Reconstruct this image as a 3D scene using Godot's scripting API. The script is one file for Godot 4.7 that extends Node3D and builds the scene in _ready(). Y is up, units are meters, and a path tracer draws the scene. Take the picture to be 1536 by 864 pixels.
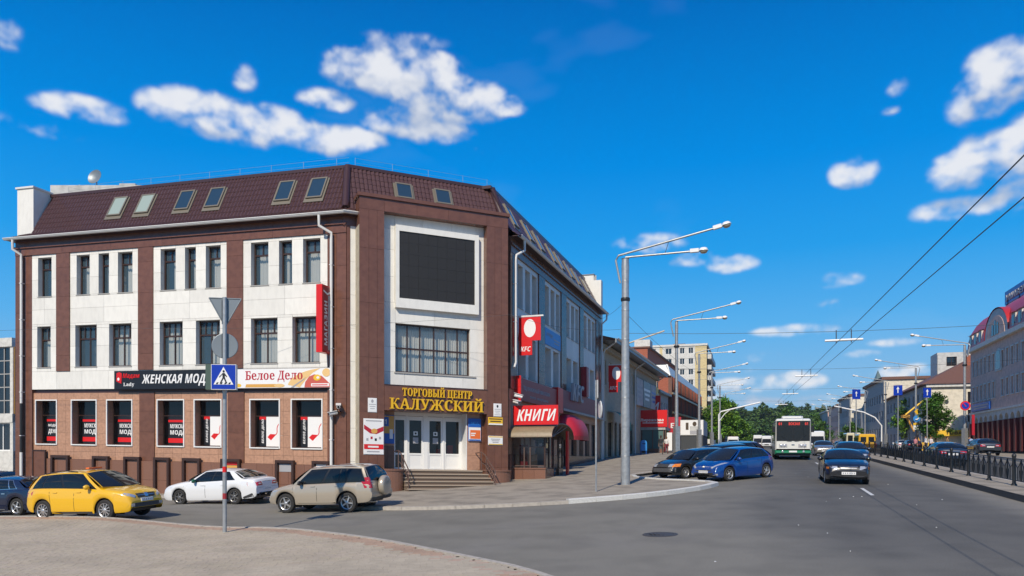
extends Node3D
# Street corner with a three-storey shopping centre. Metres, y up; the camera looks along -Z. Depth is written z in the helpers and stored as -Z.

const EYE := 2.7
const SLOPE := 0.03

class MB:
	var v := PackedVector3Array()
	var n := PackedVector3Array()
	var c := PackedColorArray()
	var col := Color.WHITE
	func tri(a: Vector3, b: Vector3, d: Vector3) -> void:
		var m := (b - a).cross(d - a).normalized()
		tri_n(a, b, d, m, m, m)
	func tri_n(a: Vector3, b: Vector3, d: Vector3, na: Vector3, nb: Vector3, nd: Vector3) -> void:
		v.append(a); v.append(d); v.append(b)
		n.append(na); n.append(nd); n.append(nb)
		c.append(col); c.append(col); c.append(col)
	func quad(a: Vector3, b: Vector3, d: Vector3, e: Vector3) -> void:
		tri(a, b, d)
		tri(a, d, e)
	func box(o: Vector3, x: Vector3, y: Vector3, z: Vector3) -> void:
		if x.cross(y).dot(z) < 0:
			var t := x
			x = y
			y = t
		quad(o, o + y, o + x + y, o + x)
		quad(o + z, o + z + x, o + z + x + y, o + z + y)
		quad(o, o + x, o + x + z, o + z)
		quad(o + y, o + y + z, o + x + y + z, o + x + y)
		quad(o, o + z, o + y + z, o + y)
		quad(o + x, o + x + y, o + x + y + z, o + x + z)
	func cbox(ctr: Vector3, s: Vector3, b := Basis()) -> void:
		box(ctr - b * (s * 0.5), b.x * s.x, b.y * s.y, b.z * s.z)
	# smooth tube through points with a radius for each
	func tube(p: Array, r: Array, seg := 8, caps := true) -> void:
		var rings := []
		var up := Vector3(0, 1, 0)
		for i in p.size():
			var t: Vector3 = (p[mini(i + 1, p.size() - 1)] - p[maxi(i - 1, 0)]).normalized()
			if i == 0 and absf(t.dot(up)) > 0.9:
				up = Vector3(1, 0, 0)
			var x := up.cross(t).normalized()
			var y := t.cross(x).normalized()
			up = y
			var ring := []
			var rr: float = r[i] if i < r.size() else r[-1]
			for k in seg:
				var a := TAU * k / seg
				var dir := x * cos(a) + y * sin(a)
				ring.append([p[i] + dir * rr, dir])
			rings.append(ring)
		for i in p.size() - 1:
			for k in seg:
				var q = [rings[i][k], rings[i][(k + 1) % seg], rings[i + 1][(k + 1) % seg], rings[i + 1][k]]
				tri_n(q[0][0], q[1][0], q[2][0], q[0][1], q[1][1], q[2][1])
				tri_n(q[0][0], q[2][0], q[3][0], q[0][1], q[2][1], q[3][1])
		if caps:
			for k in seg:
				tri(p[0], rings[0][(k + 1) % seg][0], rings[0][k][0])
				tri(p[-1], rings[-1][k][0], rings[-1][(k + 1) % seg][0])
	# surface of revolution: profile of Vector2(radius, along axis)
	func lathe(o: Vector3, ax: Vector3, prof: Array, seg := 24) -> void:
		ax = ax.normalized()
		var x := ax.cross(Vector3(0, 1, 0) if absf(ax.y) < 0.9 else Vector3(1, 0, 0)).normalized()
		var y := ax.cross(x)
		var nn := []
		for i in prof.size():
			var t: Vector2 = prof[mini(i + 1, prof.size() - 1)] - prof[maxi(i - 1, 0)]
			nn.append(Vector2(t.y, -t.x).normalized())
		for k in seg:
			var d0 := x * cos(TAU * k / seg) + y * sin(TAU * k / seg)
			var d1 := x * cos(TAU * (k + 1) / seg) + y * sin(TAU * (k + 1) / seg)
			for i in prof.size() - 1:
				var a: Vector2 = prof[i]
				var b: Vector2 = prof[i + 1]
				var pa := o + d0 * a.x + ax * a.y
				var pb := o + d1 * a.x + ax * a.y
				var pc := o + d1 * b.x + ax * b.y
				var pd := o + d0 * b.x + ax * b.y
				var na: Vector3 = d0 * nn[i].x + ax * nn[i].y
				var nb: Vector3 = d1 * nn[i].x + ax * nn[i].y
				var nc: Vector3 = d1 * nn[i + 1].x + ax * nn[i + 1].y
				var nd: Vector3 = d0 * nn[i + 1].x + ax * nn[i + 1].y
				tri_n(pa, pb, pc, na, nb, nc)
				tri_n(pa, pc, pd, na, nc, nd)
	# grid of points g[i][j], smooth normals
	func grid(g: Array, flip := false) -> void:
		var h := g.size()
		var w: int = g[0].size()
		var nn := []
		for i in h:
			var row := []
			for j in w:
				var a: Vector3 = g[mini(i + 1, h - 1)][j] - g[maxi(i - 1, 0)][j]
				var b: Vector3 = g[i][mini(j + 1, w - 1)] - g[i][maxi(j - 1, 0)]
				var m := a.cross(b).normalized()
				row.append(-m if flip else m)
			nn.append(row)
		for i in h - 1:
			for j in w - 1:
				var q := [[i, j], [i + 1, j], [i + 1, j + 1], [i, j + 1]]
				if flip:
					q.reverse()
				var p := []
				var m := []
				for e in q:
					p.append(g[e[0]][e[1]])
					m.append(nn[e[0]][e[1]])
				tri_n(p[0], p[1], p[2], m[0], m[1], m[2])
				tri_n(p[0], p[2], p[3], m[0], m[2], m[3])
	func extrude(poly: PackedVector2Array, f: Callable, h0: float, h1: float) -> void: # f(Vector2, h) -> Vector3, plan polygon between two heights
		var idx := Geometry2D.triangulate_polygon(poly)
		for k in range(0, idx.size(), 3):
			var a := poly[idx[k]]
			var b := poly[idx[k + 1]]
			var d := poly[idx[k + 2]]
			tri_up(f.call(a, h1), f.call(b, h1), f.call(d, h1), f.call(a, h1) - f.call(a, h0))
			tri_up(f.call(a, h0), f.call(b, h0), f.call(d, h0), f.call(a, h0) - f.call(a, h1))
		var ctr := Vector2.ZERO
		var clock := Geometry2D.is_polygon_clockwise(poly)
		for k in poly.size():
			var a := poly[k]
			var b := poly[(k + 1) % poly.size()]
			var A: Vector3 = f.call(a, h0)
			var B: Vector3 = f.call(b, h0)
			var A1: Vector3 = f.call(a, h1)
			var B1: Vector3 = f.call(b, h1)
			var e := (b - a).normalized()
			var outv := Vector2(e.y, -e.x) * (-1.0 if clock else 1.0)
			var mid := (a + b) * 0.5
			var hint: Vector3 = f.call(mid + outv * 0.01, h0) - f.call(mid, h0)
			tri_up(A, B, B1, hint)
			tri_up(A, B1, A1, hint)
	func tri_up(a: Vector3, b: Vector3, d: Vector3, hint: Vector3) -> void:
		if (b - a).cross(d - a).dot(hint) < 0:
			tri(a, d, b)
		else:
			tri(a, b, d)
	func mesh(off: Vector3) -> ArrayMesh:
		var am := ArrayMesh.new()
		if v.is_empty():
			return am
		var arr := []
		arr.resize(Mesh.ARRAY_MAX)
		var p := v
		if off != Vector3.ZERO:
			p = PackedVector3Array()
			p.resize(v.size())
			for i in v.size():
				p[i] = v[i] - off
		arr[Mesh.ARRAY_VERTEX] = p
		arr[Mesh.ARRAY_NORMAL] = n
		arr[Mesh.ARRAY_COLOR] = c
		am.add_surface_from_arrays(Mesh.PRIMITIVE_TRIANGLES, arr)
		return am

class Fr: # a facade frame: u along the wall, v height over the eye, n out of the wall
	var o: Vector3
	var U: Vector3
	var N: Vector3
	func _init(x: float, z: float, ux: float, uz: float, tilt := 0.0, lift := 0.0) -> void:
		o = Vector3(x, 2.7 + lift, -z)
		var l := sqrt(ux * ux + uz * uz)
		U = Vector3(ux / l, tilt, -uz / l)
		N = Vector3(uz / l, 0, ux / l)
	func p(u: float, v: float, n: float) -> Vector3:
		return o + U * u + Vector3(0, v, 0) + N * n
	func box(mb: MB, u0: float, u1: float, v0: float, v1: float, n0: float, n1: float) -> void:
		mb.box(p(u0, v0, n0), U * (u1 - u0), Vector3(0, v1 - v0, 0), N * (n1 - n0))
	func shifted(u: float, n: float) -> Fr:
		var f := Fr.new(0, 0, 1, 0)
		f.o = p(u, 0, n)
		f.U = U
		f.N = N
		return f

var UNIT: ArrayMesh
var mats := {}
var texs := {}
var names := {}
var rng := RandomNumberGenerator.new()

func w3(x: float, y: float, z: float) -> Vector3: # y over the eye, z depth
	return Vector3(x, y + EYE, -z)

func rise(z: float) -> float:
	return SLOPE * (z - 30.5) if z < 60.0 else SLOPE * 29.5 + 0.014 * (minf(z, 420.0) - 60.0)

func gr(x: float, z: float) -> float: # ground height over the eye
	var swell := 0.28 * smoothstep(-8.0, -14.0, x) * smoothstep(37.0, 28.0, z)
	return -1.26 + rise(z) + 0.04 * (clampf(x, -45.0, 13.0) - 13.0) + swell

func g3(x: float, z: float, h := 0.0) -> Vector3:
	return w3(x, gr(x, z) + h, z)

func numbered(s: String) -> String:
	if not names.has(s):
		names[s] = 0
		return s
	names[s] += 1
	return "%s_%03d" % [s, names[s]]

func thing(called: String, label: String, category: String, at := Vector3.ZERO, group := "", kind := "") -> Node3D:
	var o := Node3D.new()
	o.name = numbered(called)
	add_child(o)
	o.position = at
	tag(o, label, category, group, kind)
	return o

func tag(o: Node3D, label: String, category := "", group := "", kind := "") -> Node3D:
	if label: o.set_meta("label", label)
	if category: o.set_meta("category", category)
	if group: o.set_meta("group", group)
	if kind: o.set_meta("kind", kind)
	return o

func off(n: Node) -> Vector3:
	if n == self:
		return Vector3.ZERO
	while n.get_parent() != self:
		n = n.get_parent()
	return n.position

func part(mb: MB, called: String, m: Material, parent: Node = self, kind := "") -> MeshInstance3D:
	var o := MeshInstance3D.new()
	o.name = numbered(called) if parent == self else called
	o.mesh = mb.mesh(off(parent))
	o.material_override = m
	parent.add_child(o, true)
	if kind: o.set_meta("kind", kind)
	return o

func structure(mb: MB, called: String, m: Material) -> MeshInstance3D:
	return part(mb, called, m, self, "structure")

func panel(fr: Fr, u0: float, u1: float, v0: float, v1: float, n0: float, n1: float, m: Material, parent: Node, called := "panel") -> MeshInstance3D:
	var o := MeshInstance3D.new()
	o.name = called
	o.mesh = UNIT
	o.material_override = m
	o.transform = Transform3D(Basis(fr.U * (u1 - u0), Vector3(0, v1 - v0, 0), fr.N * (n1 - n0)), fr.p((u0 + u1) / 2, (v0 + v1) / 2, (n0 + n1) / 2) - off(parent))
	parent.add_child(o, true)
	return o

func cuts(a: float, b: float, extra: Array) -> Array:
	var r := [a, b]
	for e in extra:
		if e > a + 0.01 and e < b - 0.01:
			r.append(e)
	r.sort()
	var q := [r[0]]
	for e in r:
		if e - q[-1] > 0.005:
			q.append(e)
	return q

# cladding panels over a rectangle, cut at the given joints, leaving the holes [u0,u1,v0,v1] open
func clad(fr: Fr, u0: float, u1: float, v0: float, v1: float, uc: Array, vc: Array, holes: Array, n0: float, n1: float, ms: Array, parent: Node, called := "panel", gap := 0.009) -> void:
	var us := uc.duplicate()
	var vs := vc.duplicate()
	for h in holes:
		us.append_array([h[0], h[1]])
		vs.append_array([h[2], h[3]])
	us = cuts(u0, u1, us)
	vs = cuts(v0, v1, vs)
	for i in us.size() - 1:
		for j in vs.size() - 1:
			var mu: float = (us[i] + us[i + 1]) / 2
			var mv: float = (vs[j] + vs[j + 1]) / 2
			var open := false
			for h in holes:
				if mu > h[0] and mu < h[1] and mv > h[2] and mv < h[3]:
					open = true
			if not open:
				panel(fr, us[i] + gap / 2, us[i + 1] - gap / 2, vs[j] + gap / 2, vs[j + 1] - gap / 2, n0, n1, ms[rng.randi() % ms.size()], parent, called)

# one mesh of plain wall with holes and their reveals
func holed(mb: MB, fr: Fr, u0: float, u1: float, v0: float, v1: float, holes: Array, n1: float, deep: float) -> void:
	var us := []
	var vs := []
	for h in holes:
		us.append_array([h[0], h[1]])
		vs.append_array([h[2], h[3]])
	us = cuts(u0, u1, us)
	vs = cuts(v0, v1, vs)
	for j in vs.size() - 1:
		var start := -1.0
		for i in us.size():
			var open := true
			if i < us.size() - 1:
				var mu: float = (us[i] + us[i + 1]) / 2
				var mv: float = (vs[j] + vs[j + 1]) / 2
				open = false
				for h in holes:
					if mu > h[0] and mu < h[1] and mv > h[2] and mv < h[3]:
						open = true
			if not open and start < -0.5:
				start = i
			elif open and start > -0.5:
				var a: float = us[int(start)]
				mb.quad(fr.p(a, vs[j], n1), fr.p(us[i], vs[j], n1), fr.p(us[i], vs[j + 1], n1), fr.p(a, vs[j + 1], n1))
				start = -1.0
	for h in holes:
		var a := [fr.p(h[0], h[2], n1), fr.p(h[1], h[2], n1), fr.p(h[1], h[3], n1), fr.p(h[0], h[3], n1)]
		var b := []
		for q in a:
			b.append(q - fr.N * deep)
		for k in 4:
			mb.quad(a[k], a[(k + 1) % 4], b[(k + 1) % 4], b[k])

func lin(r: float, g: float, b: float, a := 1.0) -> Color:
	return Color(r, g, b, a).linear_to_srgb()

func ntex(key: String, freq: float, octaves: int, lo: float, hi: float, type := FastNoiseLite.TYPE_SIMPLEX_SMOOTH, size := 512) -> NoiseTexture2D:
	if texs.has(key):
		return texs[key]
	var f := FastNoiseLite.new()
	f.noise_type = type
	f.seed = hash(key) % 1000
	f.frequency = freq
	f.fractal_octaves = octaves
	var t := NoiseTexture2D.new()
	t.width = size
	t.height = size
	t.seamless = true
	t.noise = f
	var r := Gradient.new()
	r.set_color(0, Color(lo, lo, lo))
	r.set_color(1, Color(hi, hi, hi))
	t.color_ramp = r
	texs[key] = t
	return t

func mat(key: String, c: Color, rough := 0.8, o := {}) -> StandardMaterial3D:
	if mats.has(key):
		return mats[key]
	var m := StandardMaterial3D.new()
	m.resource_name = key
	m.albedo_color = c
	m.roughness = rough
	m.metallic = o.get("metal", 0.0)
	m.metallic_specular = o.get("spec", 0.5)
	if o.has("tex"):
		m.albedo_texture = o.tex
		m.uv1_triplanar = true
		m.uv1_world_triplanar = o.get("world", true)
		var s: float = o.get("scale", 0.5)
		m.uv1_scale = o.get("scale3", Vector3(s, s, s))
	if o.has("detail"):
		m.detail_enabled = true
		m.detail_blend_mode = BaseMaterial3D.BLEND_MODE_MUL
		m.detail_albedo = o.detail
		m.detail_uv_layer = BaseMaterial3D.DETAIL_UV_2
		m.uv2_triplanar = true
		m.uv2_world_triplanar = true
		var s: float = o.get("dscale", 0.1)
		m.uv2_scale = Vector3(s, s, s)
	if o.has("bump"):
		m.heightmap_enabled = true
		m.heightmap_texture = o.bump
		m.heightmap_scale = o.get("deep", 1.0)
		m.uv1_triplanar = true
		m.uv1_world_triplanar = o.get("world", true)
		if not o.has("tex"):
			var s: float = o.get("scale", 0.5)
			m.uv1_scale = Vector3(s, s, s)
	if o.has("rtex"):
		m.roughness_texture = o.rtex
	if o.get("coat", 0.0) > 0:
		m.clearcoat_enabled = true
		m.clearcoat = o.coat
		m.clearcoat_roughness = o.get("coatr", 0.03)
	if o.get("glass", false):
		m.transparency = BaseMaterial3D.TRANSPARENCY_ALPHA
	if o.has("emit"):
		m.emission_enabled = true
		m.emission = c
		m.emission_energy_multiplier = o.emit
	if o.has("back"):
		m.backlight_enabled = true
		m.backlight = o.back
	if o.get("vc", false):
		m.vertex_color_use_as_albedo = true
	mats[key] = m
	return m

var fonts := {}
func font(bold: bool, serif: bool) -> Font:
	var k := "%s%s" % [bold, serif]
	if not fonts.has(k):
		var f := SystemFont.new()
		f.font_names = PackedStringArray(["Droid Serif" if serif else "Droid Sans"])
		f.font_weight = 700 if bold else 400
		fonts[k] = f
	return fonts[k]

# lettering on a frame: lower left corner at (u, v), capital height h, optional total width w
func letters(text: String, fr: Fr, u: float, v: float, h: float, w: float, n: float, deep: float, m: Material, parent: Node, bold := true, serif := false, skew := 0.0, called := "lettering") -> MeshInstance3D:
	var t := TextMesh.new()
	t.text = text
	t.font = font(bold, serif)
	t.font_size = 64
	t.pixel_size = 0.01
	t.depth = 0.1
	t.curve_step = 2.0
	t.horizontal_alignment = HORIZONTAL_ALIGNMENT_LEFT
	var bb := t.get_aabb()
	var s := h / 0.46
	var sx := w / bb.size.x if w > 0 else s
	var o := MeshInstance3D.new()
	o.name = called
	o.mesh = t
	o.material_override = m
	var sy := h / bb.size.y
	var up := Vector3(0, 1, 0)
	if fr.has_meta("up"):
		up = fr.get_meta("up")
	var b := Basis(fr.U * sx, up * sy + fr.U * skew * sy, fr.N * (deep / 0.1))
	o.transform = Transform3D(b, fr.p(u, v, n + deep / 2) - b * Vector3(bb.position.x, bb.position.y, 0) - off(parent))
	parent.add_child(o, true)
	return o

# each letter its own part, widths from the font
func sign_letters(text: String, fr: Fr, u: float, v: float, h: float, w: float, n: float, deep: float, m: Material, parent: Node, serif: bool, skew := 0.0, bold := true) -> void:
	var f := font(bold, serif)
	var total := f.get_string_size(text, HORIZONTAL_ALIGNMENT_LEFT, -1, 64).x
	var base := TextMesh.new()
	base.text = "Н"
	base.font = f
	base.font_size = 64
	base.pixel_size = 0.01
	var hb := base.get_aabb()
	for i in text.length():
		if text[i] == " ":
			continue
		var x := f.get_string_size(text.substr(0, i), HORIZONTAL_ALIGNMENT_LEFT, -1, 64).x / total * w
		var t := TextMesh.new()
		t.text = text[i]
		t.font = f
		t.font_size = 64
		t.pixel_size = 0.01
		t.depth = 0.1
		t.curve_step = 2.0
		t.horizontal_alignment = HORIZONTAL_ALIGNMENT_LEFT
		var bb := t.get_aabb()
		var o := MeshInstance3D.new()
		o.name = "letter"
		o.mesh = t
		o.material_override = m
		var sy := h / hb.size.y
		var sx := w / (total * 0.01)
		var b := Basis(fr.U * sx, Vector3(0, sy, 0) + fr.U * skew * sy, fr.N * (deep / 0.1))
		o.transform = Transform3D(b, fr.p(u + x, v, n + deep / 2) - b * Vector3(0, hb.position.y, 0) - off(parent))
		parent.add_child(o, true)

var sun_dir := Vector3.ZERO # towards the sun

func _ready() -> void:
	rng.seed = 7
	# camera: level, lens shifted up
	var cam := Camera3D.new()
	cam.name = "camera"
	cam.projection = Camera3D.PROJECTION_FRUSTUM
	cam.keep_aspect = Camera3D.KEEP_HEIGHT
	cam.near = 0.5
	cam.far = 1500.0
	cam.size = 864.0 / 1166.0 * 0.5
	cam.frustum_offset = Vector2(0, 248.0 / 1166.0 * 0.5)
	cam.position = Vector3(0, EYE, 0)
	add_child(cam)
	cam.current = true
	# sky, haze, exposure
	var we := WorldEnvironment.new()
	we.name = "world_environment"
	var e := Environment.new()
	e.background_mode = Environment.BG_SKY
	var sky := Sky.new()
	var sm := PanoramaSkyMaterial.new()
	sm.panorama = sky_panorama()
	sky.sky_material = sm
	e.sky = sky
	e.background_energy_multiplier = 1.0
	e.tonemap_mode = Environment.TONE_MAPPER_LINEAR
	e.tonemap_exposure = 1.0
	e.sdfgi_enabled = true
	e.ssao_enabled = true
	e.ssil_enabled = true
	e.fog_enabled = true
	e.fog_density = 0.00012
	e.fog_light_color = Color(0.8, 0.88, 0.97)
	we.environment = e
	add_child(we)
	# sun: behind the camera, a little to the left
	var sun := DirectionalLight3D.new()
	sun.name = "sun"
	var az := deg_to_rad(20.0)
	var el := deg_to_rad(40.0)
	sun_dir = Vector3(-sin(az) * cos(el), sin(el), cos(az) * cos(el))
	sun.light_energy = 1.45
	sun.light_color = Color(1.0, 0.955, 0.88)
	sun.light_angular_distance = 0.5
	sun.shadow_enabled = true
	add_child(sun)
	sun.look_at_from_position(Vector3.ZERO, -sun_dir, Vector3.UP)
	# shared stock
	var ub := MB.new()
	ub.box(Vector3(-0.5, -0.5, -0.5), Vector3(1, 0, 0), Vector3(0, 1, 0), Vector3(0, 0, 1))
	UNIT = ub.mesh(Vector3.ZERO)
	materials()
	ground()
	corner_building()
	corner_signs()
	street_buildings()
	street_furniture()
	vehicles()
	greenery()
	people()

# ------------------------------------------------------------------ sky
const SKY_W := 3072
const SKY_H := 1536

func cloud(f: PackedFloat32Array, az: float, el: float, a: float, b: float, s: float) -> void:
	var k := SKY_W / 360.0
	var ca := cos(deg_to_rad(el))
	a = a / ca * 1.16
	b *= 1.25
	var cx := az * k
	var cy := (90.0 - el) * k
	for y in range(maxi(0, int(cy - b * k)), mini(SKY_H / 2, int(cy + b * k) + 1)):
		for x in range(int(cx - a * k), int(cx + a * k) + 1):
			var dx := (x - cx) / (a * k)
			var dy := (y - cy) / (b * k)
			if dy > 0:
				dy *= 1.15
			var d := 1.0 - dx * dx - dy * dy
			if d > 0:
				var at := y * SKY_W + posmod(x, SKY_W)
				var val := s * minf(1.0, d * 1.5)
				f[at] = maxf(f[at], val) + 0.15 * minf(f[at], val)

func sky_panorama() -> ImageTexture:
	var f := PackedFloat32Array()
	f.resize(SKY_W * SKY_H / 2)
	# the long bank over the left wing
	cloud(f, -22.29, 22.23, 3.16, 1.25, 1.0); cloud(f, -18.41, 21.74, 4.2, 1.37, 1.0); cloud(f, -14.34, 21.5, 4.15, 1.11, 0.9)
	cloud(f, -10.83, 21.64, 1.9, 0.58, 0.8); cloud(f, -20.59, 21.47, 2.58, 0.8, 0.7)
	# the torn heap over the corner
	cloud(f, -10.11, 25.9, 3.24, 1.41, 0.9); cloud(f, -7.23, 25.48, 3.48, 1.75, 1.0); cloud(f, -4.32, 24.3, 4.15, 1.38, 1.0)
	cloud(f, -1.13, 23.91, 1.87, 0.53, 0.8); cloud(f, -8.2, 23.0, 2.5, 1.07, 0.8); cloud(f, -5.29, 22.29, 2.24, 0.84, 0.8)
	cloud(f, -13.41, 23.85, 1.86, 0.72, 0.75); cloud(f, -11.54, 26.68, 1.7, 0.5, 0.7); cloud(f, -6.26, 26.7, 1.94, 0.62, 0.6)
	# wisps on the left
	cloud(f, -29.06, 21.22, 2.63, 0.75, 0.62); cloud(f, -31.27, 19.76, 2.51, 0.52, 0.42); cloud(f, -33.03, 24.3, 0.9, 0.82, 0.4)
	cloud(f, -19.07, 24.61, 0.79, 0.84, 0.45); cloud(f, -2.11, 21.52, 0.79, 0.55, 0.5); cloud(f, -8.2, 27.76, 2.89, 0.53, 0.3)
	# the heaps on the right
	cloud(f, 32.12, 22.42, 2.19, 1.71, 0.95); cloud(f, 30.87, 21.31, 1.67, 1.39, 0.8); cloud(f, 33.85, 22.62, 2.03, 1.39, 0.9)
	cloud(f, 31.77, 17.79, 3.02, 1.59, 1.0); cloud(f, 34.19, 18.26, 2.02, 1.83, 1.0); cloud(f, 29.59, 17.31, 1.71, 0.93, 0.8)
	cloud(f, 29.96, 15.29, 2.77, 0.71, 0.5); cloud(f, 33.51, 15.58, 2.05, 1.14, 0.7)
	cloud(f, 23.71, 18.33, 1.48, 0.97, 0.85); cloud(f, 26.33, 22.92, 0.63, 0.52, 0.4); cloud(f, 25.93, 21.66, 0.56, 0.23, 0.35); cloud(f, 32.4, 24.11, 0.32, 0.31, 0.3)
	# small ones low over the street
	cloud(f, 10.07, 14.85, 2.48, 0.72, 0.5); cloud(f, 13.13, 13.8, 2.14, 0.59, 0.5); cloud(f, 15.71, 13.2, 1.73, 0.63, 0.65)
	cloud(f, 22.67, 11.63, 1.59, 0.52, 0.5); cloud(f, 22.79, 10.09, 1.42, 0.35, 0.45); cloud(f, 19.9, 8.49, 2.69, 0.41, 0.75)
	cloud(f, 18.14, 6.74, 1.69, 0.41, 0.6); cloud(f, 16.35, 5.97, 1.18, 0.33, 0.55); cloud(f, 17.25, 4.87, 3.59, 0.56, 0.7)
	cloud(f, 19.9, 5.07, 2.0, 0.73, 0.8); cloud(f, 26.33, 7.36, 1.82, 0.26, 0.45); cloud(f, 26.53, 5.44, 2.05, 0.52, 0.65)
	cloud(f, 24.12, 6.7, 1.23, 0.27, 0.4); cloud(f, 21.61, 3.65, 3.82, 0.36, 0.45); cloud(f, 14.98, 3.79, 4.13, 0.47, 0.5)
	cloud(f, 28.46, 3.45, 3.04, 0.43, 0.4); cloud(f, 1.57, 3.43, 7.37, 0.49, 0.3)
	# beyond the frame the same weather goes on
	cloud(f, 36.16, 20.5, 1.92, 1.74, 0.9); cloud(f, 38.64, 16.78, 2.7, 1.41, 0.9); cloud(f, -36.35, 14.71, 1.91, 0.59, 0.5)
	var cr := RandomNumberGenerator.new()
	cr.seed = 5
	for k in 90:
		var ca := cr.randf_range(42, 322)
		var ce := 3.0 + 45.0 * pow(cr.randf(), 1.6)
		var cs := lerpf(0.5, 1.6, ce / 48.0)
		var st := cr.randf_range(0.4, 1.0)
		for q in 3:
			cloud(f, wrapf(ca + cr.randf_range(-4, 4) * cs, -180, 180), ce + cr.randf_range(-0.8, 0.8) * cs, cr.randf_range(1.5, 4.0) * cs, cr.randf_range(0.5, 1.3) * cs, st)
	var fine := FastNoiseLite.new()
	fine.seed = 3
	fine.frequency = 0.034
	fine.fractal_octaves = 6
	fine.fractal_gain = 0.54
	fine.domain_warp_enabled = true
	fine.domain_warp_amplitude = 9.0
	fine.domain_warp_frequency = 0.02
	var wisp := FastNoiseLite.new()
	wisp.seed = 9
	wisp.frequency = 0.006
	wisp.fractal_octaves = 5
	var px := PackedFloat32Array()
	var stops := [[-90.0, Color(0.2, 0.2, 0.2)], [-2.0, Color(0.25, 0.3, 0.36)], [0.0, Color(0.40, 0.57, 0.75)], [3.3, Color(0.27, 0.51, 0.76)], [9.0, Color(0.10, 0.435, 0.85)], [14.0, Color(0.018, 0.34, 0.83)], [20.0, Color(0.0, 0.262, 0.77)], [30.0, Color(0.0, 0.148, 0.53)], [50.0, Color(0.0, 0.11, 0.43)], [90.0, Color(0.0, 0.09, 0.38)]]
	for y in SKY_H:
		var el := 90.0 - (y + 0.5) * 180.0 / SKY_H
		var c: Color = stops[0][1]
		for k in stops.size() - 1:
			if el >= stops[k][0] and el <= stops[k + 1][0]:
				c = stops[k][1].lerp(stops[k + 1][1], (el - stops[k][0]) / (stops[k + 1][0] - stops[k][0]))
		var row := PackedFloat32Array([c.r, c.g, c.b])
		while row.size() < SKY_W * 3:
			row.append_array(row.duplicate())
		row.resize(SKY_W * 3)
		if y < SKY_H / 2:
			var base := y * SKY_W
			for x in SKY_W:
				var d := f[base + x]
				var th := wisp.get_noise_2d(((x + SKY_W / 2) % SKY_W) * 0.6, y * 1.6) if el < 40 else -1.0
				var thin := clampf((th - 0.25) * 0.15, 0, 0.02) if el < 40 else 0.0
				var a := thin
				var shade := 1.0
				if d > 0.0:
					var nz := fine.get_noise_2d((x + SKY_W / 2) % SKY_W, y * 1.5)
					var body := minf(d, 1.1) * 0.86 + nz * 1.25
					var streak_ := wisp.get_noise_2d(((x + SKY_W / 2) % SKY_W) * 2.2, y * 9.0)
					a = maxf(thin, smoothstep(0.0, 1.25, body + streak_ * 0.35 - 0.02) * minf(1.0, d * 2.6) * 0.93)
					# undersides lie in their own shade
					var up := f[base - SKY_W * 11 + x] if y > 11 else 0.0
					shade = clampf(0.54 + (d - up) * 1.4 + nz * 0.6, 0.25, 1.0)
				if a > 0.002:
					var cl := Color(0.36, 0.45, 0.62).lerp(Color(0.86, 0.87, 0.90), shade)
					var o := x * 3
					row[o] = lerpf(row[o], cl.r, a)
					row[o + 1] = lerpf(row[o + 1], cl.g, a)
					row[o + 2] = lerpf(row[o + 2], cl.b, a)
		px.append_array(row)
	return ImageTexture.create_from_image(Image.create_from_data(SKY_W, SKY_H, false, Image.FORMAT_RGBF, px.to_byte_array()))

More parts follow.
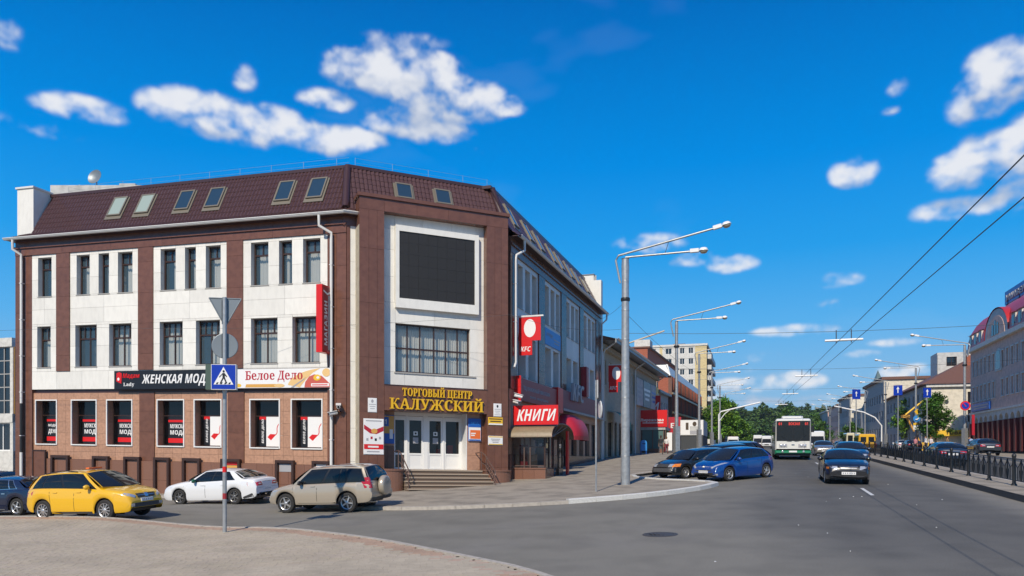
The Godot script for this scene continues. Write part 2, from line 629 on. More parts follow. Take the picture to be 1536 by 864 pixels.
# ------------------------------------------------------------------ materials
func materials() -> void:
	var fine := ntex("fine", 0.12, 3, 0.72, 1.12)
	var mid := ntex("mid", 0.02, 5, 0.86, 1.08)
	var big := ntex("big", 0.006, 5, 0.90, 1.07)
	var streak := ntex("streak", 0.02, 4, 0.95, 1.03)
	var grit := ntex("grit", 0.3, 2, 0.80, 1.12)
	mat("asphalt", lin(0.228, 0.212, 0.180), 0.88, {"tex": ntex("speck", 0.35, 2, 0.66, 1.22), "scale": 0.22, "detail": big, "dscale": 0.16, "bump": grit, "deep": 0.5, "vc": true})
	mat("pavement", lin(0.375, 0.325, 0.255), 0.9, {"tex": ntex("speck", 0.35, 2, 0.66, 1.22), "scale": 0.2, "detail": ntex("patchy", 0.012, 5, 0.80, 1.12), "dscale": 0.11, "bump": grit, "deep": 0.4})
	mat("joint_sand", lin(0.36, 0.305, 0.23), 0.95, {"tex": grit, "scale": 0.5})
	mat("paver", lin(0.475, 0.405, 0.305), 0.85, {"tex": grit, "scale": 0.6, "detail": big, "dscale": 0.13, "vc": true})
	mat("kerb", lin(0.42, 0.38, 0.33), 0.85, {"tex": mid, "scale": 0.5, "bump": grit, "deep": 0.3})
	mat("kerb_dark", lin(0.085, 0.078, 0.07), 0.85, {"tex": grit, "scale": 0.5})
	mat("kerb_white", lin(0.68, 0.67, 0.63), 0.75, {"tex": mid, "scale": 1.2, "detail": grit, "dscale": 0.5})
	mat("road_paint", lin(0.62, 0.62, 0.6), 0.7, {"tex": grit, "scale": 0.7})
	mat("iron", lin(0.06, 0.055, 0.05), 0.6, {"tex": grit, "scale": 1.5})
	for k in 3:
		var s: float = [0.95, 1.0, 1.045][k]
		mat("white_panel_%d" % k, lin(0.74 * s, 0.725 * s, 0.675 * s), 0.5, {"tex": streak, "scale3": Vector3(0.35, 0.12, 0.35)})
		mat("brown_panel_%d" % k, lin(0.168 * s, 0.073 * s, 0.046 * s), 0.27, {"tex": mid, "scale": 0.22, "detail": streak, "dscale": 0.6})
		mat("tan_tile_%d" % k, lin(0.45 * s, 0.25 * s, 0.16 * s), 0.42, {"tex": mid, "scale": 0.5})
		mat("granite_%d" % k, lin(0.25 * s, 0.125 * s, 0.085 * s), 0.22, {"tex": ntex("granite", 0.09, 4, 0.55, 1.3), "scale": 0.8})
	mat("window_frame", lin(0.045, 0.022, 0.016), 0.35)
	mat("pane", Color(0.42, 0.53, 0.60, 0.26), 0.02, {"glass": true, "spec": 1.0})  # pale blue tint puts the sky reflection into the glass colour
	mat("tinted_pane", Color(0.05, 0.06, 0.065, 0.5), 0.02, {"glass": true, "spec": 0.5})
	mat("dark_glass", lin(0.012, 0.015, 0.018), 0.04, {"spec": 0.8})
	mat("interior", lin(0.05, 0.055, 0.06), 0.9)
	mat("curtain", lin(0.52, 0.52, 0.48), 0.8)
	mat("white_plastic", lin(0.74, 0.74, 0.72), 0.35)
	mat("white_metal", lin(0.66, 0.66, 0.64), 0.35)
	mat("sill", lin(0.34, 0.33, 0.31), 0.5)
	mat("roof_tile", lin(0.088, 0.046, 0.042), 0.25, {"tex": mid, "scale": 0.3})
	mat("roof_trim", lin(0.055, 0.026, 0.025), 0.35)
	mat("skylight_frame", lin(0.17, 0.15, 0.115), 0.4)
	mat("skylight_pale", lin(0.30, 0.37, 0.33), 0.08)
	mat("skylight_glass", lin(0.025, 0.05, 0.075), 0.05, {"spec": 0.9})
	mat("screen", lin(0.021, 0.019, 0.017), 0.55, {"tex": grit, "scale": 0.9})
	mat("gold", lin(0.72, 0.42, 0.012), 0.3)
	mat("red", lin(0.62, 0.012, 0.012), 0.35)
	mat("dark_red", lin(0.30, 0.022, 0.028), 0.4)
	mat("crimson", lin(0.42, 0.015, 0.03), 0.45)
	mat("black_print", lin(0.012, 0.012, 0.014), 0.35)
	mat("white_print", lin(0.76, 0.76, 0.75), 0.4)
	mat("grey_print", lin(0.34, 0.34, 0.36), 0.5)
	mat("sign_blue", lin(0.005, 0.035, 0.36), 0.3)
	mat("blue_print", lin(0.012, 0.10, 0.42), 0.4)
	mat("light_blue", lin(0.03, 0.22, 0.58), 0.4)
	mat("orange", lin(0.72, 0.15, 0.03), 0.4)
	mat("yellow_print", lin(0.75, 0.46, 0.03), 0.45)
	mat("ochre", lin(0.62, 0.33, 0.07), 0.5)
	mat("pale_crust", lin(0.72, 0.48, 0.20), 0.5)
	mat("soft_red", lin(0.52, 0.10, 0.07), 0.5)
	mat("steel", lin(0.42, 0.43, 0.43), 0.4, {"metal": 0.55, "tex": mid, "scale": 0.4})
	mat("lamp_white", lin(0.75, 0.75, 0.74), 0.3)
	mat("sign_back", lin(0.20, 0.23, 0.25), 0.45, {"metal": 0.35})
	mat("black_metal", lin(0.016, 0.016, 0.016), 0.4)
	mat("wire", lin(0.05, 0.055, 0.06), 0.5)
	mat("rail", lin(0.16, 0.10, 0.08), 0.35, {"metal": 0.4})
	mat("canopy_sheet", lin(0.25, 0.19, 0.115), 0.35, {"tex": mid, "scale": 0.6})
	mat("beige_render", lin(0.50, 0.44, 0.33), 0.85, {"tex": mid, "scale": 0.2, "detail": grit, "dscale": 0.6})
	mat("grey_render", lin(0.40, 0.40, 0.39), 0.85, {"tex": mid, "scale": 0.2})
	mat("cream_render", lin(0.68, 0.62, 0.50), 0.85, {"tex": mid, "scale": 0.15})
	mat("pale_grey_render", lin(0.52, 0.52, 0.50), 0.85, {"tex": mid, "scale": 0.15})
	mat("pink_render", lin(0.70, 0.46, 0.38), 0.85, {"tex": mid, "scale": 0.15})
	mat("red_brick", lin(0.34, 0.10, 0.055), 0.85, {"tex": mid, "scale": 0.4})
	mat("white_concrete", lin(0.62, 0.61, 0.57), 0.8, {"tex": mid, "scale": 0.2})
	mat("yellow_concrete", lin(0.62, 0.50, 0.26), 0.8, {"tex": mid, "scale": 0.2})
	mat("grey_roof", lin(0.21, 0.23, 0.25), 0.45)
	mat("brown_roof", lin(0.16, 0.075, 0.05), 0.7, {"tex": mid, "scale": 0.4})
	mat("red_roof", lin(0.42, 0.022, 0.022), 0.4)
	mat("green_cloth", lin(0.015, 0.14, 0.12), 0.7)
	mat("maroon", lin(0.14, 0.022, 0.022), 0.5)
	mat("bark", lin(0.09, 0.065, 0.045), 0.9, {"tex": grit, "scale": 0.8})
	mat("leaf", lin(1, 1, 1), 0.55, {"vc": true, "back": lin(0.10, 0.22, 0.02)})

# ------------------------------------------------------------------ ground
# a polygon (x, z depth) laid over the terrain, cut where the terrain bends
func drape(mb: MB, poly: PackedVector2Array, h: float) -> void:
	var xs := [-300.0, -45.0]
	for k in 15:
		xs.append(-42.0 + k * 2.6)
	xs.append_array([13.0, 400.0])
	var zs := [-60.0, 10.0]
	for k in 12:
		zs.append(13.0 + k * 2.2)
	zs.append_array([60.0, 420.0, 900.0])
	for i in xs.size() - 1:
		for j in zs.size() - 1:
			var cell := PackedVector2Array([Vector2(xs[i], zs[j]), Vector2(xs[i + 1], zs[j]), Vector2(xs[i + 1], zs[j + 1]), Vector2(xs[i], zs[j + 1])])
			for q in Geometry2D.intersect_polygons(poly, cell):
				var idx := Geometry2D.triangulate_polygon(q)
				for k in range(0, idx.size(), 3):
					mb.tri_up(g3(q[idx[k]].x, q[idx[k]].y, h), g3(q[idx[k + 1]].x, q[idx[k + 1]].y, h), g3(q[idx[k + 2]].x, q[idx[k + 2]].y, h), Vector3.UP)

func poly2(a: Array) -> PackedVector2Array:
	return PackedVector2Array(a)

# smooth a polyline (Catmull-Rom) to steps of about one metre
func smooth_line(p: Array, step := 1.0) -> Array:
	var c := Curve2D.new()
	for i in p.size():
		var t: Vector2 = (p[mini(i + 1, p.size() - 1)] - p[maxi(i - 1, 0)]) / 6.0
		c.add_point(p[i], -t, t)
	c.bake_interval = 0.1
	var n := maxi(1, int(round(c.get_baked_length() / step)))
	var r := []
	for i in n + 1:
		r.append(c.sample_baked(c.get_baked_length() * i / n))
	return r

# kerb stones of about a metre along a line; side +1: the stone lies to the right of the direction of travel
func kerb_stones(line: Array, wide: float, top: float, m: Material, parent: Node, side := 1.0, bottom := -0.1, called := "kerb_stone") -> void:
	for i in line.size() - 1:
		var a: Vector2 = line[i]
		var b: Vector2 = line[i + 1]
		var d := (b - a).normalized()
		var s := Vector2(d.y, -d.x) * wide * side
		a += d * 0.006
		b -= d * 0.006
		var mb := MB.new()
		var q := [a, b, b + s, a + s]
		var lo := []
		var hi := []
		var ch := []
		for k in 4:
			var inn: Vector2 = q[k] + (s * 0.12 if k < 2 else Vector2.ZERO)
			lo.append(g3(q[k].x, q[k].y, bottom))
			ch.append(g3(q[k].x, q[k].y, top - (0.018 if k < 2 else 0.0)))
			hi.append(g3(inn.x, inn.y, top))
		var mid: Vector3 = (lo[0] + lo[2]) / 2
		mb.tri_up(hi[0], hi[1], hi[2], Vector3.UP)
		mb.tri_up(hi[0], hi[2], hi[3], Vector3.UP)
		mb.tri_up(ch[0], ch[1], hi[1], Vector3.UP)
		mb.tri_up(ch[0], hi[1], hi[0], Vector3.UP)
		for k in 4:
			var k2 := (k + 1) % 4
			var hint: Vector3 = (lo[k] + lo[k2]) / 2 - mid
			mb.tri_up(lo[k], lo[k2], ch[k2], hint)
			mb.tri_up(lo[k], ch[k2], ch[k], hint)
		part(mb, called, m, parent)

const SD := Vector2(0.3007, 0.9537) # along the street
const SP := Vector2(0.9537, -0.3007) # across it, to the right
const LAMP0 := Vector2(4.94, 33.87)

func st(t: float, s: float) -> Vector2: # street coordinates to plan
	return LAMP0 + SD * t + SP * s

func ground() -> void:
	var road := MB.new()
	# the part in view is laid finely and carries wear: dark wheel tracks and newer surface in the lanes, dust along the kerbs and across the junction
	var wn := FastNoiseLite.new()
	wn.seed = 21
	wn.frequency = 0.09
	wn.fractal_octaves = 4
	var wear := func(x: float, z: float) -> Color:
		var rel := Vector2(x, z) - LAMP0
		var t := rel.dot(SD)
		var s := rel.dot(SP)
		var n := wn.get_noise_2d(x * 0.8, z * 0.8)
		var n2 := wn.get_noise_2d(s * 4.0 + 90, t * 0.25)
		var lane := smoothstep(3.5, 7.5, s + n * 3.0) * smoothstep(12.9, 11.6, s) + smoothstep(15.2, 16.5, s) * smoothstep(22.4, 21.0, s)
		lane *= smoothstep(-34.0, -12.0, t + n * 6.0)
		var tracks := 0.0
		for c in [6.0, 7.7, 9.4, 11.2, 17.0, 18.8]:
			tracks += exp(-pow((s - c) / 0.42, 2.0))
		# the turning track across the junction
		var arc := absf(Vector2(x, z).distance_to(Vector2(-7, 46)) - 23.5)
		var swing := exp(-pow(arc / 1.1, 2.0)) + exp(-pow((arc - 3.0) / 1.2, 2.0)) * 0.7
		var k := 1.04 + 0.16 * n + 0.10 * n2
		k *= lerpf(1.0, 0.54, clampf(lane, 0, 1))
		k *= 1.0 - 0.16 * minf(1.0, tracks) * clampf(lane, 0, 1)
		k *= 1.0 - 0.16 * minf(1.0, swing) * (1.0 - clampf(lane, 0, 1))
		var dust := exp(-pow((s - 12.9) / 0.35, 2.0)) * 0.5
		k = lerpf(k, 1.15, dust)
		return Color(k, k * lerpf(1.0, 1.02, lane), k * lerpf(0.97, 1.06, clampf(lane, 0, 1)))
	var x0 := -36.0
	var x1 := 44.0
	var z0 := 6.0
	var z1 := 96.0
	for q in [[-300.0, 400.0, -60.0, z0], [-300.0, 400.0, z1, 880.0], [-300.0, x0, z0, z1], [x1, 400.0, z0, z1]]:
		road.col = Color(0.75, 0.76, 0.78) if q[2] == z1 else Color.WHITE
		drape(road, poly2([Vector2(q[0], q[2]), Vector2(q[1], q[2]), Vector2(q[1], q[3]), Vector2(q[0], q[3])]), 0.0)
	var st_ := 0.8
	var nx := int((x1 - x0) / st_)
	var nz := int((z1 - z0) / st_)
	var grid_c := []
	for i in nx + 1:
		var line := []
		for j in nz + 1:
			var p := Vector2(lerpf(x0, x1, float(i) / nx), lerpf(z0, z1, float(j) / nz))
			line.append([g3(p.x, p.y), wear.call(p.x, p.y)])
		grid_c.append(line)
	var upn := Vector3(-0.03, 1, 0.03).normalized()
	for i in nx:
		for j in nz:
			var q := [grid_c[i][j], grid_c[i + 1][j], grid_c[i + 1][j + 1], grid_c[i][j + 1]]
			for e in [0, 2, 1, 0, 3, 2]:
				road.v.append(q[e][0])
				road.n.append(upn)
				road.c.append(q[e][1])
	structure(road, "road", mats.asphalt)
	# plaza in the foreground
	var edge := smooth_line([Vector2(-44, 36), Vector2(-30, 31.0), Vector2(-17.6, 26.8), Vector2(-13.3, 25.1), Vector2(-10.6, 24.0), Vector2(-8.7, 23.2), Vector2(-6.7, 22.44), Vector2(-4.77, 20.77), Vector2(-3.04, 18.88), Vector2(-1.74, 17.15), Vector2(-0.64, 15.63), Vector2(0.27, 14.29), Vector2(1.1, 12.4), Vector2(1.6, 10), Vector2(1.8, 7)])
	var pl := edge.duplicate()
	pl.append_array([Vector2(1.8, -20), Vector2(-50, -20), Vector2(-50, 36)])
	var mb := MB.new()
	drape(mb, poly2(pl), 0.118)
	var plaza := structure(mb, "plaza", mats.joint_sand)
	kerb_stones(edge, 0.14, 0.165, mats.kerb, plaza, 1.0)
	# pavers
	var inner := poly2(pl)
	var shr := Geometry2D.offset_polygon(inner, -0.16)
	var band := Geometry2D.offset_polygon(inner, -0.16 - 0.5)
	var kinds := []
	for k in 4:
		var pm := MB.new()
		var j: float = [0.0, 0.002, -0.0015, 0.001][k]
		pm.col = Color.WHITE
		var x := 0.1192
		var y := 0.0590
		var lo := -0.03
		var c0 := 0.006
		for s in 4: # top with a worn rim
			var dirs := [Vector2(-1, -1), Vector2(1, -1), Vector2(1, 1), Vector2(-1, 1)]
			var p: Vector2 = dirs[s]
			var q: Vector2 = dirs[(s + 1) % 4]
			var a := Vector3(p.x * x, 0.0, p.y * y)
			var b := Vector3(q.x * x, 0.0, q.y * y)
			var a2 := Vector3(p.x * (x - c0), 0.0018 + j * 0.4 * (1 if p.x > 0 else -1), p.y * (y - c0))
			var b2 := Vector3(q.x * (x - c0), 0.0018 + j * 0.4 * (1 if q.x > 0 else -1), q.y * (y - c0))
			pm.tri_up(a, b, b2, Vector3.UP)
			pm.tri_up(a, b2, a2, Vector3.UP)
			if s == 0:
				pm.tri_up(a2, b2, Vector3(x - c0, 0.0018 + j * 0.4, y - c0), Vector3.UP)
				pm.tri_up(a2, Vector3(x - c0, 0.0018 + j * 0.4, y - c0), Vector3(-x + c0, 0.0018 - j * 0.4, y - c0), Vector3.UP)
		kinds.append(pm)
	var spots := []
	var base := Basis(Vector3(1, 0.04, 0).normalized(), Vector3(-0.04, 1, 0.03).normalized(), Vector3(0, -0.03, 1).normalized())
	var turn := -0.03
	var shift_ := []
	for r in 200:
		shift_.append(rng.randf())
	for r in range(-10, 190):
		for c in range(-75, 16):
			var u: float = (c + shift_[r + 10]) * 0.24
			var w := 12.2 + r * 0.1195
			var p := Vector2(u * cos(turn) - (w - 14) * sin(turn), 14 + u * sin(turn) + (w - 14) * cos(turn))
			if not Geometry2D.is_point_in_polygon(p, shr[0]):
				continue
			var rim := not Geometry2D.is_point_in_polygon(p, band[0])
			if absf(p.x) > (p.y + 1.5) * 0.69:
				continue
			var k := rng.randf_range(0.945, 1.04)
			var col := Color(k, k * rng.randf_range(0.97, 1.0), k * rng.randf_range(0.94, 1.0))
			if rim:
				col = Color(1.0, 0.80, 0.74) * k * 0.95
			var gx := (gr(p.x + 0.1, p.y) - gr(p.x - 0.1, p.y)) / 0.2
			var gz := (gr(p.x, p.y + 0.1) - gr(p.x, p.y - 0.1)) / 0.2
			var upv := Vector3(-gx, 1, gz).normalized()
			var xv := Vector3(upv.y, -upv.x, 0).normalized()
			var tilt := Basis(xv, upv, xv.cross(upv)) * Basis(Vector3(0, 1, 0), turn + rng.randf_range(-0.02, 0.02)) * Basis(Vector3(1, 0, 0), rng.randf_range(-0.004, 0.004))
			spots.append([p, Transform3D(tilt, g3(p.x, p.y, 0.142 + rng.randf_range(-0.001, 0.0012))), col, rng.randi() % 4])
	# those that show largest stand singly
	spots.sort_custom(func(a, b): return a[0].length() < b[0].length())
	var singles := []
	var rest := []
	for q in spots:
		var sy: float = 680.0 + 1166.0 * (-(gr(q[0].x, q[0].y) + 0.14)) / q[0].y
		if sy > 862.0:
			rest.append(q)
		elif singles.size() < 300:
			singles.append(q)
		else:
			rest.append(q)
	var pmats := []
	for k in 5:
		var g: float = [0.94, 0.97, 1.0, 1.02, 1.04][k]
		pmats.append(mat("paver_%d" % k, lin(0.475 * g, 0.405 * g, 0.305 * g), 0.85, {"tex": texs.grit, "scale": 0.6, "detail": texs.big, "dscale": 0.13}))
	var red := mat("paver_red", lin(0.47, 0.33, 0.25), 0.85, {"tex": texs.grit, "scale": 0.6, "detail": texs.big, "dscale": 0.13})
	var shapes := []
	for k in 4:
		shapes.append(kinds[k].mesh(Vector3.ZERO))
	for q in singles:
		var o := MeshInstance3D.new()
		o.name = "paver"
		o.mesh = shapes[q[3]]
		o.transform = q[1]
		o.material_override = red if q[2].g < q[2].r * 0.8 else pmats[clampi(int((q[2].r - 0.945) / 0.019), 0, 4)]
		plaza.add_child(o, true)
	var mm := MultiMesh.new()
	mm.transform_format = MultiMesh.TRANSFORM_3D
	mm.use_colors = true
	mm.mesh = shapes[1]
	mm.instance_count = rest.size()
	for k in rest.size():
		mm.set_instance_transform(k, rest[k][1])
		mm.set_instance_color(k, rest[k][2])
	var mi := MultiMeshInstance3D.new()
	mi.name = "pavers"
	mi.multimesh = mm
	mi.material_override = mats.paver
	mi.set_meta("kind", "stuff")
	plaza.add_child(mi, true)
	# pavement round the building and along the street
	var bend := smooth_line([Vector2(-60, 69.0), Vector2(-30, 47.6), Vector2(-17.6, 38.9), Vector2(-11.5, 33.8), Vector2(-7.0, 29.6), Vector2(-3.93, 27.6), Vector2(-0.53, 27.2), Vector2(2.0, 27.5)])
	var nose := smooth_line([Vector2(2.0, 27.5), Vector2(4.72, 28.6), Vector2(7.13, 30.5), Vector2(8.55, 32.4), Vector2(8.7, 33.3), Vector2(8.1, 34.6), Vector2(7.0, 36.3), Vector2(6.3, 38.0), Vector2(6.3, 39.6)], 1.1)
	var side := [st(6.0, -0.95)]
	for k in 20:
		side.append(st(9.0 + k * 12.0, 0.55))
	var all := bend.duplicate()
	all.append_array(nose.slice(1))
	all.append_array(side)
	all.append_array([st(300, 0.55), st(300, -160), Vector2(-160, 200), Vector2(-120, 90)])
	var sw := MB.new()
	drape(sw, poly2(all), 0.12)
	var pave := structure(sw, "sidewalk", mats.pavement)
	kerb_stones(bend, 0.15, 0.126, mats.kerb, pave, -1.0)
	kerb_stones(nose, 0.22, 0.17, mats.kerb_white, pave, -1.0)
	var far_side := [nose[-1]]
	for k in range(0, 40):
		far_side.append(st(6.0 + k * 2.0, 0.55 - 1.5 * maxf(0, 1 - k * 0.5)))
	kerb_stones(far_side, 0.18, 0.15, mats.kerb, pave, -1.0)
	# median strip
	var ml := smooth_line([st(-22, 13.1), st(0, 13.1), st(30, 13.1)], 2.0)
	var md := MB.new()
	drape(md, poly2([st(-22, 13.1), st(-22, 15.0), st(120, 15.0), st(120, 13.1)]), 0.212)
	var med := structure(md, "median_pavement", mats.pavement)
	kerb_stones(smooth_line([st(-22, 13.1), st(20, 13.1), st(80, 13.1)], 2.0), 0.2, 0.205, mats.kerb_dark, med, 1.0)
	kerb_stones(smooth_line([st(-22, 15.0), st(20, 15.0), st(80, 15.0)], 2.0), 0.2, 0.215, mats.kerb, med, -1.0)
	# right hand pavement
	var rs := MB.new()
	drape(rs, poly2([st(-60, 22.6), st(300, 22.6), st(300, 140), st(-60, 140)]), 0.12)
	var rp := structure(rs, "far_sidewalk", mats.pavement)
	kerb_stones(smooth_line([st(-10, 22.6), st(30, 22.6), st(90, 22.6)], 2.0), 0.2, 0.14, mats.kerb, rp, 1.0)
	# bits of litter blown along the lane line
	var lit := MB.new()
	for k in 22:
		var p := st(rng.randf_range(-22, 10), 8.6 + rng.randfn() * 1.3)
		var c := g3(p.x, p.y, 0.012)
		var a := rng.randf() * TAU
		var sz := rng.randf_range(0.010, 0.022)
		lit.cbox(c, Vector3(sz * 1.6, 0.012, sz), Basis(Vector3.UP, a))
	tag(part(lit, "litter", mats.white_print), "white scraps of litter scattered along the lane on the dark asphalt", "litter", "", "stuff")
	# lane dashes, manhole
	for k in 9:
		var a := Vector2(12.19, 26.27) + SD * (k * 8.0)
		var b := a + SD * 2.9
		var ln := MB.new()
		var s := SP * 0.06
		ln.quad(g3((a - s).x, (a - s).y, 0.004), g3((a + s).x, (a + s).y, 0.004), g3((b + s).x, (b + s).y, 0.004), g3((b - s).x, (b - s).y, 0.004))
		structure(ln, "road_marking", mats.road_paint)
	var mh := thing("manhole_cover", "round iron manhole cover sunk in the grey asphalt before the kerb", "manhole cover", g3(3.61, 18.95))
	var ax := Vector3(-0.04, 1, 0.03).normalized()
	var m1 := MB.new()
	m1.lathe(mh.position, ax, [Vector2(0.43, -0.02), Vector2(0.43, 0.008), Vector2(0.35, 0.010), Vector2(0.35, -0.01)], 28)
	part(m1, "rim", mats.iron, mh)
	var m2 := MB.new()
	m2.lathe(mh.position, ax, [Vector2(0.34, -0.02), Vector2(0.34, 0.006), Vector2(0.30, 0.009), Vector2(0.0, 0.009)], 28)
	for k in 6:
		m2.cbox(mh.position + Vector3((k - 2.5) * 0.09, 0.012 - (k - 2.5) * 0.0036, 0), Vector3(0.03, 0.008, 0.36))
	part(m2, "lid", mats.iron, mh)

# ------------------------------------------------------------------ the corner building
var fl: Fr # left wing
var fp: Fr # portal front on the cut corner
var fd: Fr # wall of the cut corner, behind the portal
var fr_: Fr # right wing

func pick(base: String) -> Array:
	return [mats[base + "_0"], mats[base + "_1"], mats[base + "_2"]]

# framed window in a wall opening: frame, panes, curtains, sill. bars: fractions of the width for mullions above and below the transom
func window(fr: Fr, u0: float, u1: float, v0: float, v1: float, n: float, parent: Node, transom := 0.72, up := [0.5], down := [0.5], curtain := 1, deep := 0.08) -> void:
	var mb := MB.new()
	var t := 0.065
	fr.box(mb, u0, u1, v0, v0 + t, n, n + deep)
	fr.box(mb, u0, u1, v1 - t, v1, n, n + deep)
	fr.box(mb, u0, u0 + t, v0 + t, v1 - t, n, n + deep)
	fr.box(mb, u1 - t, u1, v0 + t, v1 - t, n, n + deep)
	var vt := v0 + (v1 - v0) * transom
	fr.box(mb, u0 + t, u1 - t, vt - 0.04, vt + 0.04, n, n + deep)
	var rects := []
	for part_ in [[up, vt + 0.04, v1 - t], [down, v0 + t, vt - 0.04]]:
		var xs := [u0 + t]
		for f in part_[0]:
			var x: float = u0 + (u1 - u0) * f
			fr.box(mb, x - 0.028, x + 0.028, part_[1], part_[2], n, n + deep)
			xs.append(x)
		xs.append(u1 - t)
		for k in xs.size() - 1:
			rects.append([xs[k] + 0.028, xs[k + 1] - 0.028, part_[1], part_[2]])
	var w := part(mb, "window", mats.window_frame, parent)
	for r in rects:
		var q := MB.new()
		q.quad(fr.p(r[0], r[2], n + 0.03), fr.p(r[1], r[2], n + 0.03), fr.p(r[1], r[3], n + 0.03), fr.p(r[0], r[3], n + 0.03))
		part(q, "pane", mats.pane, w)
	if curtain > 0:
		var gaps := [[0.0, 0.62], [0.0, 1.0], [0.38, 1.0], [0.0, 0.3], [0.12, 0.9], [0.65, 1.0]]
		var g: Array = gaps[rng.randi() % gaps.size()] if curtain == 1 else [0.0, 1.0]
		var c := MB.new()
		var rows := []
		var a: float = lerpf(u0, u1, g[0])
		var b: float = lerpf(u0, u1, g[1])
		var nn := int((b - a) / 0.035)
		var top := v1 if curtain == 2 else v1 - 0.05
		for k in nn + 1:
			var x := lerpf(a, b, float(k) / nn)
			var d := -0.24 + 0.03 * sin(k * 1.9) + 0.012 * sin(k * 0.7)
			rows.append([fr.p(x, v0 - 0.02, n + d), fr.p(x, top, n + d)])
		c.grid(rows, true)
		part(c, "curtain", mats.curtain, w)

func sill(fr: Fr, u0: float, u1: float, v: float, n0: float, n1: float, parent: Node) -> void:
	panel(fr, u0 - 0.04, u1 + 0.04, v - 0.05, v, n0, n1, mats.sill, parent, "sill")

# tiled sheet roofing on a slope given by bottom and top heights and offsets, clipped left and right by hips
func tiled_slope(fr: Fr, ub0: float, ub1: float, ut0: float, ut1: float, vb: float, vt: float, nb: float, nt: float, wave: float, step: float, parent: Node, called := "roof_slope") -> void:
	var mb := MB.new()
	var run := Vector2(vt - vb, nt - nb)
	var length := run.length()
	var nrm := Vector2(-(nt - nb), vt - vb) / length # (dv, dn) outward of slope
	nrm = Vector2(nb - nt, vt - vb).normalized()
	var rows := int(ceil(length / step))
	var cols := int((maxf(ub1, ut1) - minf(ub0, ut0)) / wave * 4)
	var uu0 := minf(ub0, ut0)
	for r in rows:
		var s0 := r * step / length
		var s1 := minf(1.0, (r + 1) * step / length)
		for pass_ in 2: # the tread of the step, then its little riser
			var lines := []
			for e in 2:
				var s := s0 if e == 0 else s1
				if pass_ == 1:
					s = s0
				var lift := 0.016 if e == 0 else 0.0
				if pass_ == 1:
					lift = 0.0 if e == 0 else 0.016
				var line := []
				var l := lerpf(ub0, ut0, s)
				var h := lerpf(ub1, ut1, s)
				for c in cols + 1:
					var u := clampf(uu0 + c * wave / 4, l, h)
					var am: float = [0.0, 0.45, 0.85, 1.0][c % 4] * 0.055 + lift
					line.append(fr.p(u, lerpf(vb, vt, s) + nrm.x * am, lerpf(nb, nt, s) + nrm.y * am))
				lines.append(line)
			for c in cols:
				if lines[0][c].distance_squared_to(lines[0][c + 1]) + lines[1][c].distance_squared_to(lines[1][c + 1]) > 1e-6:
					mb.quad(lines[0][c], lines[0][c + 1], lines[1][c + 1], lines[1][c])
	part(mb, called, mats.roof_tile, parent)

func skylight(fr: Fr, u: float, w: float, vb: float, vt: float, vlo: float, vhi: float, nlo: float, nhi: float, parent: Node) -> void:
	# slope runs from (vlo, nlo) to (vhi, nhi)
	var at := func(v: float) -> float: return lerpf(nlo, nhi, (v - vlo) / (vhi - vlo))
	var d := Vector2(vhi - vlo, nhi - nlo).normalized()
	var out_ := Vector2(-d.y, d.x)
	var ax := Vector3(0, d.x, 0) + fr.N * d.y
	var nz := Vector3(0, out_.x, 0) + fr.N * out_.y
	var length := (vt - vb) / d.x
	var o := fr.p(u, vb, at.call(vb))
	var mb := MB.new()
	var f := 0.075
	var hgt := 0.16
	mb.box(o, fr.U * f, ax * length, nz * hgt)
	mb.box(o + fr.U * (w - f), fr.U * f, ax * length, nz * hgt)
	mb.box(o + fr.U * f, fr.U * (w - 2 * f), ax * f, nz * hgt)
	mb.box(o + fr.U * f + ax * (length - f), fr.U * (w - 2 * f), ax * f, nz * hgt)
	mb.box(o - ax * 0.22 - fr.U * 0.09, fr.U * (w + 0.18), ax * 0.22, nz * 0.085) # apron flashing
	mb.box(o - fr.U * 0.09, fr.U * 0.09, ax * length, nz * 0.085)
	mb.box(o + fr.U * w, fr.U * 0.09, ax * length, nz * 0.085)
	var s := part(mb, "skylight", mats.skylight_frame, parent)
	var g := MB.new()
	var a := o + fr.U * f + ax * f + nz * (hgt - 0.02)
	g.quad(a, a + fr.U * (w - 2 * f), a + fr.U * (w - 2 * f) + ax * (length - 2 * f), a + ax * (length - 2 * f))
	part(g, "pane", mats.skylight_pale if fr == fl and u < 9.0 else mats.skylight_glass, s)

func pipe(pts: Array, r: float, m: Material, parent: Node, called := "downpipe") -> void:
	var mb := MB.new()
	var rr := []
	for k in pts.size():
		rr.append(r)
	mb.tube(pts, rr, 10)
	part(mb, called, m, parent)

func brackets(fr: Fr, u: float, n: float, vs: Array, m: Material, parent: Node) -> void:
	for v in vs:
		panel(fr, u - 0.075, u + 0.075, v, v + 0.04, n - 0.16, n + 0.075, m, parent, "pipe_bracket")

func gutter(fr: Fr, u0: float, u1: float, v: float, n: float, m: Material, parent: Node) -> void:
	var mb := MB.new()
	var rows := []
	for e in [u0, u1]:
		var line := []
		for k in 9:
			var a := PI * k / 8.0
			line.append(fr.p(e, v - 0.11 * sin(a), n + 0.1 * cos(a)))
		rows.append(line)
	mb.grid(rows)
	fr.box(mb, u0, u1, v - 0.02, v + 0.015, n + 0.09, n + 0.12)
	part(mb, "gutter", m, parent)

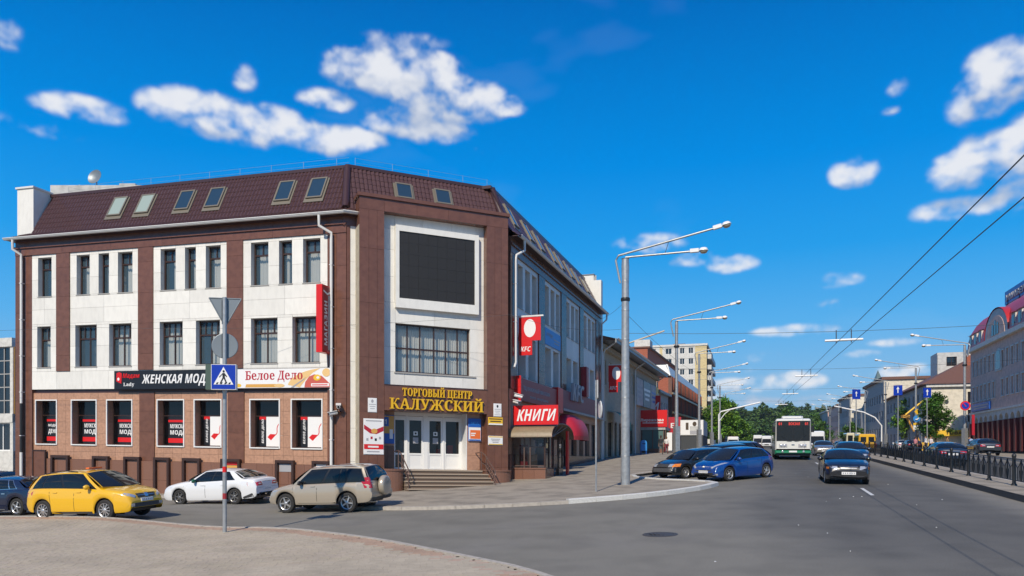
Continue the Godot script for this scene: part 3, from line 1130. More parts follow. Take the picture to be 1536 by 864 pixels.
func corner_building() -> void:
	fl = Fr.new(-27.59, 43.25, 0.957, -0.2906, -0.0172, 0.369)
	fp = Fr.new(-7.28, 36.57, 0.92321, 0.38430, -0.019, 0.007)
	fd = fp.shifted(0, -0.9)
	fr_ = Fr.new(-0.14, 40.2, 0.3173, 0.9483, -0.0099, -0.144)
	var b := thing("shopping_centre", "three storey brown and white clad corner building with tiled mansard roof", "building", w3(-8, -1.7, 37.6))
	var white := pick("white_panel")
	var brown := pick("brown_panel")
	var tan_ := pick("tan_tile")
	var gran := pick("granite")
	# dark core behind the cladding
	var core := MB.new()
	fl.box(core, -0.1, 20.4, -3.0, 11.2, -1.6, -1.2)
	fp.box(core, -0.4, 7.9, -1.8, 11.4, -2.6, -2.2)
	fr_.box(core, 0.0, 22.5, -1.6, 11.2, -1.6, -1.2)
	fl.box(core, 0.0, 20.4, 3.1, 3.2, -1.2, -0.40)
	fl.box(core, 0.0, 20.4, 7.2, 7.3, -1.2, -0.40)
	fr_.box(core, 0.6, 22.5, 3.5, 3.6, -1.2, -0.40)
	fr_.box(core, 0.6, 22.5, 7.2, 7.3, -1.2, -0.40)
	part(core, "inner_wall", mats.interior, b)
	# ---- left wing
	var w3l := [[1.57, 2.51], [4.24, 5.12], [5.72, 6.41], [7.0, 7.94], [9.74, 10.68], [11.26, 11.92], [12.53, 13.42], [15.21, 16.21], [16.82, 17.55], [18.17, 19.12]]
	var w2l := [[1.51, 2.45], [4.15, 5.59], [6.42, 7.87], [9.68, 11.11], [11.93, 13.38], [15.21, 16.73], [17.57, 19.08]]
	var w1l := [[1.33, 2.75], [3.83, 5.46], [6.21, 7.81], [9.48, 11.09], [11.79, 13.36], [15.12, 16.76], [17.49, 19.14]]
	var bays := [[1.14, 2.87], [3.8, 8.33], [9.29, 13.8], [14.76, 19.52]]
	for bay in bays:
		var h3 := []
		var h2 := []
		for q in w3l:
			if q[0] > bay[0] and q[1] < bay[1]:
				h3.append([q[0], q[1], 8.27, 10.41])
		for q in w2l:
			if q[0] > bay[0] and q[1] < bay[1]:
				h2.append([q[0], q[1], 4.38, 6.63])
		var midu: float = (bay[0] + bay[1]) / 2
		clad(fl, bay[0], bay[1], 8.2, 10.57, [], [9.2], h3, -0.34, 0, white, b)
		clad(fl, bay[0], bay[1], 6.75, 8.2, [midu], [7.55], [], -0.34, 0, white, b)
		clad(fl, bay[0], bay[1], 4.15, 6.75, [], [5.5], h2, -0.34, 0, white, b)
	clad(fl, 1.14, 19.6, 3.17, 4.15, [2.87, 4.6, 6.4, 8.33, 9.8, 11.5, 13.3, 15, 16.9, 18.4], [], [], -0.34, 0, white, b)
	for pil in [[2.87, 3.8], [8.33, 9.29], [13.8, 14.76]]:
		clad(fl, pil[0], pil[1], 4.15, 10.57, [], [5.0, 6.6, 8.2, 9.8], [], -0.34, 0.05, brown, b)
		if pil[0] > 5:
			clad(fl, pil[0], pil[1], -0.61, 3.0, [], [0.9, 2.0], [], -0.34, -0.05, brown, b)
	clad(fl, 0.0, 0.57, -3.0, 10.57, [], [-0.6, 1.0, 2.6, 4.2, 5.8, 7.4, 9.0], [], -0.34, 0.05, brown, b)
	clad(fl, 0.57, 1.14, -3.0, 10.57, [], [-0.6, 1.0, 2.6, 4.2, 5.8, 7.4, 9.0], [], -0.34, 0.0, brown, b)
	clad(fl, 19.52, 20.54, -2.6, 10.57, [20.02], [-0.6, 1.0, 2.6, 4.2, 5.8, 7.4, 9.0], [], -0.34, 0.03, brown, b)
	# frieze and cornice
	clad(fl, 0.0, 20.56, 10.57, 10.95, [3.3, 6.6, 9.9, 13.2, 16.5], [], [], -0.34, 0.07, brown, b)
	clad(fl, 0.0, 20.58, 10.95, 11.06, [6.6, 13.2], [], [], -0.34, 0.15, brown, b, "cornice")
	clad(fl, 0.0, 20.56, 11.06, 11.38, [3.3, 6.6, 9.9, 13.2, 16.5], [], [], -0.34, 0.05, brown, b)
	panel(fl, -0.2, 20.9, 11.36, 11.40, -0.3, 0.46, mats.roof_trim, b, "soffit")
	# ground floor: tan tiles with shop windows, set back a little
	var h1 := []
	for q in w1l:
		h1.append([q[0], q[1], 0.2, 2.56])
	for seg in [[1.14, 8.33], [9.29, 13.8], [14.76, 19.52]]:
		var uc := []
		var x: float = seg[0]
		while x < seg[1]:
			x += 0.56
			uc.append(x)
		var hh := []
		for q in h1:
			if q[0] > seg[0] and q[1] < seg[1]:
				hh.append(q)
		clad(fl, seg[0], seg[1], 2.56, 2.98, uc, [], [], -0.5, -0.1, tan_, b, "tile")
		clad(fl, seg[0], seg[1], 0.2, 2.56, uc.filter(func(k): return not hh.any(func(z): return absf(k - z[0]) < 0.2 or absf(k - z[1]) < 0.2)), [0.8, 1.4, 2.0], hh, -0.5, -0.1, tan_, b, "tile")
		clad(fl, seg[0], seg[1], -0.61, 0.2, uc, [-0.2], [], -0.5, -0.1, tan_, b, "tile")
	panel(fl, 1.1, 19.6, 2.98, 3.165, -0.34, -0.14, mats.roof_trim, b, "band_shade_strip")  # dark strip painted in for the shade under the white band
	# plinth of polished granite with framed niches
	var fu := [[2.59, 3.79], [5.41, 6.47], [7.48, 8.51], [9.4, 10.37], [11.19, 12.26], [13.5, 14.64], [16.68, 17.73], [18.73, 19.66]]
	var gc := []
	var gx := 1.14
	while gx < 19.6:
		gx += 0.9
		gc.append(gx)
	clad(fl, 1.14, 19.52, -3.0, -0.61, gc, [-1.6], [], -0.34, 0.0, gran, b, "granite_slab")
	for q in fu:
		var top := -0.41
		panel(fl, q[0], q[0] + 0.13, -3.0, top - 0.13, 0.002, 0.16, mats.window_frame, b, "niche_frame")
		panel(fl, q[1] - 0.13, q[1], -3.0, top - 0.13, 0.002, 0.16, mats.window_frame, b, "niche_frame")
		panel(fl, q[0], q[1], top - 0.13, top, 0.002, 0.16, mats.window_frame, b, "niche_frame")
	for q in [[5, mats.red, -0.70, -0.56], [5, mats.ochre, -1.2, -0.74], [6, mats.grey_print, -0.98, -0.6], [7, mats.white_print, -0.9, -0.58]]:
		panel(fl, fu[q[0]][0] + 0.17, fu[q[0]][1] - 0.17, q[2], q[3], 0.004, 0.02, q[1], b, "niche_poster")
	# small door at the far end
	panel(fl, 1.3, 2.1, -2.6, -0.2, 0.003, 0.05, brown[0], b, "door")
	panel(fl, 1.24, 1.3, -2.6, -0.14, 0.003, 0.09, mats.window_frame, b, "door_frame")
	panel(fl, 2.1, 2.16, -2.6, -0.14, 0.003, 0.09, mats.window_frame, b, "door_frame")
	panel(fl, 1.3, 2.1, -0.2, -0.14, 0.003, 0.09, mats.window_frame, b, "door_frame")
	for q in w3l:
		var wide: bool = q[1] - q[0] > 0.8
		window(fl, q[0], q[1], 8.27, 10.41, -0.36, b, 0.72, [0.5] if wide else [], [])
		sill(fl, q[0], q[1], 8.27, -0.3, 0.03, b)
	for q in w2l:
		var wide: bool = q[1] - q[0] > 1.2
		window(fl, q[0], q[1], 4.38, 6.63, -0.36, b, 0.68, [0.25, 0.5, 0.75] if wide else [0.5], [0.5] if wide else [])
		sill(fl, q[0], q[1], 4.38, -0.3, 0.03, b)
	for k in w1l.size():
		shop_window(fl, w1l[k][0], w1l[k][1], 0.2, 2.56, b, k)
	# ---- cut corner: brown return, white strip, then the portal
	clad(fd, -0.33, -0.16, -2.2, 10.95, [], [1.0, 4.2, 7.4], [], -0.3, 0.02, brown, b)
	clad(fd, -0.155, 0.10, -2.2, 10.9, [], [-0.4, 1.2, 2.7, 4.4, 6.0, 7.6, 9.2], [], -0.3, 0.05, [mats.white_panel_1], b)
	panel(fd, -0.5, 0.12, 10.9, 11.38, -0.3, 0.06, brown[1], b)
	panel(fd, -0.42, 0.1, 11.36, 11.40, -0.3, 0.5, mats.roof_trim, b, "soffit")
	clad(fd, 7.6, 8.0, -1.8, 11.38, [], [1, 4, 7], [], -0.3, 0.0, brown, b)
	portal(b, white, brown)
	# ---- right wing
	right_wing(b, white, brown, gran)
	roof(b)

func shop_window(fr: Fr, u0: float, u1: float, v0: float, v1: float, b: Node, k: int) -> void:
	var mb := MB.new()
	var t := 0.06 # white surround, proud of the tiles
	fr.box(mb, u0 - t, u0, v0 - t, v1 + t, -0.12, -0.06)
	fr.box(mb, u1, u1 + t, v0 - t, v1 + t, -0.12, -0.06)
	fr.box(mb, u0, u1, v1, v1 + t, -0.12, -0.06)
	fr.box(mb, u0, u1, v0 - t, v0, -0.12, -0.03)
	var w := part(mb, "shop_window", mats.white_plastic, b)
	panel(fr, u0, u1, v0 + 0.0, v0 + 0.05, -0.55, -0.48, mats.window_frame, w, "frame")
	panel(fr, u0, u1, v1 - 0.05, v1, -0.55, -0.48, mats.window_frame, w, "frame")
	panel(fr, u0, u0 + 0.05, v0 + 0.05, v1 - 0.05, -0.55, -0.48, mats.window_frame, w, "frame")
	panel(fr, u1 - 0.05, u1, v0 + 0.05, v1 - 0.05, -0.55, -0.48, mats.window_frame, w, "frame")
	panel(fr, u0 + 0.05, u1 - 0.05, v0 + 1.55, v0 + 1.60, -0.55, -0.48, mats.window_frame, w, "frame")
	var q := MB.new()
	q.quad(fr.p(u0 + 0.05, v0 + 0.05, -0.50), fr.p(u1 - 0.05, v0 + 0.05, -0.50), fr.p(u1 - 0.05, v0 + 1.55, -0.50), fr.p(u0 + 0.05, v0 + 1.55, -0.50))
	part(q, "pane", mats.tinted_pane, w)
	q = MB.new()
	q.quad(fr.p(u0 + 0.05, v0 + 1.60, -0.50), fr.p(u1 - 0.05, v0 + 1.60, -0.50), fr.p(u1 - 0.05, v1 - 0.05, -0.50), fr.p(u0 + 0.05, v1 - 0.05, -0.50))
	part(q, "pane", mats.tinted_pane, w)
	# printed film on the glass
	var a := u0 + 0.32
	var e := u1 - 0.06
	if k < 4:
		panel(fr, a, e, v0 + 0.08, v0 + 1.52, -0.498, -0.492, mats.black_print, w, "window_poster")
		panel(fr, a, e, v0 + 1.24, v0 + 1.36, -0.491, -0.488, mats.red, w, "poster_stripe")
		panel(fr, a, e, v0 + 0.16, v0 + 0.40, -0.491, -0.488, mats.red, w, "poster_stripe")
		var ww := (e - a) * 0.82
		letters(["МОДНЫЙ", "МУЖСКАЯ", "МУЖСКАЯ", "МУЖСКАЯ"][k], fr, a + (e - a) * 0.1, v0 + 0.92, 0.22, ww, -0.491, 0.004, mats.white_print, w)
		letters(["ДЕНЬ", "МОДА", "МОДА", "МОДА"][k], fr, a + (e - a) * 0.1, v0 + 0.52, 0.30, ww * (0.72 if k == 0 else 0.95), -0.491, 0.004, mats.white_print, w)
	else:
		var s := a - 0.1 + (e - a) * 0.32
		panel(fr, a - 0.08, s, v0 + 0.1, v0 + 1.56, -0.498, -0.492, mats.black_print, w, "window_poster")
		letters("БЕЛОЕ ДЕЛО", turned(fr, (a - 0.08 + s) / 2 + 0.10, v0 + 0.2), 0, 0, 0.16, 1.2, -0.491, 0.004, mats.white_print, w, true, false, 0.2)
		panel(fr, a - 0.08, s, v0 + 1.4, v0 + 1.56, -0.4915, -0.489, mats.red, w, "poster_stripe")
		panel(fr, s + 0.012, e, v0 + 0.03, v0 + 1.58, -0.498, -0.492, mats.white_print, w, "window_poster")
		# red ribbon and pointed leaf on the white film
		var rb := MB.new()
		var prev := Vector2.ZERO
		for j in 15:
			var tt := j / 14.0
			var x := lerpf(0.45, 0.93, tt) + 0.08 * sin(tt * 7.0)
			var y := lerpf(0.58, 1.4, pow(tt, 1.3))
			var cur := Vector2(lerpf(s, e, clampf(x, 0, 0.97)), v0 + y)
			if j > 0:
				var d := (cur - prev).normalized() * 0.022
				var m := Vector2(-d.y, d.x)
				rb.quad(fr.p(prev.x - m.x, prev.y - m.y, -0.489), fr.p(cur.x - m.x, cur.y - m.y, -0.489), fr.p(cur.x + m.x, cur.y + m.y, -0.489), fr.p(prev.x + m.x, prev.y + m.y, -0.489))
			prev = cur
		var wd := e - s
		rb.quad(fr.p(s + wd * 0.08, v0 + 0.52, -0.4885), fr.p(s + wd * 0.3, v0 + 0.36, -0.4885), fr.p(s + wd * 0.62, v0 + 0.66, -0.4885), fr.p(s + wd * 0.26, v0 + 0.68, -0.4885))
		part(rb, "poster_ribbon", mats.red, w)

# a frame turned a quarter so that lettering runs upwards
func turned(fr: Fr, u: float, v: float) -> Fr:
	var f := Fr.new(0, 0, 1, 0)
	f.o = fr.p(u, v, 0)
	f.U = Vector3(0, 1, 0)
	f.N = fr.N
	f.set_meta("up", -fr.U)
	return f

func portal(b: Node, white: Array, brown: Array) -> void:
	# brown surround
	var vj := [-0.6, 1.98, 4.56, 7.14, 9.72]
	clad(fp, 0.1, 1.29, -2.2, 11.56, [0.55, 0.95], vj, [], -0.9, 0.0, brown, b)
	clad(fp, 6.52, 7.67, -2.0, 11.56, [6.95, 7.3], vj, [], -0.9, 0.0, brown, b)
	clad(fp, 0.1, 7.67, 11.56, 12.15, [1.29, 2.9, 4.5, 6.52], [], [], -0.9, 0.0, brown, b)
	panel(fp, 0.02, 7.75, 12.15, 12.31, -1.0, 0.08, brown[1], b, "cornice")
	# cream return on the left flank
	panel(fp, 0.085, 0.099, -2.0, 10.8, -0.88, -0.02, mats.beige_render, b)
	# recessed white field with screen and window
	var ws := [1.94, 5.78, 3.99, 6.36]
	var sc := [2.08, 5.96, 7.55, 10.8]
	var rf := fp.shifted(0, -0.45)
	clad(rf, 1.29, 6.52, 3.3, 3.99, [2.4, 3.9, 5.4], [], [], -0.3, 0, white, b)
	clad(rf, 1.29, 6.52, 3.99, 6.36, [], [5.2], [ws], -0.3, 0, white, b)
	clad(rf, 1.29, 6.52, 6.36, 7.35, [1.94, 3.9, 5.78], [], [], -0.3, 0, white, b)
	clad(rf, 1.29, 6.52, 7.35, 11.56, [1.9, 3.3, 4.8, 6.1], [8.6, 9.9, 10.9], [], -0.3, 0, white, b)
	window(rf, ws[0], ws[1], ws[2], ws[3], -0.26, b, 0.5, [0.165, 0.333, 0.52, 0.68, 0.84], [0.165, 0.333, 0.52, 0.68, 0.84], 2)
	panel(rf, ws[0] - 0.06, ws[1] + 0.3, ws[2] - 0.07, ws[2], -0.2, 0.05, mats.sill, b, "sill")
	# fascia board over the doors and its underside
	clad(fp, 1.29, 6.52, 2.08, 3.3, [3.0, 4.8], [], [], -1.4, 0.02, brown, b, "fascia_panel")
	panel(rf, 1.29, 6.52, 3.29, 3.32, 0.0, 0.5, mats.roof_trim, b, "flashing")
	# screen housing
	var scr := MB.new()
	rf.box(scr, 1.91, sc[0], 7.09, 11.08, 0.0, 0.24)
	rf.box(scr, sc[1], 6.17, 7.09, 11.08, 0.0, 0.24)
	rf.box(scr, sc[0], sc[1], 7.09, sc[2], 0.0, 0.24)
	rf.box(scr, sc[0], sc[1], sc[3], 11.08, 0.0, 0.24)
	var sn := thing("advertising_screen", "large dark unlit screen in a white frame above the entrance", "screen", fp.p(4, 7.1, -0.4))
	part(scr, "screen_frame", mats.white_panel_2, sn)
	for i in 8:
		for j in 6:
			var u0: float = lerpf(sc[0], sc[1], i / 8.0)
			var u1: float = lerpf(sc[0], sc[1], (i + 1) / 8.0)
			var v0: float = lerpf(sc[2], sc[3], j / 6.0)
			var v1: float = lerpf(sc[2], sc[3], (j + 1) / 6.0)
			panel(rf, u0 + 0.003, u1 - 0.003, v0 + 0.003, v1 - 0.003, 0.01, 0.185 + 0.004 * ((i * 7 + j * 3) % 3), mats.screen, sn, "display_tile")
	# entrance recess
	var dn := -1.3
	clad(fp, 1.29, 2.0, -0.9, 2.1, [1.65], [0.4], [], -1.7, -0.9, [brown[0], mats.tan_tile_0], b)
	clad(fp, 5.62, 6.3, -0.9, 2.1, [], [0.0, 0.9], [], -1.7, -0.45, [mats.tan_tile_1], b, "tile")
	clad(fp, 6.3, 6.52, -0.9, 2.1, [], [0.6], [], -1.7, -0.45, brown, b)
	panel(fp, 5.58, 5.62, -0.8, 2.1, dn, -0.46, mats.white_plastic, b, "door_reveal")
	panel(fp, 2.0, 5.62, 1.92, 2.1, dn - 0.08, dn + 0.1, mats.white_plastic, b, "door_head")
	# doors: one fixed light on the left and three leaves
	var dl := [[2.04, 2.68, 0], [2.76, 3.56, 1], [3.80, 4.58, 1], [4.66, 5.54, 1]]
	for q in dl:
		var mb := MB.new()
		var st_ := 0.09
		var lo := -0.74
		var hi := 1.9
		var mid := 0.06
		fp.box(mb, q[0], q[0] + st_, lo, hi, dn, dn + 0.07)
		fp.box(mb, q[1] - st_, q[1], lo, hi, dn, dn + 0.07)
		fp.box(mb, q[0] + st_, q[1] - st_, hi - 0.2, hi, dn, dn + 0.07)
		fp.box(mb, q[0] + st_, q[1] - st_, mid - 0.09, mid, dn, dn + 0.07)
		fp.box(mb, q[0] + st_, q[1] - st_, lo, lo + 0.08, dn, dn + 0.07)
		if q[2]:
			fp.box(mb, q[0] + st_, q[1] - st_, lo + 0.08, mid - 0.09, dn + 0.015, dn + 0.045)
		var d := part(mb, "door", mats.white_plastic, b)
		var g := MB.new()
		g.quad(fp.p(q[0] + st_, mid, dn + 0.03), fp.p(q[1] - st_, mid, dn + 0.03), fp.p(q[1] - st_, hi - 0.2, dn + 0.03), fp.p(q[0] + st_, hi - 0.2, dn + 0.03))
		part(g, "pane", mats.tinted_pane, d)
		if q[2] == 0:
			panel(fp, q[0] + st_, q[1] - st_, lo + 0.08, mid - 0.09, dn + 0.02, dn + 0.04, mats.dark_glass, d, "lower_pane")
		else:
			pipe([fp.p(q[0] + 0.04, 0.2, dn + 0.14), fp.p(q[0] + 0.04, 0.62, dn + 0.14)], 0.018, mats.white_plastic, d, "handle")
		if q[2] and q[0] < 4.5:
			panel(fp, (q[0] + q[1]) / 2 - 0.09, (q[0] + q[1]) / 2 + 0.13, 0.95, 1.15, dn + 0.032, dn + 0.036, mats.white_print, d, "door_sticker")
			panel(fp, (q[0] + q[1]) / 2 - 0.03, (q[0] + q[1]) / 2 + 0.07, 1.0, 1.10, dn + 0.037, dn + 0.039, mats.black_print, d, "sticker_mark")
			panel(fp, (q[0] + q[1]) / 2 - 0.12, (q[0] + q[1]) / 2 + 0.16, 0.55, 0.85, dn + 0.032, dn + 0.036, mats.grey_print, d, "door_sticker")
	for q in [[2.68, 2.76], [3.56, 3.80], [4.58, 4.66], [5.54, 5.6]]:
		panel(fp, q[0], q[1], -0.74, 1.92, dn - 0.02, dn + 0.1, mats.white_plastic, b, "door_post")
	# a little dim lobby
	var lb := MB.new()
	fp.box(lb, 1.9, 5.7, -0.85, -0.76, -2.2, dn)
	part(lb, "lobby_floor", mats.grey_render, b)
	for q in [[2.5, 0.0, 0.9], [4.4, 0.0, 0.5], [5.0, 0.1, 0.7]]:
		panel(fp, q[0], q[0] + 0.3, -0.76, q[2] - 0.2, -1.95, -1.75, mats.red if q[0] > 4 else mats.grey_print, b, "display_stand")
	# steps
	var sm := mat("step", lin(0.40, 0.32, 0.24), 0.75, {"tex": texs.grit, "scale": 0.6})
	var rm := mat("riser", lin(0.15, 0.105, 0.075), 0.8, {"tex": texs.grit, "scale": 0.6})  # darker than the tread: shade below each nosing is put into the colour
	panel(fp, 1.9, 5.9, -0.93, -0.795, dn + 0.1, 1.0, rm, b, "riser")
	panel(fp, 1.9, 5.9, -0.79, -0.74, dn + 0.1, 1.045, sm, b, "landing")
	for k in 6:
		var top := -0.74 - 0.165 * (k + 1)
		panel(fp, 1.8, 6.1 + 0.02 * k, top - 0.19, top - 0.055, 1.002 + 0.3 * k - 0.5, 1.0 + 0.3 * (k + 1), rm, b, "riser")
		panel(fp, 1.8, 6.1 + 0.02 * k, top - 0.05, top, 1.002 + 0.3 * k - 0.5, 1.045 + 0.3 * (k + 1), sm, b, "tread")
	# pedestals either side, with rounded fronts
	for q in [[0.55, 1.78, 2.0], [6.12, 7.5, 1.1]]:
		var poly := PackedVector2Array([Vector2(q[0], -0.1), Vector2(q[1], -0.1)])
		var r: float = (q[1] - q[0]) / 2
		for k in 13:
			var a := PI * k / 12.0
			poly.append(Vector2((q[0] + q[1]) / 2 + r * cos(a), q[2] - r * 0.6 + r * 0.6 * sin(a)))
		var f := func(p: Vector2, h: float) -> Vector3: return fp.p(p.x, h, p.y)
		var pb := MB.new()
		pb.extrude(poly, f, -2.3, -0.78)
		var ped := part(pb, "pedestal", mats.granite_1, b)
		var cap := MB.new()
		var c: float = (q[0] + q[1]) / 2.0
		var poly2_ := PackedVector2Array()
		for p in poly:
			poly2_.append(Vector2(c + (p.x - c) * 1.05, p.y + 0.03))
		cap.extrude(poly2_, f, -0.78, -0.70)
		part(cap, "coping", mats.granite_0, ped)
	# handrails
	for side in 2:
		var u: float = [1.86, 6.06][side]
		var hr := thing("stair_handrail", ["brown metal handrail left of the entrance steps, by the poster", "brown metal handrail right of the entrance steps, by the small plaques"][side], "handrail", fp.p(u, -1.2, 1.5), "handrails of the entrance steps")
		var rail := [fp.p(u, 0.12, -0.4), fp.p(u, 0.16, 0.5), fp.p(u, 0.05, 0.9), fp.p(u, -0.72, 2.3), fp.p(u, -0.95, 2.35)]
		pipe(rail, 0.028, mats.rail, hr, "rail")
		pipe([fp.p(u, -0.35, 0.5), fp.p(u, -0.45, 0.95), fp.p(u, -1.2, 2.28)], 0.018, mats.rail, hr, "lower_rail")
		for k in 3:
			var nn: float = [0.45, 1.1, 2.3][k]
			var lo: float = [-0.74, -0.95, -1.75][k]
			var hi: float = [0.16, -0.06, -0.75][k]
			pipe([fp.p(u, lo, nn), fp.p(u, hi, nn)], 0.024, mats.rail, hr, "post")
		for k in 5:
			var nn := 1.2 + k * 0.22
			var y := -0.12 - (nn - 1.1) * 0.55
			var ring := []
			for j in 9:
				ring.append(fp.p(u, y - 0.27 + 0.11 * sin(TAU * j / 8.0), nn + 0.09 * cos(TAU * j / 8.0)))
			pipe(ring, 0.011, mats.rail, hr, "scroll")

func right_wing(b: Node, white: Array, brown: Array, gran: Array) -> void:
	var bays := [[1.11, 5.16], [6.39, 10.23], [11.49, 15.32], [16.42, 20.63]]
	var f := fr_
	for bay in bays:
		var h3 := []
		var h2 := []
		var wd: float = bay[1] - bay[0]
		for k in 3:
			var a: float = bay[0] + wd * [0.07, 0.40, 0.72][k]
			h3.append([a, a + wd * 0.22, 8.0, 10.3])
		for k in 2:
			var a: float = bay[0] + wd * [0.08, 0.55][k]
			h2.append([a, a + wd * 0.34, 4.35, 6.6])
		clad(f, bay[0], bay[1], 7.9, 10.57, [], [9.2], h3, -0.5, 0, white, b)
		clad(f, bay[0], bay[1], 6.7, 7.9, [(bay[0] + bay[1]) / 2], [], [], -0.5, 0, white, b)
		clad(f, bay[0], bay[1], 3.5, 6.7, [], [4.2, 5.5], h2, -0.5, 0, white, b)
		for q in h3:
			window(f, q[0], q[1], q[2], q[3], -0.5, b, 0.72, [0.5], [])
			sill(f, q[0], q[1], q[2], -0.4, 0.04, b)
		for q in h2:
			window(f, q[0], q[1], q[2], q[3], -0.5, b, 0.68, [0.5], [0.5])
			sill(f, q[0], q[1], q[2], -0.4, 0.04, b)
	for pil in [[0.0, 1.11], [5.16, 6.39], [10.23, 11.49], [15.32, 16.42], [20.63, 22.3]]:
		clad(f, pil[0], pil[1], 3.5, 10.57, [], [5, 6.6, 8.2, 9.8], [], -0.5, 0.08, brown, b)
	clad(f, 0.0, 22.3, 10.57, 10.95, [4, 8, 12, 16, 20], [], [], -0.5, 0.1, brown, b)
	clad(f, 0.0, 22.3, 10.95, 11.06, [8, 16], [], [], -0.5, 0.18, brown, b, "cornice")
	clad(f, 0.0, 22.3, 11.06, 11.38, [4, 8, 12, 16, 20], [], [], -0.5, 0.08, brown, b)
	panel(f, 0.0, 22.6, 11.36, 11.40, -0.3, 0.46, mats.roof_trim, b, "soffit")
	# ground floor: shop fronts between piers, granite base
	var h1 := [[4.6, 8.6, 0.1, 2.5], [9.4, 10.2, 0.1, 2.5], [10.9, 12.3, -1.0, 2.5], [13.0, 14.6, 0.1, 2.5], [15.4, 16.6, 0.1, 2.5], [17.2, 18.6, 0.1, 2.5], [19.3, 21.2, 0.1, 2.5]]
	clad(f, 0.0, 22.3, 0.1, 3.5, [1.0, 2.0, 3.1, 4.2, 9.0, 10.6, 12.6, 14.8, 17.0, 19.0, 21.6], [1.3, 2.6], h1, -0.5, 0.0, pick("tan_tile"), b, "tile")
	clad(f, 0.0, 10.9, -2.2, 0.1, [0.9, 1.8, 2.7, 3.6, 4.5, 5.4, 6.3, 7.2, 8.1, 9.0, 9.9], [-0.6], [], -0.5, 0.03, gran, b, "granite_slab")
	clad(f, 12.3, 22.3, -2.0, 0.1, [13.2, 14.1, 15.0, 15.9, 16.8, 17.7, 18.6, 19.5, 20.4, 21.3], [-0.4], [], -0.5, 0.03, gran, b, "granite_slab")
	for q in h1:
		var wd: float = q[1] - q[0]
		window(f, q[0], q[1], q[2], q[3], -0.3, b, 0.75, [0.5] if wd > 1.3 else [], [0.33, 0.66] if wd > 2 else [0.5], 0)
		for k in 2:
			panel(f, lerpf(q[0], q[1], 0.1 + 0.45 * k), lerpf(q[0], q[1], 0.42 + 0.45 * k), q[2] + 0.3, q[2] + 1.5, -0.9, -0.88, [mats.white_print, mats.dark_red, mats.grey_print, mats.black_print][(k + int(q[0])) % 4], b, "shop_display")
	# white fire wall rising at the far end of the roof
	var fw := MB.new()
	f.box(fw, 22.3, 22.9, 3.0, 14.05, -5.5, 0.1)
	f.box(fw, 22.3, 22.9, 14.05, 14.5, -5.5, -0.5)
	part(fw, "fire_wall", mats.white_panel_1, b)
	panel(f, 22.24, 22.96, 14.5, 14.56, -5.6, -0.45, mats.grey_roof, b, "wall_coping")

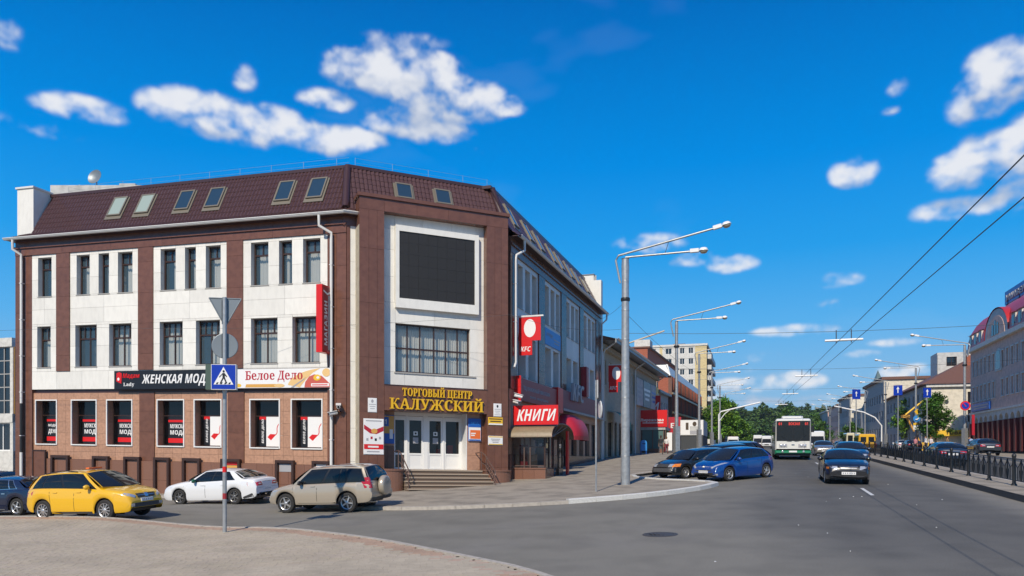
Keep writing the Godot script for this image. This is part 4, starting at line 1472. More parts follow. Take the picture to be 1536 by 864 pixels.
func roof(b: Node) -> void:
	var eave := 11.45
	var vlo := 11.75
	var vhi := 14.22
	var nhi := -1.3
	# left slope: hip at the corner leans in
	var hipL := 20.54
	tiled_slope(fl, -0.15, hipL + 0.30, 1.05, hipL - 0.02, eave, vlo, 0.46, 0.0, 0.21, 0.28, b, "roof_skirt")
	tiled_slope(fl, 1.05, hipL - 0.02, 1.3, hipL - 0.62, vlo, vhi, 0.0, nhi, 0.21, 0.35, b)
	tiled_slope(fd, -0.55, 0.1, -0.36, 0.1, eave, vlo, 0.46, 0.0, 0.21, 0.28, b, "roof_skirt")
	tiled_slope(fd, -0.36, 7.95, 0.16, 7.55, vlo, vhi, 0.0, nhi, 0.21, 0.35, b)
	tiled_slope(fr_, 0.25, 22.5, 0.3, 22.3, eave, vlo, 0.46, 0.0, 0.21, 0.28, b, "roof_skirt")
	tiled_slope(fr_, 0.1, 22.3, 0.55, 22.3, vlo, vhi, 0.0, nhi, 0.21, 0.35, b)
	# hips and ridges
	for q in [[fl.p(hipL - 0.02, vlo, 0.06), fl.p(hipL - 0.62, vhi, nhi + 0.05)], [fd.p(7.95, vlo, 0.05), fd.p(7.6, vhi, nhi + 0.05)]]:
		var m := MB.new()
		m.tube(q, [0.2, 0.2], 6)
		part(m, "hip_cap", mats.roof_trim, b)
	panel(fl, 1.0, hipL - 0.6, vhi - 0.06, vhi + 0.1, nhi - 0.5, nhi + 0.1, mats.roof_trim, b, "ridge_cap")
	panel(fd, 0.0, 7.6, vhi - 0.06, vhi + 0.1, nhi - 0.5, nhi + 0.1, mats.roof_trim, b, "ridge_cap")
	panel(fr_, 0.5, 22.3, vhi - 0.06, vhi + 0.1, nhi - 0.5, nhi + 0.1, mats.roof_trim, b, "ridge_cap")
	# flat top
	var top := MB.new()
	var a := fl.p(1.2, vhi, nhi)
	var c := fl.p(hipL - 0.62, vhi, nhi)
	var d := fd.p(7.6, vhi, nhi)
	var e := fr_.p(22.3, vhi, nhi)
	top.tri_up(a, c, a - fl.N * 14, Vector3.UP)
	top.tri_up(c, d, a - fl.N * 14, Vector3.UP)
	top.tri_up(d, e, a - fl.N * 14, Vector3.UP)
	top.tri_up(e, e - fr_.N * 14, a - fl.N * 14, Vector3.UP)
	part(top, "flat_roof", mats.roof_trim, b)
	# rear walls so that the block is closed
	var back := MB.new()
	var p0 := fl.p(0, 0, -0.3)
	var p1 := a - fl.N * 14
	var p2 := e - fr_.N * 14
	var p3 := fr_.p(22.4, 0, -0.3)
	for q in [[p0, p1], [p1, p2], [p2, p3]]:
		var x: Vector3 = q[0]
		var y: Vector3 = q[1]
		x.y = EYE - 3
		y.y = EYE - 3
		back.quad(x, y, Vector3(y.x, EYE + 14.1, y.z), Vector3(x.x, EYE + 14.1 if q[0] != p0 else EYE + 11.4, x.z))
	part(back, "rear_wall", mats.grey_render, b)
	for q in [[5.98, 0.9], [7.79, 0.9], [10.32, 0.9], [12.19, 0.9], [16.32, 0.9], [18.14, 0.9]]:
		skylight(fl, q[0], q[1], 12.42, 13.6, vlo, vhi, 0.0, nhi, b)
	for q in [[2.24, 0.85], [4.28, 0.85]]:
		skylight(fd, q[0], q[1], 12.72, 13.6, vlo, vhi, 0.0, nhi, b)
	for q in [1.3, 4.3, 6.5, 9.4, 11.4, 13.9, 16.1, 18.8]:
		skylight(fr_, q + 0.3, 0.9, 12.42, 13.6, vlo, vhi, 0.0, nhi, b)
	# white fire wall at the left end
	var fw := MB.new()
	fl.box(fw, -0.05, 1.1, 11.5, 14.35, -7.0, -0.12)
	part(fw, "fire_wall", mats.white_panel_1, b)
	panel(fl, -0.12, 1.17, 14.35, 14.45, -7.1, -0.05, mats.white_metal, b, "wall_coping")
	var lw := MB.new()
	var lo_ := fl.p(1.0, 13.0, -1.3)
	lw.box(lo_, Vector3(5.2, 0, 0), Vector3(0, 1.9, 0), Vector3(0, 0, -0.4))
	lw.box(lo_ + Vector3(3.9, 1.9, -0.05), Vector3(0.9, 0, 0), Vector3(0, 0.12, 0), Vector3(0, 0, -0.3))
	part(lw, "parapet", mats.pale_grey_render, b)
	# gutters and downpipes
	gutter(fl, -0.25, 20.75, eave, 0.52, mats.white_metal, b)
	gutter(fd, -0.6, 0.1, eave, 0.52, mats.white_metal, b)
	gutter(fr_, 0.2, 22.8, eave, 0.52, mats.white_metal, b)
	pipe([fl.p(0.35, 11.35, 0.52), fl.p(0.35, 10.85, 0.52), fl.p(0.6, 10.6, 0.22), fl.p(0.6, 10.3, 0.2), fl.p(0.6, 2.4, 0.2)], 0.07, mats.white_metal, b)
	pipe([fl.p(0.6, 2.4, 0.2), fl.p(0.6, -0.3, 0.2)], 0.075, mats.black_metal, b)
	pipe([fl.p(0.6, -0.3, 0.2), fl.p(0.6, -2.4, 0.2)], 0.085, mats.white_metal, b)
	pipe([fl.p(19.35, 11.35, 0.52), fl.p(19.35, 10.85, 0.52), fl.p(19.83, 10.55, 0.2), fl.p(19.83, 10.2, 0.2), fl.p(19.83, -1.7, 0.2)], 0.07, mats.white_metal, b)
	pipe([fr_.p(0.95, 11.35, 0.52), fr_.p(1.0, 10.85, 0.52), fr_.p(0.5, 10.5, 0.22), fr_.p(0.45, 10.2, 0.2), fr_.p(0.45, 4.9, 0.2), fr_.p(0.2, 4.6, 0.2)], 0.07, mats.white_metal, b)
	pipe([fr_.p(22.5, 11.35, 0.52), fr_.p(22.4, 10.9, 0.52), fr_.p(22.1, 10.5, 0.2), fr_.p(22.1, -0.9, 0.2)], 0.07, mats.white_metal, b)
	brackets(fl, 0.6, 0.2, [9.0, 7.0, 5.0, 3.0, 0.6], mats.white_metal, b)
	brackets(fl, 19.83, 0.2, [9.0, 7.0, 5.0, 3.0, 0.6], mats.white_metal, b)
	brackets(fr_, 0.45, 0.2, [9.0, 7.0], mats.white_metal, b)
	# low snow rail along the ridge
	for s in [[fl, 2.0, 19.8], [fd, 0.4, 7.4], [fr_, 1.0, 22.0]]:
		var f: Fr = s[0]
		var k: float = s[1]
		while k < s[2]:
			pipe([f.p(k, vhi, nhi - 0.3), f.p(k, vhi + 0.62, nhi - 0.3)], 0.008, mats.steel, b, "rail_post")
			k += 1.9
		for h in [0.36, 0.6]:
			pipe([f.p(s[1], vhi + h, nhi - 0.3), f.p(s[2], vhi + h, nhi - 0.3)], 0.005, mats.steel, b, "ridge_rail")

# ------------------------------------------------------------------ signs and small things on the corner building
func sign_box(called: String, label: String, category: String, fr: Fr, u0: float, u1: float, v0: float, v1: float, n0: float, n1: float, face: Material, body: Material = null, group := "") -> Node3D:
	var t := thing(called, label, category, fr.p((u0 + u1) / 2, v0, n0), group)
	panel(fr, u0, u1, v0, v1, n0, n1 - 0.015, body if body else face, t, "box")
	panel(fr, u0 + 0.02, u1 - 0.02, v0 + 0.02, v1 - 0.02, n1 - 0.014, n1, face, t, "face")
	return t

func flat_poly(fr: Fr, pts: Array, n: float, m: Material, parent: Node, called: String, thick := 0.004) -> MeshInstance3D:
	var mb := MB.new()
	var f := func(p: Vector2, h: float) -> Vector3: return fr.p(p.x, p.y, h)
	mb.extrude(PackedVector2Array(pts), f, n, n + thick)
	return part(mb, called, m, parent)

func disc(c: Vector2, rx: float, ry: float, seg := 20, a0 := 0.0, a1 := TAU) -> Array:
	var r := []
	var n := seg if a1 - a0 > TAU - 0.01 else seg + 1
	for k in n:
		var a := a0 + (a1 - a0) * k / seg
		r.append(c + Vector2(rx * cos(a), ry * sin(a)))
	return r

func text_lines(fr: Fr, u0: float, u1: float, vtop: float, count: int, pitch: float, h: float, n: float, m: Material, parent: Node) -> void:
	for k in count:
		var w := (u1 - u0) * (1.0 - 0.35 * float((k * 7) % 3) / 2.0)
		var c := (u0 + u1) / 2
		panel(fr, c - w / 2, c + w / 2, vtop - k * pitch - h, vtop - k * pitch, n, n + 0.003, m, parent, "print_line")

func banner(fr: Fr, label: String, u: float, v1: float, w: float, h: float) -> void:
	# hangs square to the wall from a white arm
	var q := Fr.new(0, 0, 1, 0)
	q.o = fr.p(u, 0, 0.1)
	q.U = Vector3(fr.N.x, 0, fr.N.z)
	q.N = -Vector3(fr.U.x, 0, fr.U.z).normalized()
	var t := thing("restaurant_banner", label, "banner", q.p(w / 2, v1 - h, 0), "red restaurant banners hung over the pavement")
	panel(q, 0.0, w + 0.15, v1 + 0.02, v1 + 0.1, -0.05, 0.05, mats.white_metal, t, "arm")
	panel(q, 0.06, w * 0.62, v1 - h, v1 - h * 0.62, -0.03, 0.03, mats.red, t, "lower_flag")
	panel(q, 0.03, w, v1 - h * 0.62 + 0.003, v1, -0.035, 0.035, mats.red, t, "flag")
	letters("KFC", q, 0.14, v1 - h * 0.9, h * 0.13, w * 0.42, 0.031, 0.006, mats.white_print, t, true, false, 0.2)
	flat_poly(q, disc(Vector2(w * 0.52, v1 - h * 0.29), w * 0.26, h * 0.24), 0.036, mats.white_print, t, "blank_emblem")

func cctv(fr: Fr, label: String, u: float, v: float, n: float) -> void:
	var t := thing("security_camera", label, "camera", fr.p(u, v, n), "security cameras on the corner building")
	var mb := MB.new()
	mb.tube([fr.p(u, v, n), fr.p(u, v - 0.1, n + 0.22), fr.p(u, v + 0.1, n + 0.3)], [0.03, 0.03, 0.03], 8)
	part(mb, "bracket", mats.black_metal, t)
	for k in 2:
		var hb := MB.new()
		var o := fr.p(u + 0.05 - 0.3 * k, v + 0.22 - 0.34 * k, n + 0.3)
		var d := (fr.U * (0.5 if k == 0 else -0.6) + fr.N * 0.9 + Vector3(0, -0.25, 0)).normalized()
		hb.tube([o - d * 0.22, o + d * 0.2], [0.085, 0.085], 10)
		hb.cbox(o + Vector3(0, 0.1, 0), Vector3(0.24, 0.02, 0.5), Basis.looking_at(d, Vector3.UP))
		var hs := part(hb, "housing", mats.lamp_white, t)
		var lens := MB.new()
		lens.tube([o + d * 0.2, o + d * 0.215], [0.06, 0.06], 10)
		part(lens, "lens", mats.black_print, hs)

func corner_signs() -> void:
	# women's fashion, black board
	var t := sign_box("shop_sign", "long black shop sign with white slanted letters for women's fashion", "shop sign", fl, 6.93, 13.08, 3.12, 4.1, 0.01, 0.2, mats.black_print, null, "")
	sign_letters("ЖЕНСКАЯ МОДА", fl, 8.75, 3.42, 0.46, 4.25, 0.201, 0.03, mats.white_print, t, false, 0.18)
	flat_poly(fl, [Vector2(7.1, 3.55), Vector2(7.42, 3.42), Vector2(7.46, 3.95), Vector2(7.3, 4.03), Vector2(7.12, 3.98)], 0.201, mats.red, t, "emblem_bag", 0.02)
	flat_poly(fl, disc(Vector2(7.24, 3.66), 0.07, 0.08), 0.222, mats.white_print, t, "emblem_dot")
	letters("Мадам", fl, 7.5, 3.66, 0.3, 1.05, 0.201, 0.02, mats.red, t, true, false, 0.2)
	letters("Lady", fl, 7.55, 3.24, 0.24, 0.7, 0.201, 0.01, mats.white_print, t, true, true)
	# food shop, printed banner
	t = sign_box("shop_banner", "white printed shop banner with ornate red lettering and orange pastry pictures", "shop sign", fl, 13.12, 19.82, 3.12, 4.1, 0.01, 0.17, mats.white_print, mats.window_frame)
	letters("Белое Дело", fl, 15.0, 3.42, 0.56, 3.25, 0.171, 0.006, mats.crimson, t, true, true)
	flat_poly(fl, [Vector2(15.0, 3.17), Vector2(17.0, 3.17), Vector2(16.8, 3.33), Vector2(15.05, 3.33)], 0.1712, mats.ochre, t, "picture_bread")
	flat_poly(fl, disc(Vector2(14.6, 3.27), 0.17, 0.09), 0.171, mats.yellow_print, t, "picture_bun")
	flat_poly(fl, disc(Vector2(16.95, 3.25), 0.3, 0.09), 0.1765, mats.pale_crust, t, "picture_bun")
	var arc := disc(Vector2(19.6, 3.14), 2.2, 0.94, 16, 1.75, PI - 0.15)
	arc.append_array([Vector2(18.1, 3.15), Vector2(18.4, 3.5), Vector2(18.8, 3.85), Vector2(19.2, 4.06)])
	flat_poly(fl, arc, 0.1705, mats.pale_crust, t, "picture_crust")
	flat_poly(fl, [Vector2(18.35, 3.15), Vector2(18.4, 3.42), Vector2(18.62, 3.68), Vector2(18.9, 3.78), Vector2(19.3, 3.7), Vector2(19.55, 3.5), Vector2(19.76, 3.3), Vector2(19.76, 3.15)], 0.175, mats.soft_red, t, "picture_field")
	flat_poly(fl, disc(Vector2(19.55, 3.86), 0.22, 0.2), 0.1795, mats.pale_crust, t, "picture_bun")
	flat_poly(fl, disc(Vector2(19.05, 3.62), 0.2, 0.15), 0.1845, mats.yellow_print, t, "picture_roll")
	flat_poly(fl, disc(Vector2(19.1, 3.62), 0.08, 0.06), 0.189, mats.white_print, t, "picture_roll_eye")
	panel(fl, 18.72, 19.7, 3.2, 3.34, 0.1785, 0.181, mats.white_print, t, "picture_label")
	panel(fl, 18.78, 19.62, 3.24, 3.29, 0.1815, 0.183, mats.red, t, "label_line")
	flat_poly(fl, [Vector2(17.6, 3.16), Vector2(18.4, 3.62), Vector2(18.46, 3.7), Vector2(18.36, 3.55), Vector2(17.75, 3.16)], 0.181, mats.grey_print, t, "picture_knife")
	flat_poly(fl, [Vector2(14.35, 3.36), Vector2(14.45, 3.5), Vector2(14.5, 3.75), Vector2(14.4, 3.6)], 0.171, mats.red, t, "picture_pepper")
	# red blade sign standing out from the wall
	var q := Fr.new(0, 0, 1, 0)
	q.o = fl.p(19.62, 0, 0)
	q.U = -fl.N
	q.N = Vector3(fl.U.x, 0, fl.U.z).normalized()
	var bl := thing("blade_sign", "tall narrow red double sided sign standing out from the left wing", "shop sign", q.p(-0.45, 4.8, 0))
	panel(q, -0.95, -0.05, 4.75, 7.95, -0.16, 0.16, mats.red, bl, "box")
	panel(q, -0.86, -0.08, 4.82, 7.88, 0.161, 0.17, mats.dark_red, bl, "face")
	panel(q, -0.42, -0.1, 4.9, 7.5, 0.171, 0.175, mats.grey_print, bl, "face_strip")
	letters("МАГАЗИН", turned2(q, -0.5, 5.1), 0, 0, 0.26, 2.1, 0.171, 0.006, mats.white_print, bl)
	flat_poly(q, [Vector2(-0.84, 7.62), Vector2(-0.5, 7.5), Vector2(-0.12, 7.66), Vector2(-0.12, 7.74), Vector2(-0.5, 7.6), Vector2(-0.84, 7.7)], 0.1755, mats.white_print, bl, "swoosh")
	for v in [5.2, 7.4]:
		panel(q, -0.05, 0.0, v, v + 0.08, -0.05, 0.05, mats.black_metal, bl, "bracket")
	# golden letters over the entrance
	var g := thing("entrance_sign", "golden raised letters naming the shopping centre on the brown fascia", "sign", fp.p(4, 2.1, 0.03))
	sign_letters("ТОРГОВЫЙ ЦЕНТР", fp, 2.14, 2.80, 0.38, 3.55, 0.08, 0.07, mats.gold, g, true)
	sign_letters("КАЛУЖСКИЙ", fp, 1.5, 2.16, 0.52, 4.8, 0.08, 0.08, mats.gold, g, true)
	for k in 9:
		panel(fp, 1.8 + k * 0.52, 1.84 + k * 0.52, 2.3, 2.34, 0.02, 0.085, mats.black_metal, g, "stand_off")
	# posters and plaques
	var p := sign_box("wall_poster", "large white poster with red band left of the entrance", "poster", fp, 0.29, 1.26, -0.05, 1.65, 0.005, 0.04, mats.white_print)
	panel(fp, 0.31, 1.24, 0.2, 0.44, 0.041, 0.044, mats.red, p, "red_band")
	panel(fp, 0.5, 1.0, 0.28, 0.36, 0.0445, 0.047, mats.white_print, p, "band_text")
	flat_poly(fp, [Vector2(0.31, 1.36), Vector2(0.75, 1.08), Vector2(1.24, 1.3), Vector2(1.24, 1.08), Vector2(0.9, 0.92), Vector2(0.6, 0.95), Vector2(0.31, 1.16)], 0.041, mats.crimson, p, "picture_ribbon")
	flat_poly(fp, disc(Vector2(0.8, 1.06), 0.15, 0.12), 0.046, mats.ochre, p, "picture_gift")
	for k in 4:
		panel(fp, 0.42 + 0.2 * k, 0.52 + 0.2 * k, 0.6 + 0.08 * (k % 2), 0.72 + 0.08 * (k % 2), 0.041, 0.044, [mats.grey_print, mats.crimson, mats.black_print, mats.grey_print][k], p, "picture_item")
	panel(fp, 0.4, 1.15, 1.52, 1.57, 0.041, 0.044, mats.grey_print, p, "poster_heading")
	panel(fp, 0.45, 1.05, 0.06, 0.12, 0.041, 0.044, mats.grey_print, p, "poster_footer")
	p = sign_box("wall_plaque", "small white plaque above the poster left of the entrance", "plaque", fp, 0.5, 0.93, 1.95, 2.63, 0.005, 0.03, mats.white_print)
	flat_poly(fp, disc(Vector2(0.71, 2.48), 0.06, 0.08), 0.031, mats.grey_print, p, "crest", 0.003)
	text_lines(fp, 0.55, 0.88, 2.34, 3, 0.1, 0.03, 0.031, mats.grey_print, p)
	p = sign_box("wall_plaque", "white plaque beside the entrance above the yellow one", "plaque", fp, 6.87, 7.3, 1.98, 2.64, 0.005, 0.03, mats.white_print)
	flat_poly(fp, disc(Vector2(7.08, 2.5), 0.05, 0.07), 0.031, mats.black_print, p, "crest", 0.003)
	text_lines(fp, 6.92, 7.25, 2.36, 4, 0.09, 0.025, 0.031, mats.grey_print, p)
	p = sign_box("wall_plaque", "yellow plaque with dark print right of the entrance", "plaque", fp, 6.58, 7.37, 1.54, 1.94, 0.005, 0.04, mats.yellow_print)
	text_lines(fp, 6.62, 7.33, 1.88, 2, 0.12, 0.05, 0.041, mats.window_frame, p)
	panel(fp, 6.6, 7.35, 1.56, 1.63, 0.041, 0.044, mats.white_print, p, "strip")
	p = sign_box("wall_plaque", "white plaque edged yellow below the others right of the entrance", "plaque", fp, 6.58, 7.37, 0.54, 1.0, 0.005, 0.04, mats.white_print)
	panel(fp, 6.6, 7.35, 0.93, 0.98, 0.041, 0.044, mats.yellow_print, p, "strip")
	panel(fp, 6.6, 7.35, 0.56, 0.60, 0.041, 0.044, mats.yellow_print, p, "strip")
	text_lines(fp, 6.72, 7.22, 0.86, 3, 0.08, 0.04, 0.041, mats.grey_print, p)
	p = sign_box("blue_notice", "blue and orange notice board on the tiles right of the doors", "notice board", fp, 5.66, 6.34, 0.72, 1.86, -0.44, -0.36, mats.white_print, mats.blue_print)
	panel(fp, 5.68, 6.32, 1.42, 1.84, -0.359, -0.354, mats.blue_print, p, "heading_field")
	letters("МТА", fp, 5.8, 1.56, 0.13, 0.4, -0.353, 0.004, mats.light_blue, p)
	panel(fp, 5.76, 6.3, 0.84, 1.28, -0.359, -0.354, mats.orange, p, "orange_field")
	panel(fp, 5.8, 6.05, 1.08, 1.14, -0.353, -0.35, mats.white_print, p, "print_line")
	panel(fp, 5.8, 6.0, 0.98, 1.04, -0.353, -0.35, mats.white_print, p, "print_line")
	panel(fp, 5.7, 6.3, 0.75, 0.81, -0.359, -0.354, mats.blue_print, p, "footer")
	p = sign_box("yellow_notice", "yellow and blue notice in the entrance recess left of the doors", "notice board", fp, 1.36, 1.98, 0.5, 1.9, -0.88, -0.8, mats.blue_print)
	panel(fp, 1.38, 1.96, 1.0, 1.86, -0.799, -0.795, mats.ochre, p, "yellow_field")
	panel(fp, 1.4, 1.7, 1.35, 1.8, -0.794, -0.79, mats.blue_print, p, "blue_field")
	letters("1", fp, 1.5, 1.45, 0.24, 0.09, -0.789, 0.004, mats.white_print, p)
	panel(fp, 1.74, 1.9, 0.74, 1.2, -0.794, -0.79, mats.white_print, p, "white_field")
	cctv(fl, "pair of white security cameras left of the white corner strip", 20.25, 2.0, 0.05)
	cctv(fr_, "pair of white security cameras above the red bookshop sign", 0.25, 2.9, 0.1)
	# satellite dish on the roof
	var at := fl.p(1.6, 14.45, -4.0)
	var sd := thing("satellite_dish", "small white satellite dish on a mast above the tiled roof", "satellite dish", at)
	pipe([at, at + Vector3(0, 1.75, 0)], 0.035, mats.steel, sd, "mast")
	var dm := MB.new()
	dm.lathe(at + Vector3(0, 1.7, 0.1), Vector3(-0.25, 0.25, 1), [Vector2(0.0, 0.0), Vector2(0.2, 0.02), Vector2(0.36, 0.07), Vector2(0.45, 0.13), Vector2(0.46, 0.12), Vector2(0.36, 0.05), Vector2(0.0, -0.02)], 24)
	part(dm, "dish", mats.sign_back, sd)
	pipe([at + Vector3(0, 1.1, 0.12), at + Vector3(-0.75, 1.0, 0.5)], 0.02, mats.steel, sd, "feed_arm")
	pipe([at + Vector3(-0.75, 0.95, 0.5), at + Vector3(-0.78, 1.12, 0.48)], 0.05, mats.lamp_white, sd, "feed_horn")
	# ---- bookshop porch on the right wing
	vestibule()
	# red fascia bands
	var r := sign_box("fascia_sign", "dark red fascia sign with pale letters and bright red ends above the bookshop", "shop sign", fr_, 1.0, 8.2, 2.95, 4.15, 0.02, 0.32, mats.dark_red)
	panel(fr_, 0.82, 0.98, 2.85, 4.25, 0.0, 0.36, mats.red, r, "end_cap")
	panel(fr_, 8.22, 9.4, 2.75, 4.3, 0.0, 0.40, mats.red, r, "end_cap")
	letters("ТЦ КНИЖНЫЙ МАГАЗИН", fr_, 1.4, 3.5, 0.34, 5.2, 0.321, 0.01, mats.grey_print, r)
	letters("КНИГИ  КАНЦТОВАРЫ", fr_, 2.6, 3.15, 0.16, 3.6, 0.321, 0.01, mats.grey_print, r)
	r = sign_box("fascia_sign", "long pinkish red fascia band with big grey restaurant letters", "shop sign", fr_, 9.5, 22.2, 3.1, 4.3, 0.02, 0.30, mat("dusty_red", lin(0.24, 0.07, 0.075), 0.5))
	panel(fr_, 9.5, 22.2, 2.95, 3.09, 0.02, 0.42, mats.grey_render, r, "ledge")
	sign_letters("KFC", fr_, 11.5, 3.75, 1.15, 3.2, 0.31, 0.18, mats.grey_print, r, false, 0.15)
	r = sign_box("wall_banner", "light blue banner on the right wing between the upper windows", "banner", fr_, 6.5, 10.1, 6.75, 7.75, 0.01, 0.06, mats.light_blue)
	letters("АРЕНДА", fr_, 6.8, 7.25, 0.26, 1.4, 0.061, 0.006, mats.grey_print, r)
	text_lines(fr_, 8.4, 9.8, 7.3, 2, 0.2, 0.08, 0.061, mats.grey_print, r)
	r = sign_box("narrow_sign", "narrow upright pink sign on the far end of the right wing", "shop sign", fr_, 15.5, 16.2, 4.3, 6.4, 0.1, 0.5, mats.dark_red)
	banner(fr_, "red restaurant banner hanging beside the portal, the nearer one", 1.2, 7.35, 1.25, 2.0)
	var f2 := Fr.new(st(29.5, -6.3).x, st(29.5, -6.3).y, SD.x, SD.y)
	banner(f2, "red restaurant banner beyond the corner building, the farther one", 0, 7.2, 1.3, 2.2)
	# half dome awning
	var aw := thing("awning", "red half dome awning over a shop window of the right wing", "awning", fr_.p(11, 1.3, 0), "")
	var rows := []
	for i in 11:
		var a := PI / 2 * i / 10.0
		var line := []
		for k in 15:
			var s := float(k) / 14.0
			var endr := sqrt(maxf(0.0, 1.0 - pow(absf(s * 2 - 1), 3.0)))
			line.append(fr_.p(lerpf(9.6, 13.6, s), 1.35 + 1.5 * sin(a) * lerpf(0.55, 1.0, endr), 0.02 + 1.35 * cos(a) * lerpf(0.35, 1.0, endr)))
		rows.append(line)
	var am := MB.new()
	am.grid(rows)
	part(am, "canvas", mats.crimson, aw)
	am = MB.new()
	for k in 14:
		var s := float(k) / 14.0
		var s2 := (k + 1) / 14.0
		var e0 := lerpf(0.35, 1.0, sqrt(maxf(0.0, 1.0 - pow(absf(s * 2 - 1), 3.0))))
		var e1 := lerpf(0.35, 1.0, sqrt(maxf(0.0, 1.0 - pow(absf(s2 * 2 - 1), 3.0))))
		am.quad(fr_.p(lerpf(9.6, 13.6, s), 1.1, 0.02 + 1.36 * e0), fr_.p(lerpf(9.6, 13.6, s2), 1.1, 0.02 + 1.36 * e1), fr_.p(lerpf(9.6, 13.6, s2), 1.36, 0.02 + 1.36 * e1), fr_.p(lerpf(9.6, 13.6, s), 1.36, 0.02 + 1.36 * e0))
	part(am, "valance", mats.dark_red, aw)

func turned2(fr: Fr, u: float, v: float) -> Fr: # lettering that runs upwards, read from the right
	var f := Fr.new(0, 0, 1, 0)
	f.o = fr.p(u, v, 0)
	f.U = Vector3(0, 1, 0)
	f.N = fr.N
	f.set_meta("up", -fr.U)
	return f

func vestibule() -> void:
	var f := fr_
	var t := thing("shop_porch", "glazed bookshop porch on a granite base under an arched canopy", "porch", f.p(2, -1.5, 0.9))
	var u0 := 0.35
	var u1 := 3.9
	var n1 := 1.85
	# base slabs: front face looks along the street towards us
	var gran := pick("granite")
	var q := Fr.new(0, 0, 1, 0)
	q.o = f.p(u0, 0, 0)
	q.U = f.N
	q.N = -Vector3(f.U.x, 0, f.U.z).normalized()
	for k in 3:
		panel(q, 0.02 + k * 0.61, 0.62 + k * 0.61, -1.9, -0.66, -0.2, 0.0, gran[k], t, "granite_slab")
	panel(q, 0.0, 1.87, -0.66, -0.6, -0.24, 0.04, gran[2], t, "coping")
	for k in 2:
		panel(f, 0.57 + k * 0.7, 1.25 + k * 0.7, -1.9, -0.66, n1 - 0.2, n1, gran[k], t, "granite_slab")
	panel(f, 3.0, 3.9, -1.8, -0.66, n1 - 0.2, n1, gran[1], t, "granite_slab")
	# frame and glazing
	for x in [0.03, 0.66, 0.98, 1.78]:
		panel(q, x, x + 0.06, -0.6, 1.1, -0.1, -0.02, mats.window_frame if x > 1.5 else mats.rail, t, "mullion")
	for v in [-0.52, 0.45, 1.05]:
		panel(q, 0.09, 1.78, v, v + 0.05, -0.09, -0.03, mats.rail, t, "transom")
	var g := MB.new()
	g.quad(q.p(0.09, -0.58, -0.06), q.p(1.78, -0.58, -0.06), q.p(1.78, 1.06, -0.06), q.p(0.09, 1.06, -0.06))
	part(g, "pane", mats.tinted_pane, t)
	for x in [0.35, 1.1, 1.95, 3.0, 3.82]:
		panel(f, x, x + 0.08, -1.3 if x > 1.5 and x < 3.5 else -0.6, 1.1, n1 - 0.09, n1 - 0.01, mats.window_frame, t, "mullion")
	panel(f, 0.43, 3.82, 1.05, 1.12, n1 - 0.08, n1 - 0.02, mats.window_frame, t, "transom")
	for s in [[0.43, 1.1], [1.18, 1.95], [3.08, 3.82]]:
		g = MB.new()
		g.quad(f.p(s[0], -0.6, n1 - 0.05), f.p(s[1], -0.6, n1 - 0.05), f.p(s[1], 1.06, n1 - 0.05), f.p(s[0], 1.06, n1 - 0.05))
		part(g, "pane", mats.tinted_pane, t)
	panel(f, 3.3, 3.6, -1.5, 1.4, n1 + 0.3, n1 + 0.42, mats.red, t, "red_pylon")
	# things that can be made out behind the glass
	panel(q, 0.15, 0.6, -0.5, 0.6, -1.0, -0.9, mats.dark_red, t, "poster")
	panel(q, 1.05, 1.5, -0.6, 0.5, -1.3, -1.2, mats.grey_print, t, "poster")
	panel(f, 0.4, 3.9, -1.7, -1.3, 0.0, n1 - 0.2, mats.grey_render, t, "floor")
	# arched canopy: axis runs out from the wall
	var ca := MB.new()
	var rows := []
	var half := 2.3
	var cu := 2.05
	for k in 17:
		var a := PI * k / 16.0
		var u := cu - half * cos(a)
		var v := 0.98 + 0.78 * pow(sin(a), 0.8)
		rows.append([f.p(u, v, -0.05), f.p(u, v, 2.35)])
	ca.grid(rows)
	rows = []
	for k in 17:
		var a := PI * k / 16.0
		rows.append([f.p(cu - (half - 0.03) * cos(a), 0.95 + 0.76 * pow(sin(a), 0.8), -0.05), f.p(cu - (half - 0.03) * cos(a), 0.95 + 0.76 * pow(sin(a), 0.8), 2.35)])
	ca.grid(rows, true)
	var cn := part(ca, "canopy", mats.canopy_sheet, t)
	for n in [0.05, 0.82, 1.6, 2.33]:
		var pts := []
		for k in 17:
			var a := PI * k / 16.0
			pts.append(f.p(cu - (half - 0.02) * cos(a), 0.955 + 0.765 * pow(sin(a), 0.8), n))
		pipe(pts, 0.03, mats.rail, cn, "rib")
	for k in 3:
		pipe([f.p(cu - half + 0.1, 0.95, 2.3), f.p(cu - 1.0 + k, 1.6, 2.3)], 0.018, mats.rail, cn, "tie")
	# big red sign, square to the street
	var s := thing("bookshop_sign", "bright red box sign with big white slanted letters above the porch", "shop sign", q.p(1.2, 1.6, 0.1))
	panel(q, 0.12, 2.55, 1.62, 2.62, -0.1, 0.12, mats.red, s, "box")
	sign_letters("КНИГИ", q, 0.28, 1.82, 0.6, 2.1, 0.121, 0.02, mats.white_print, s, false, 0.22)

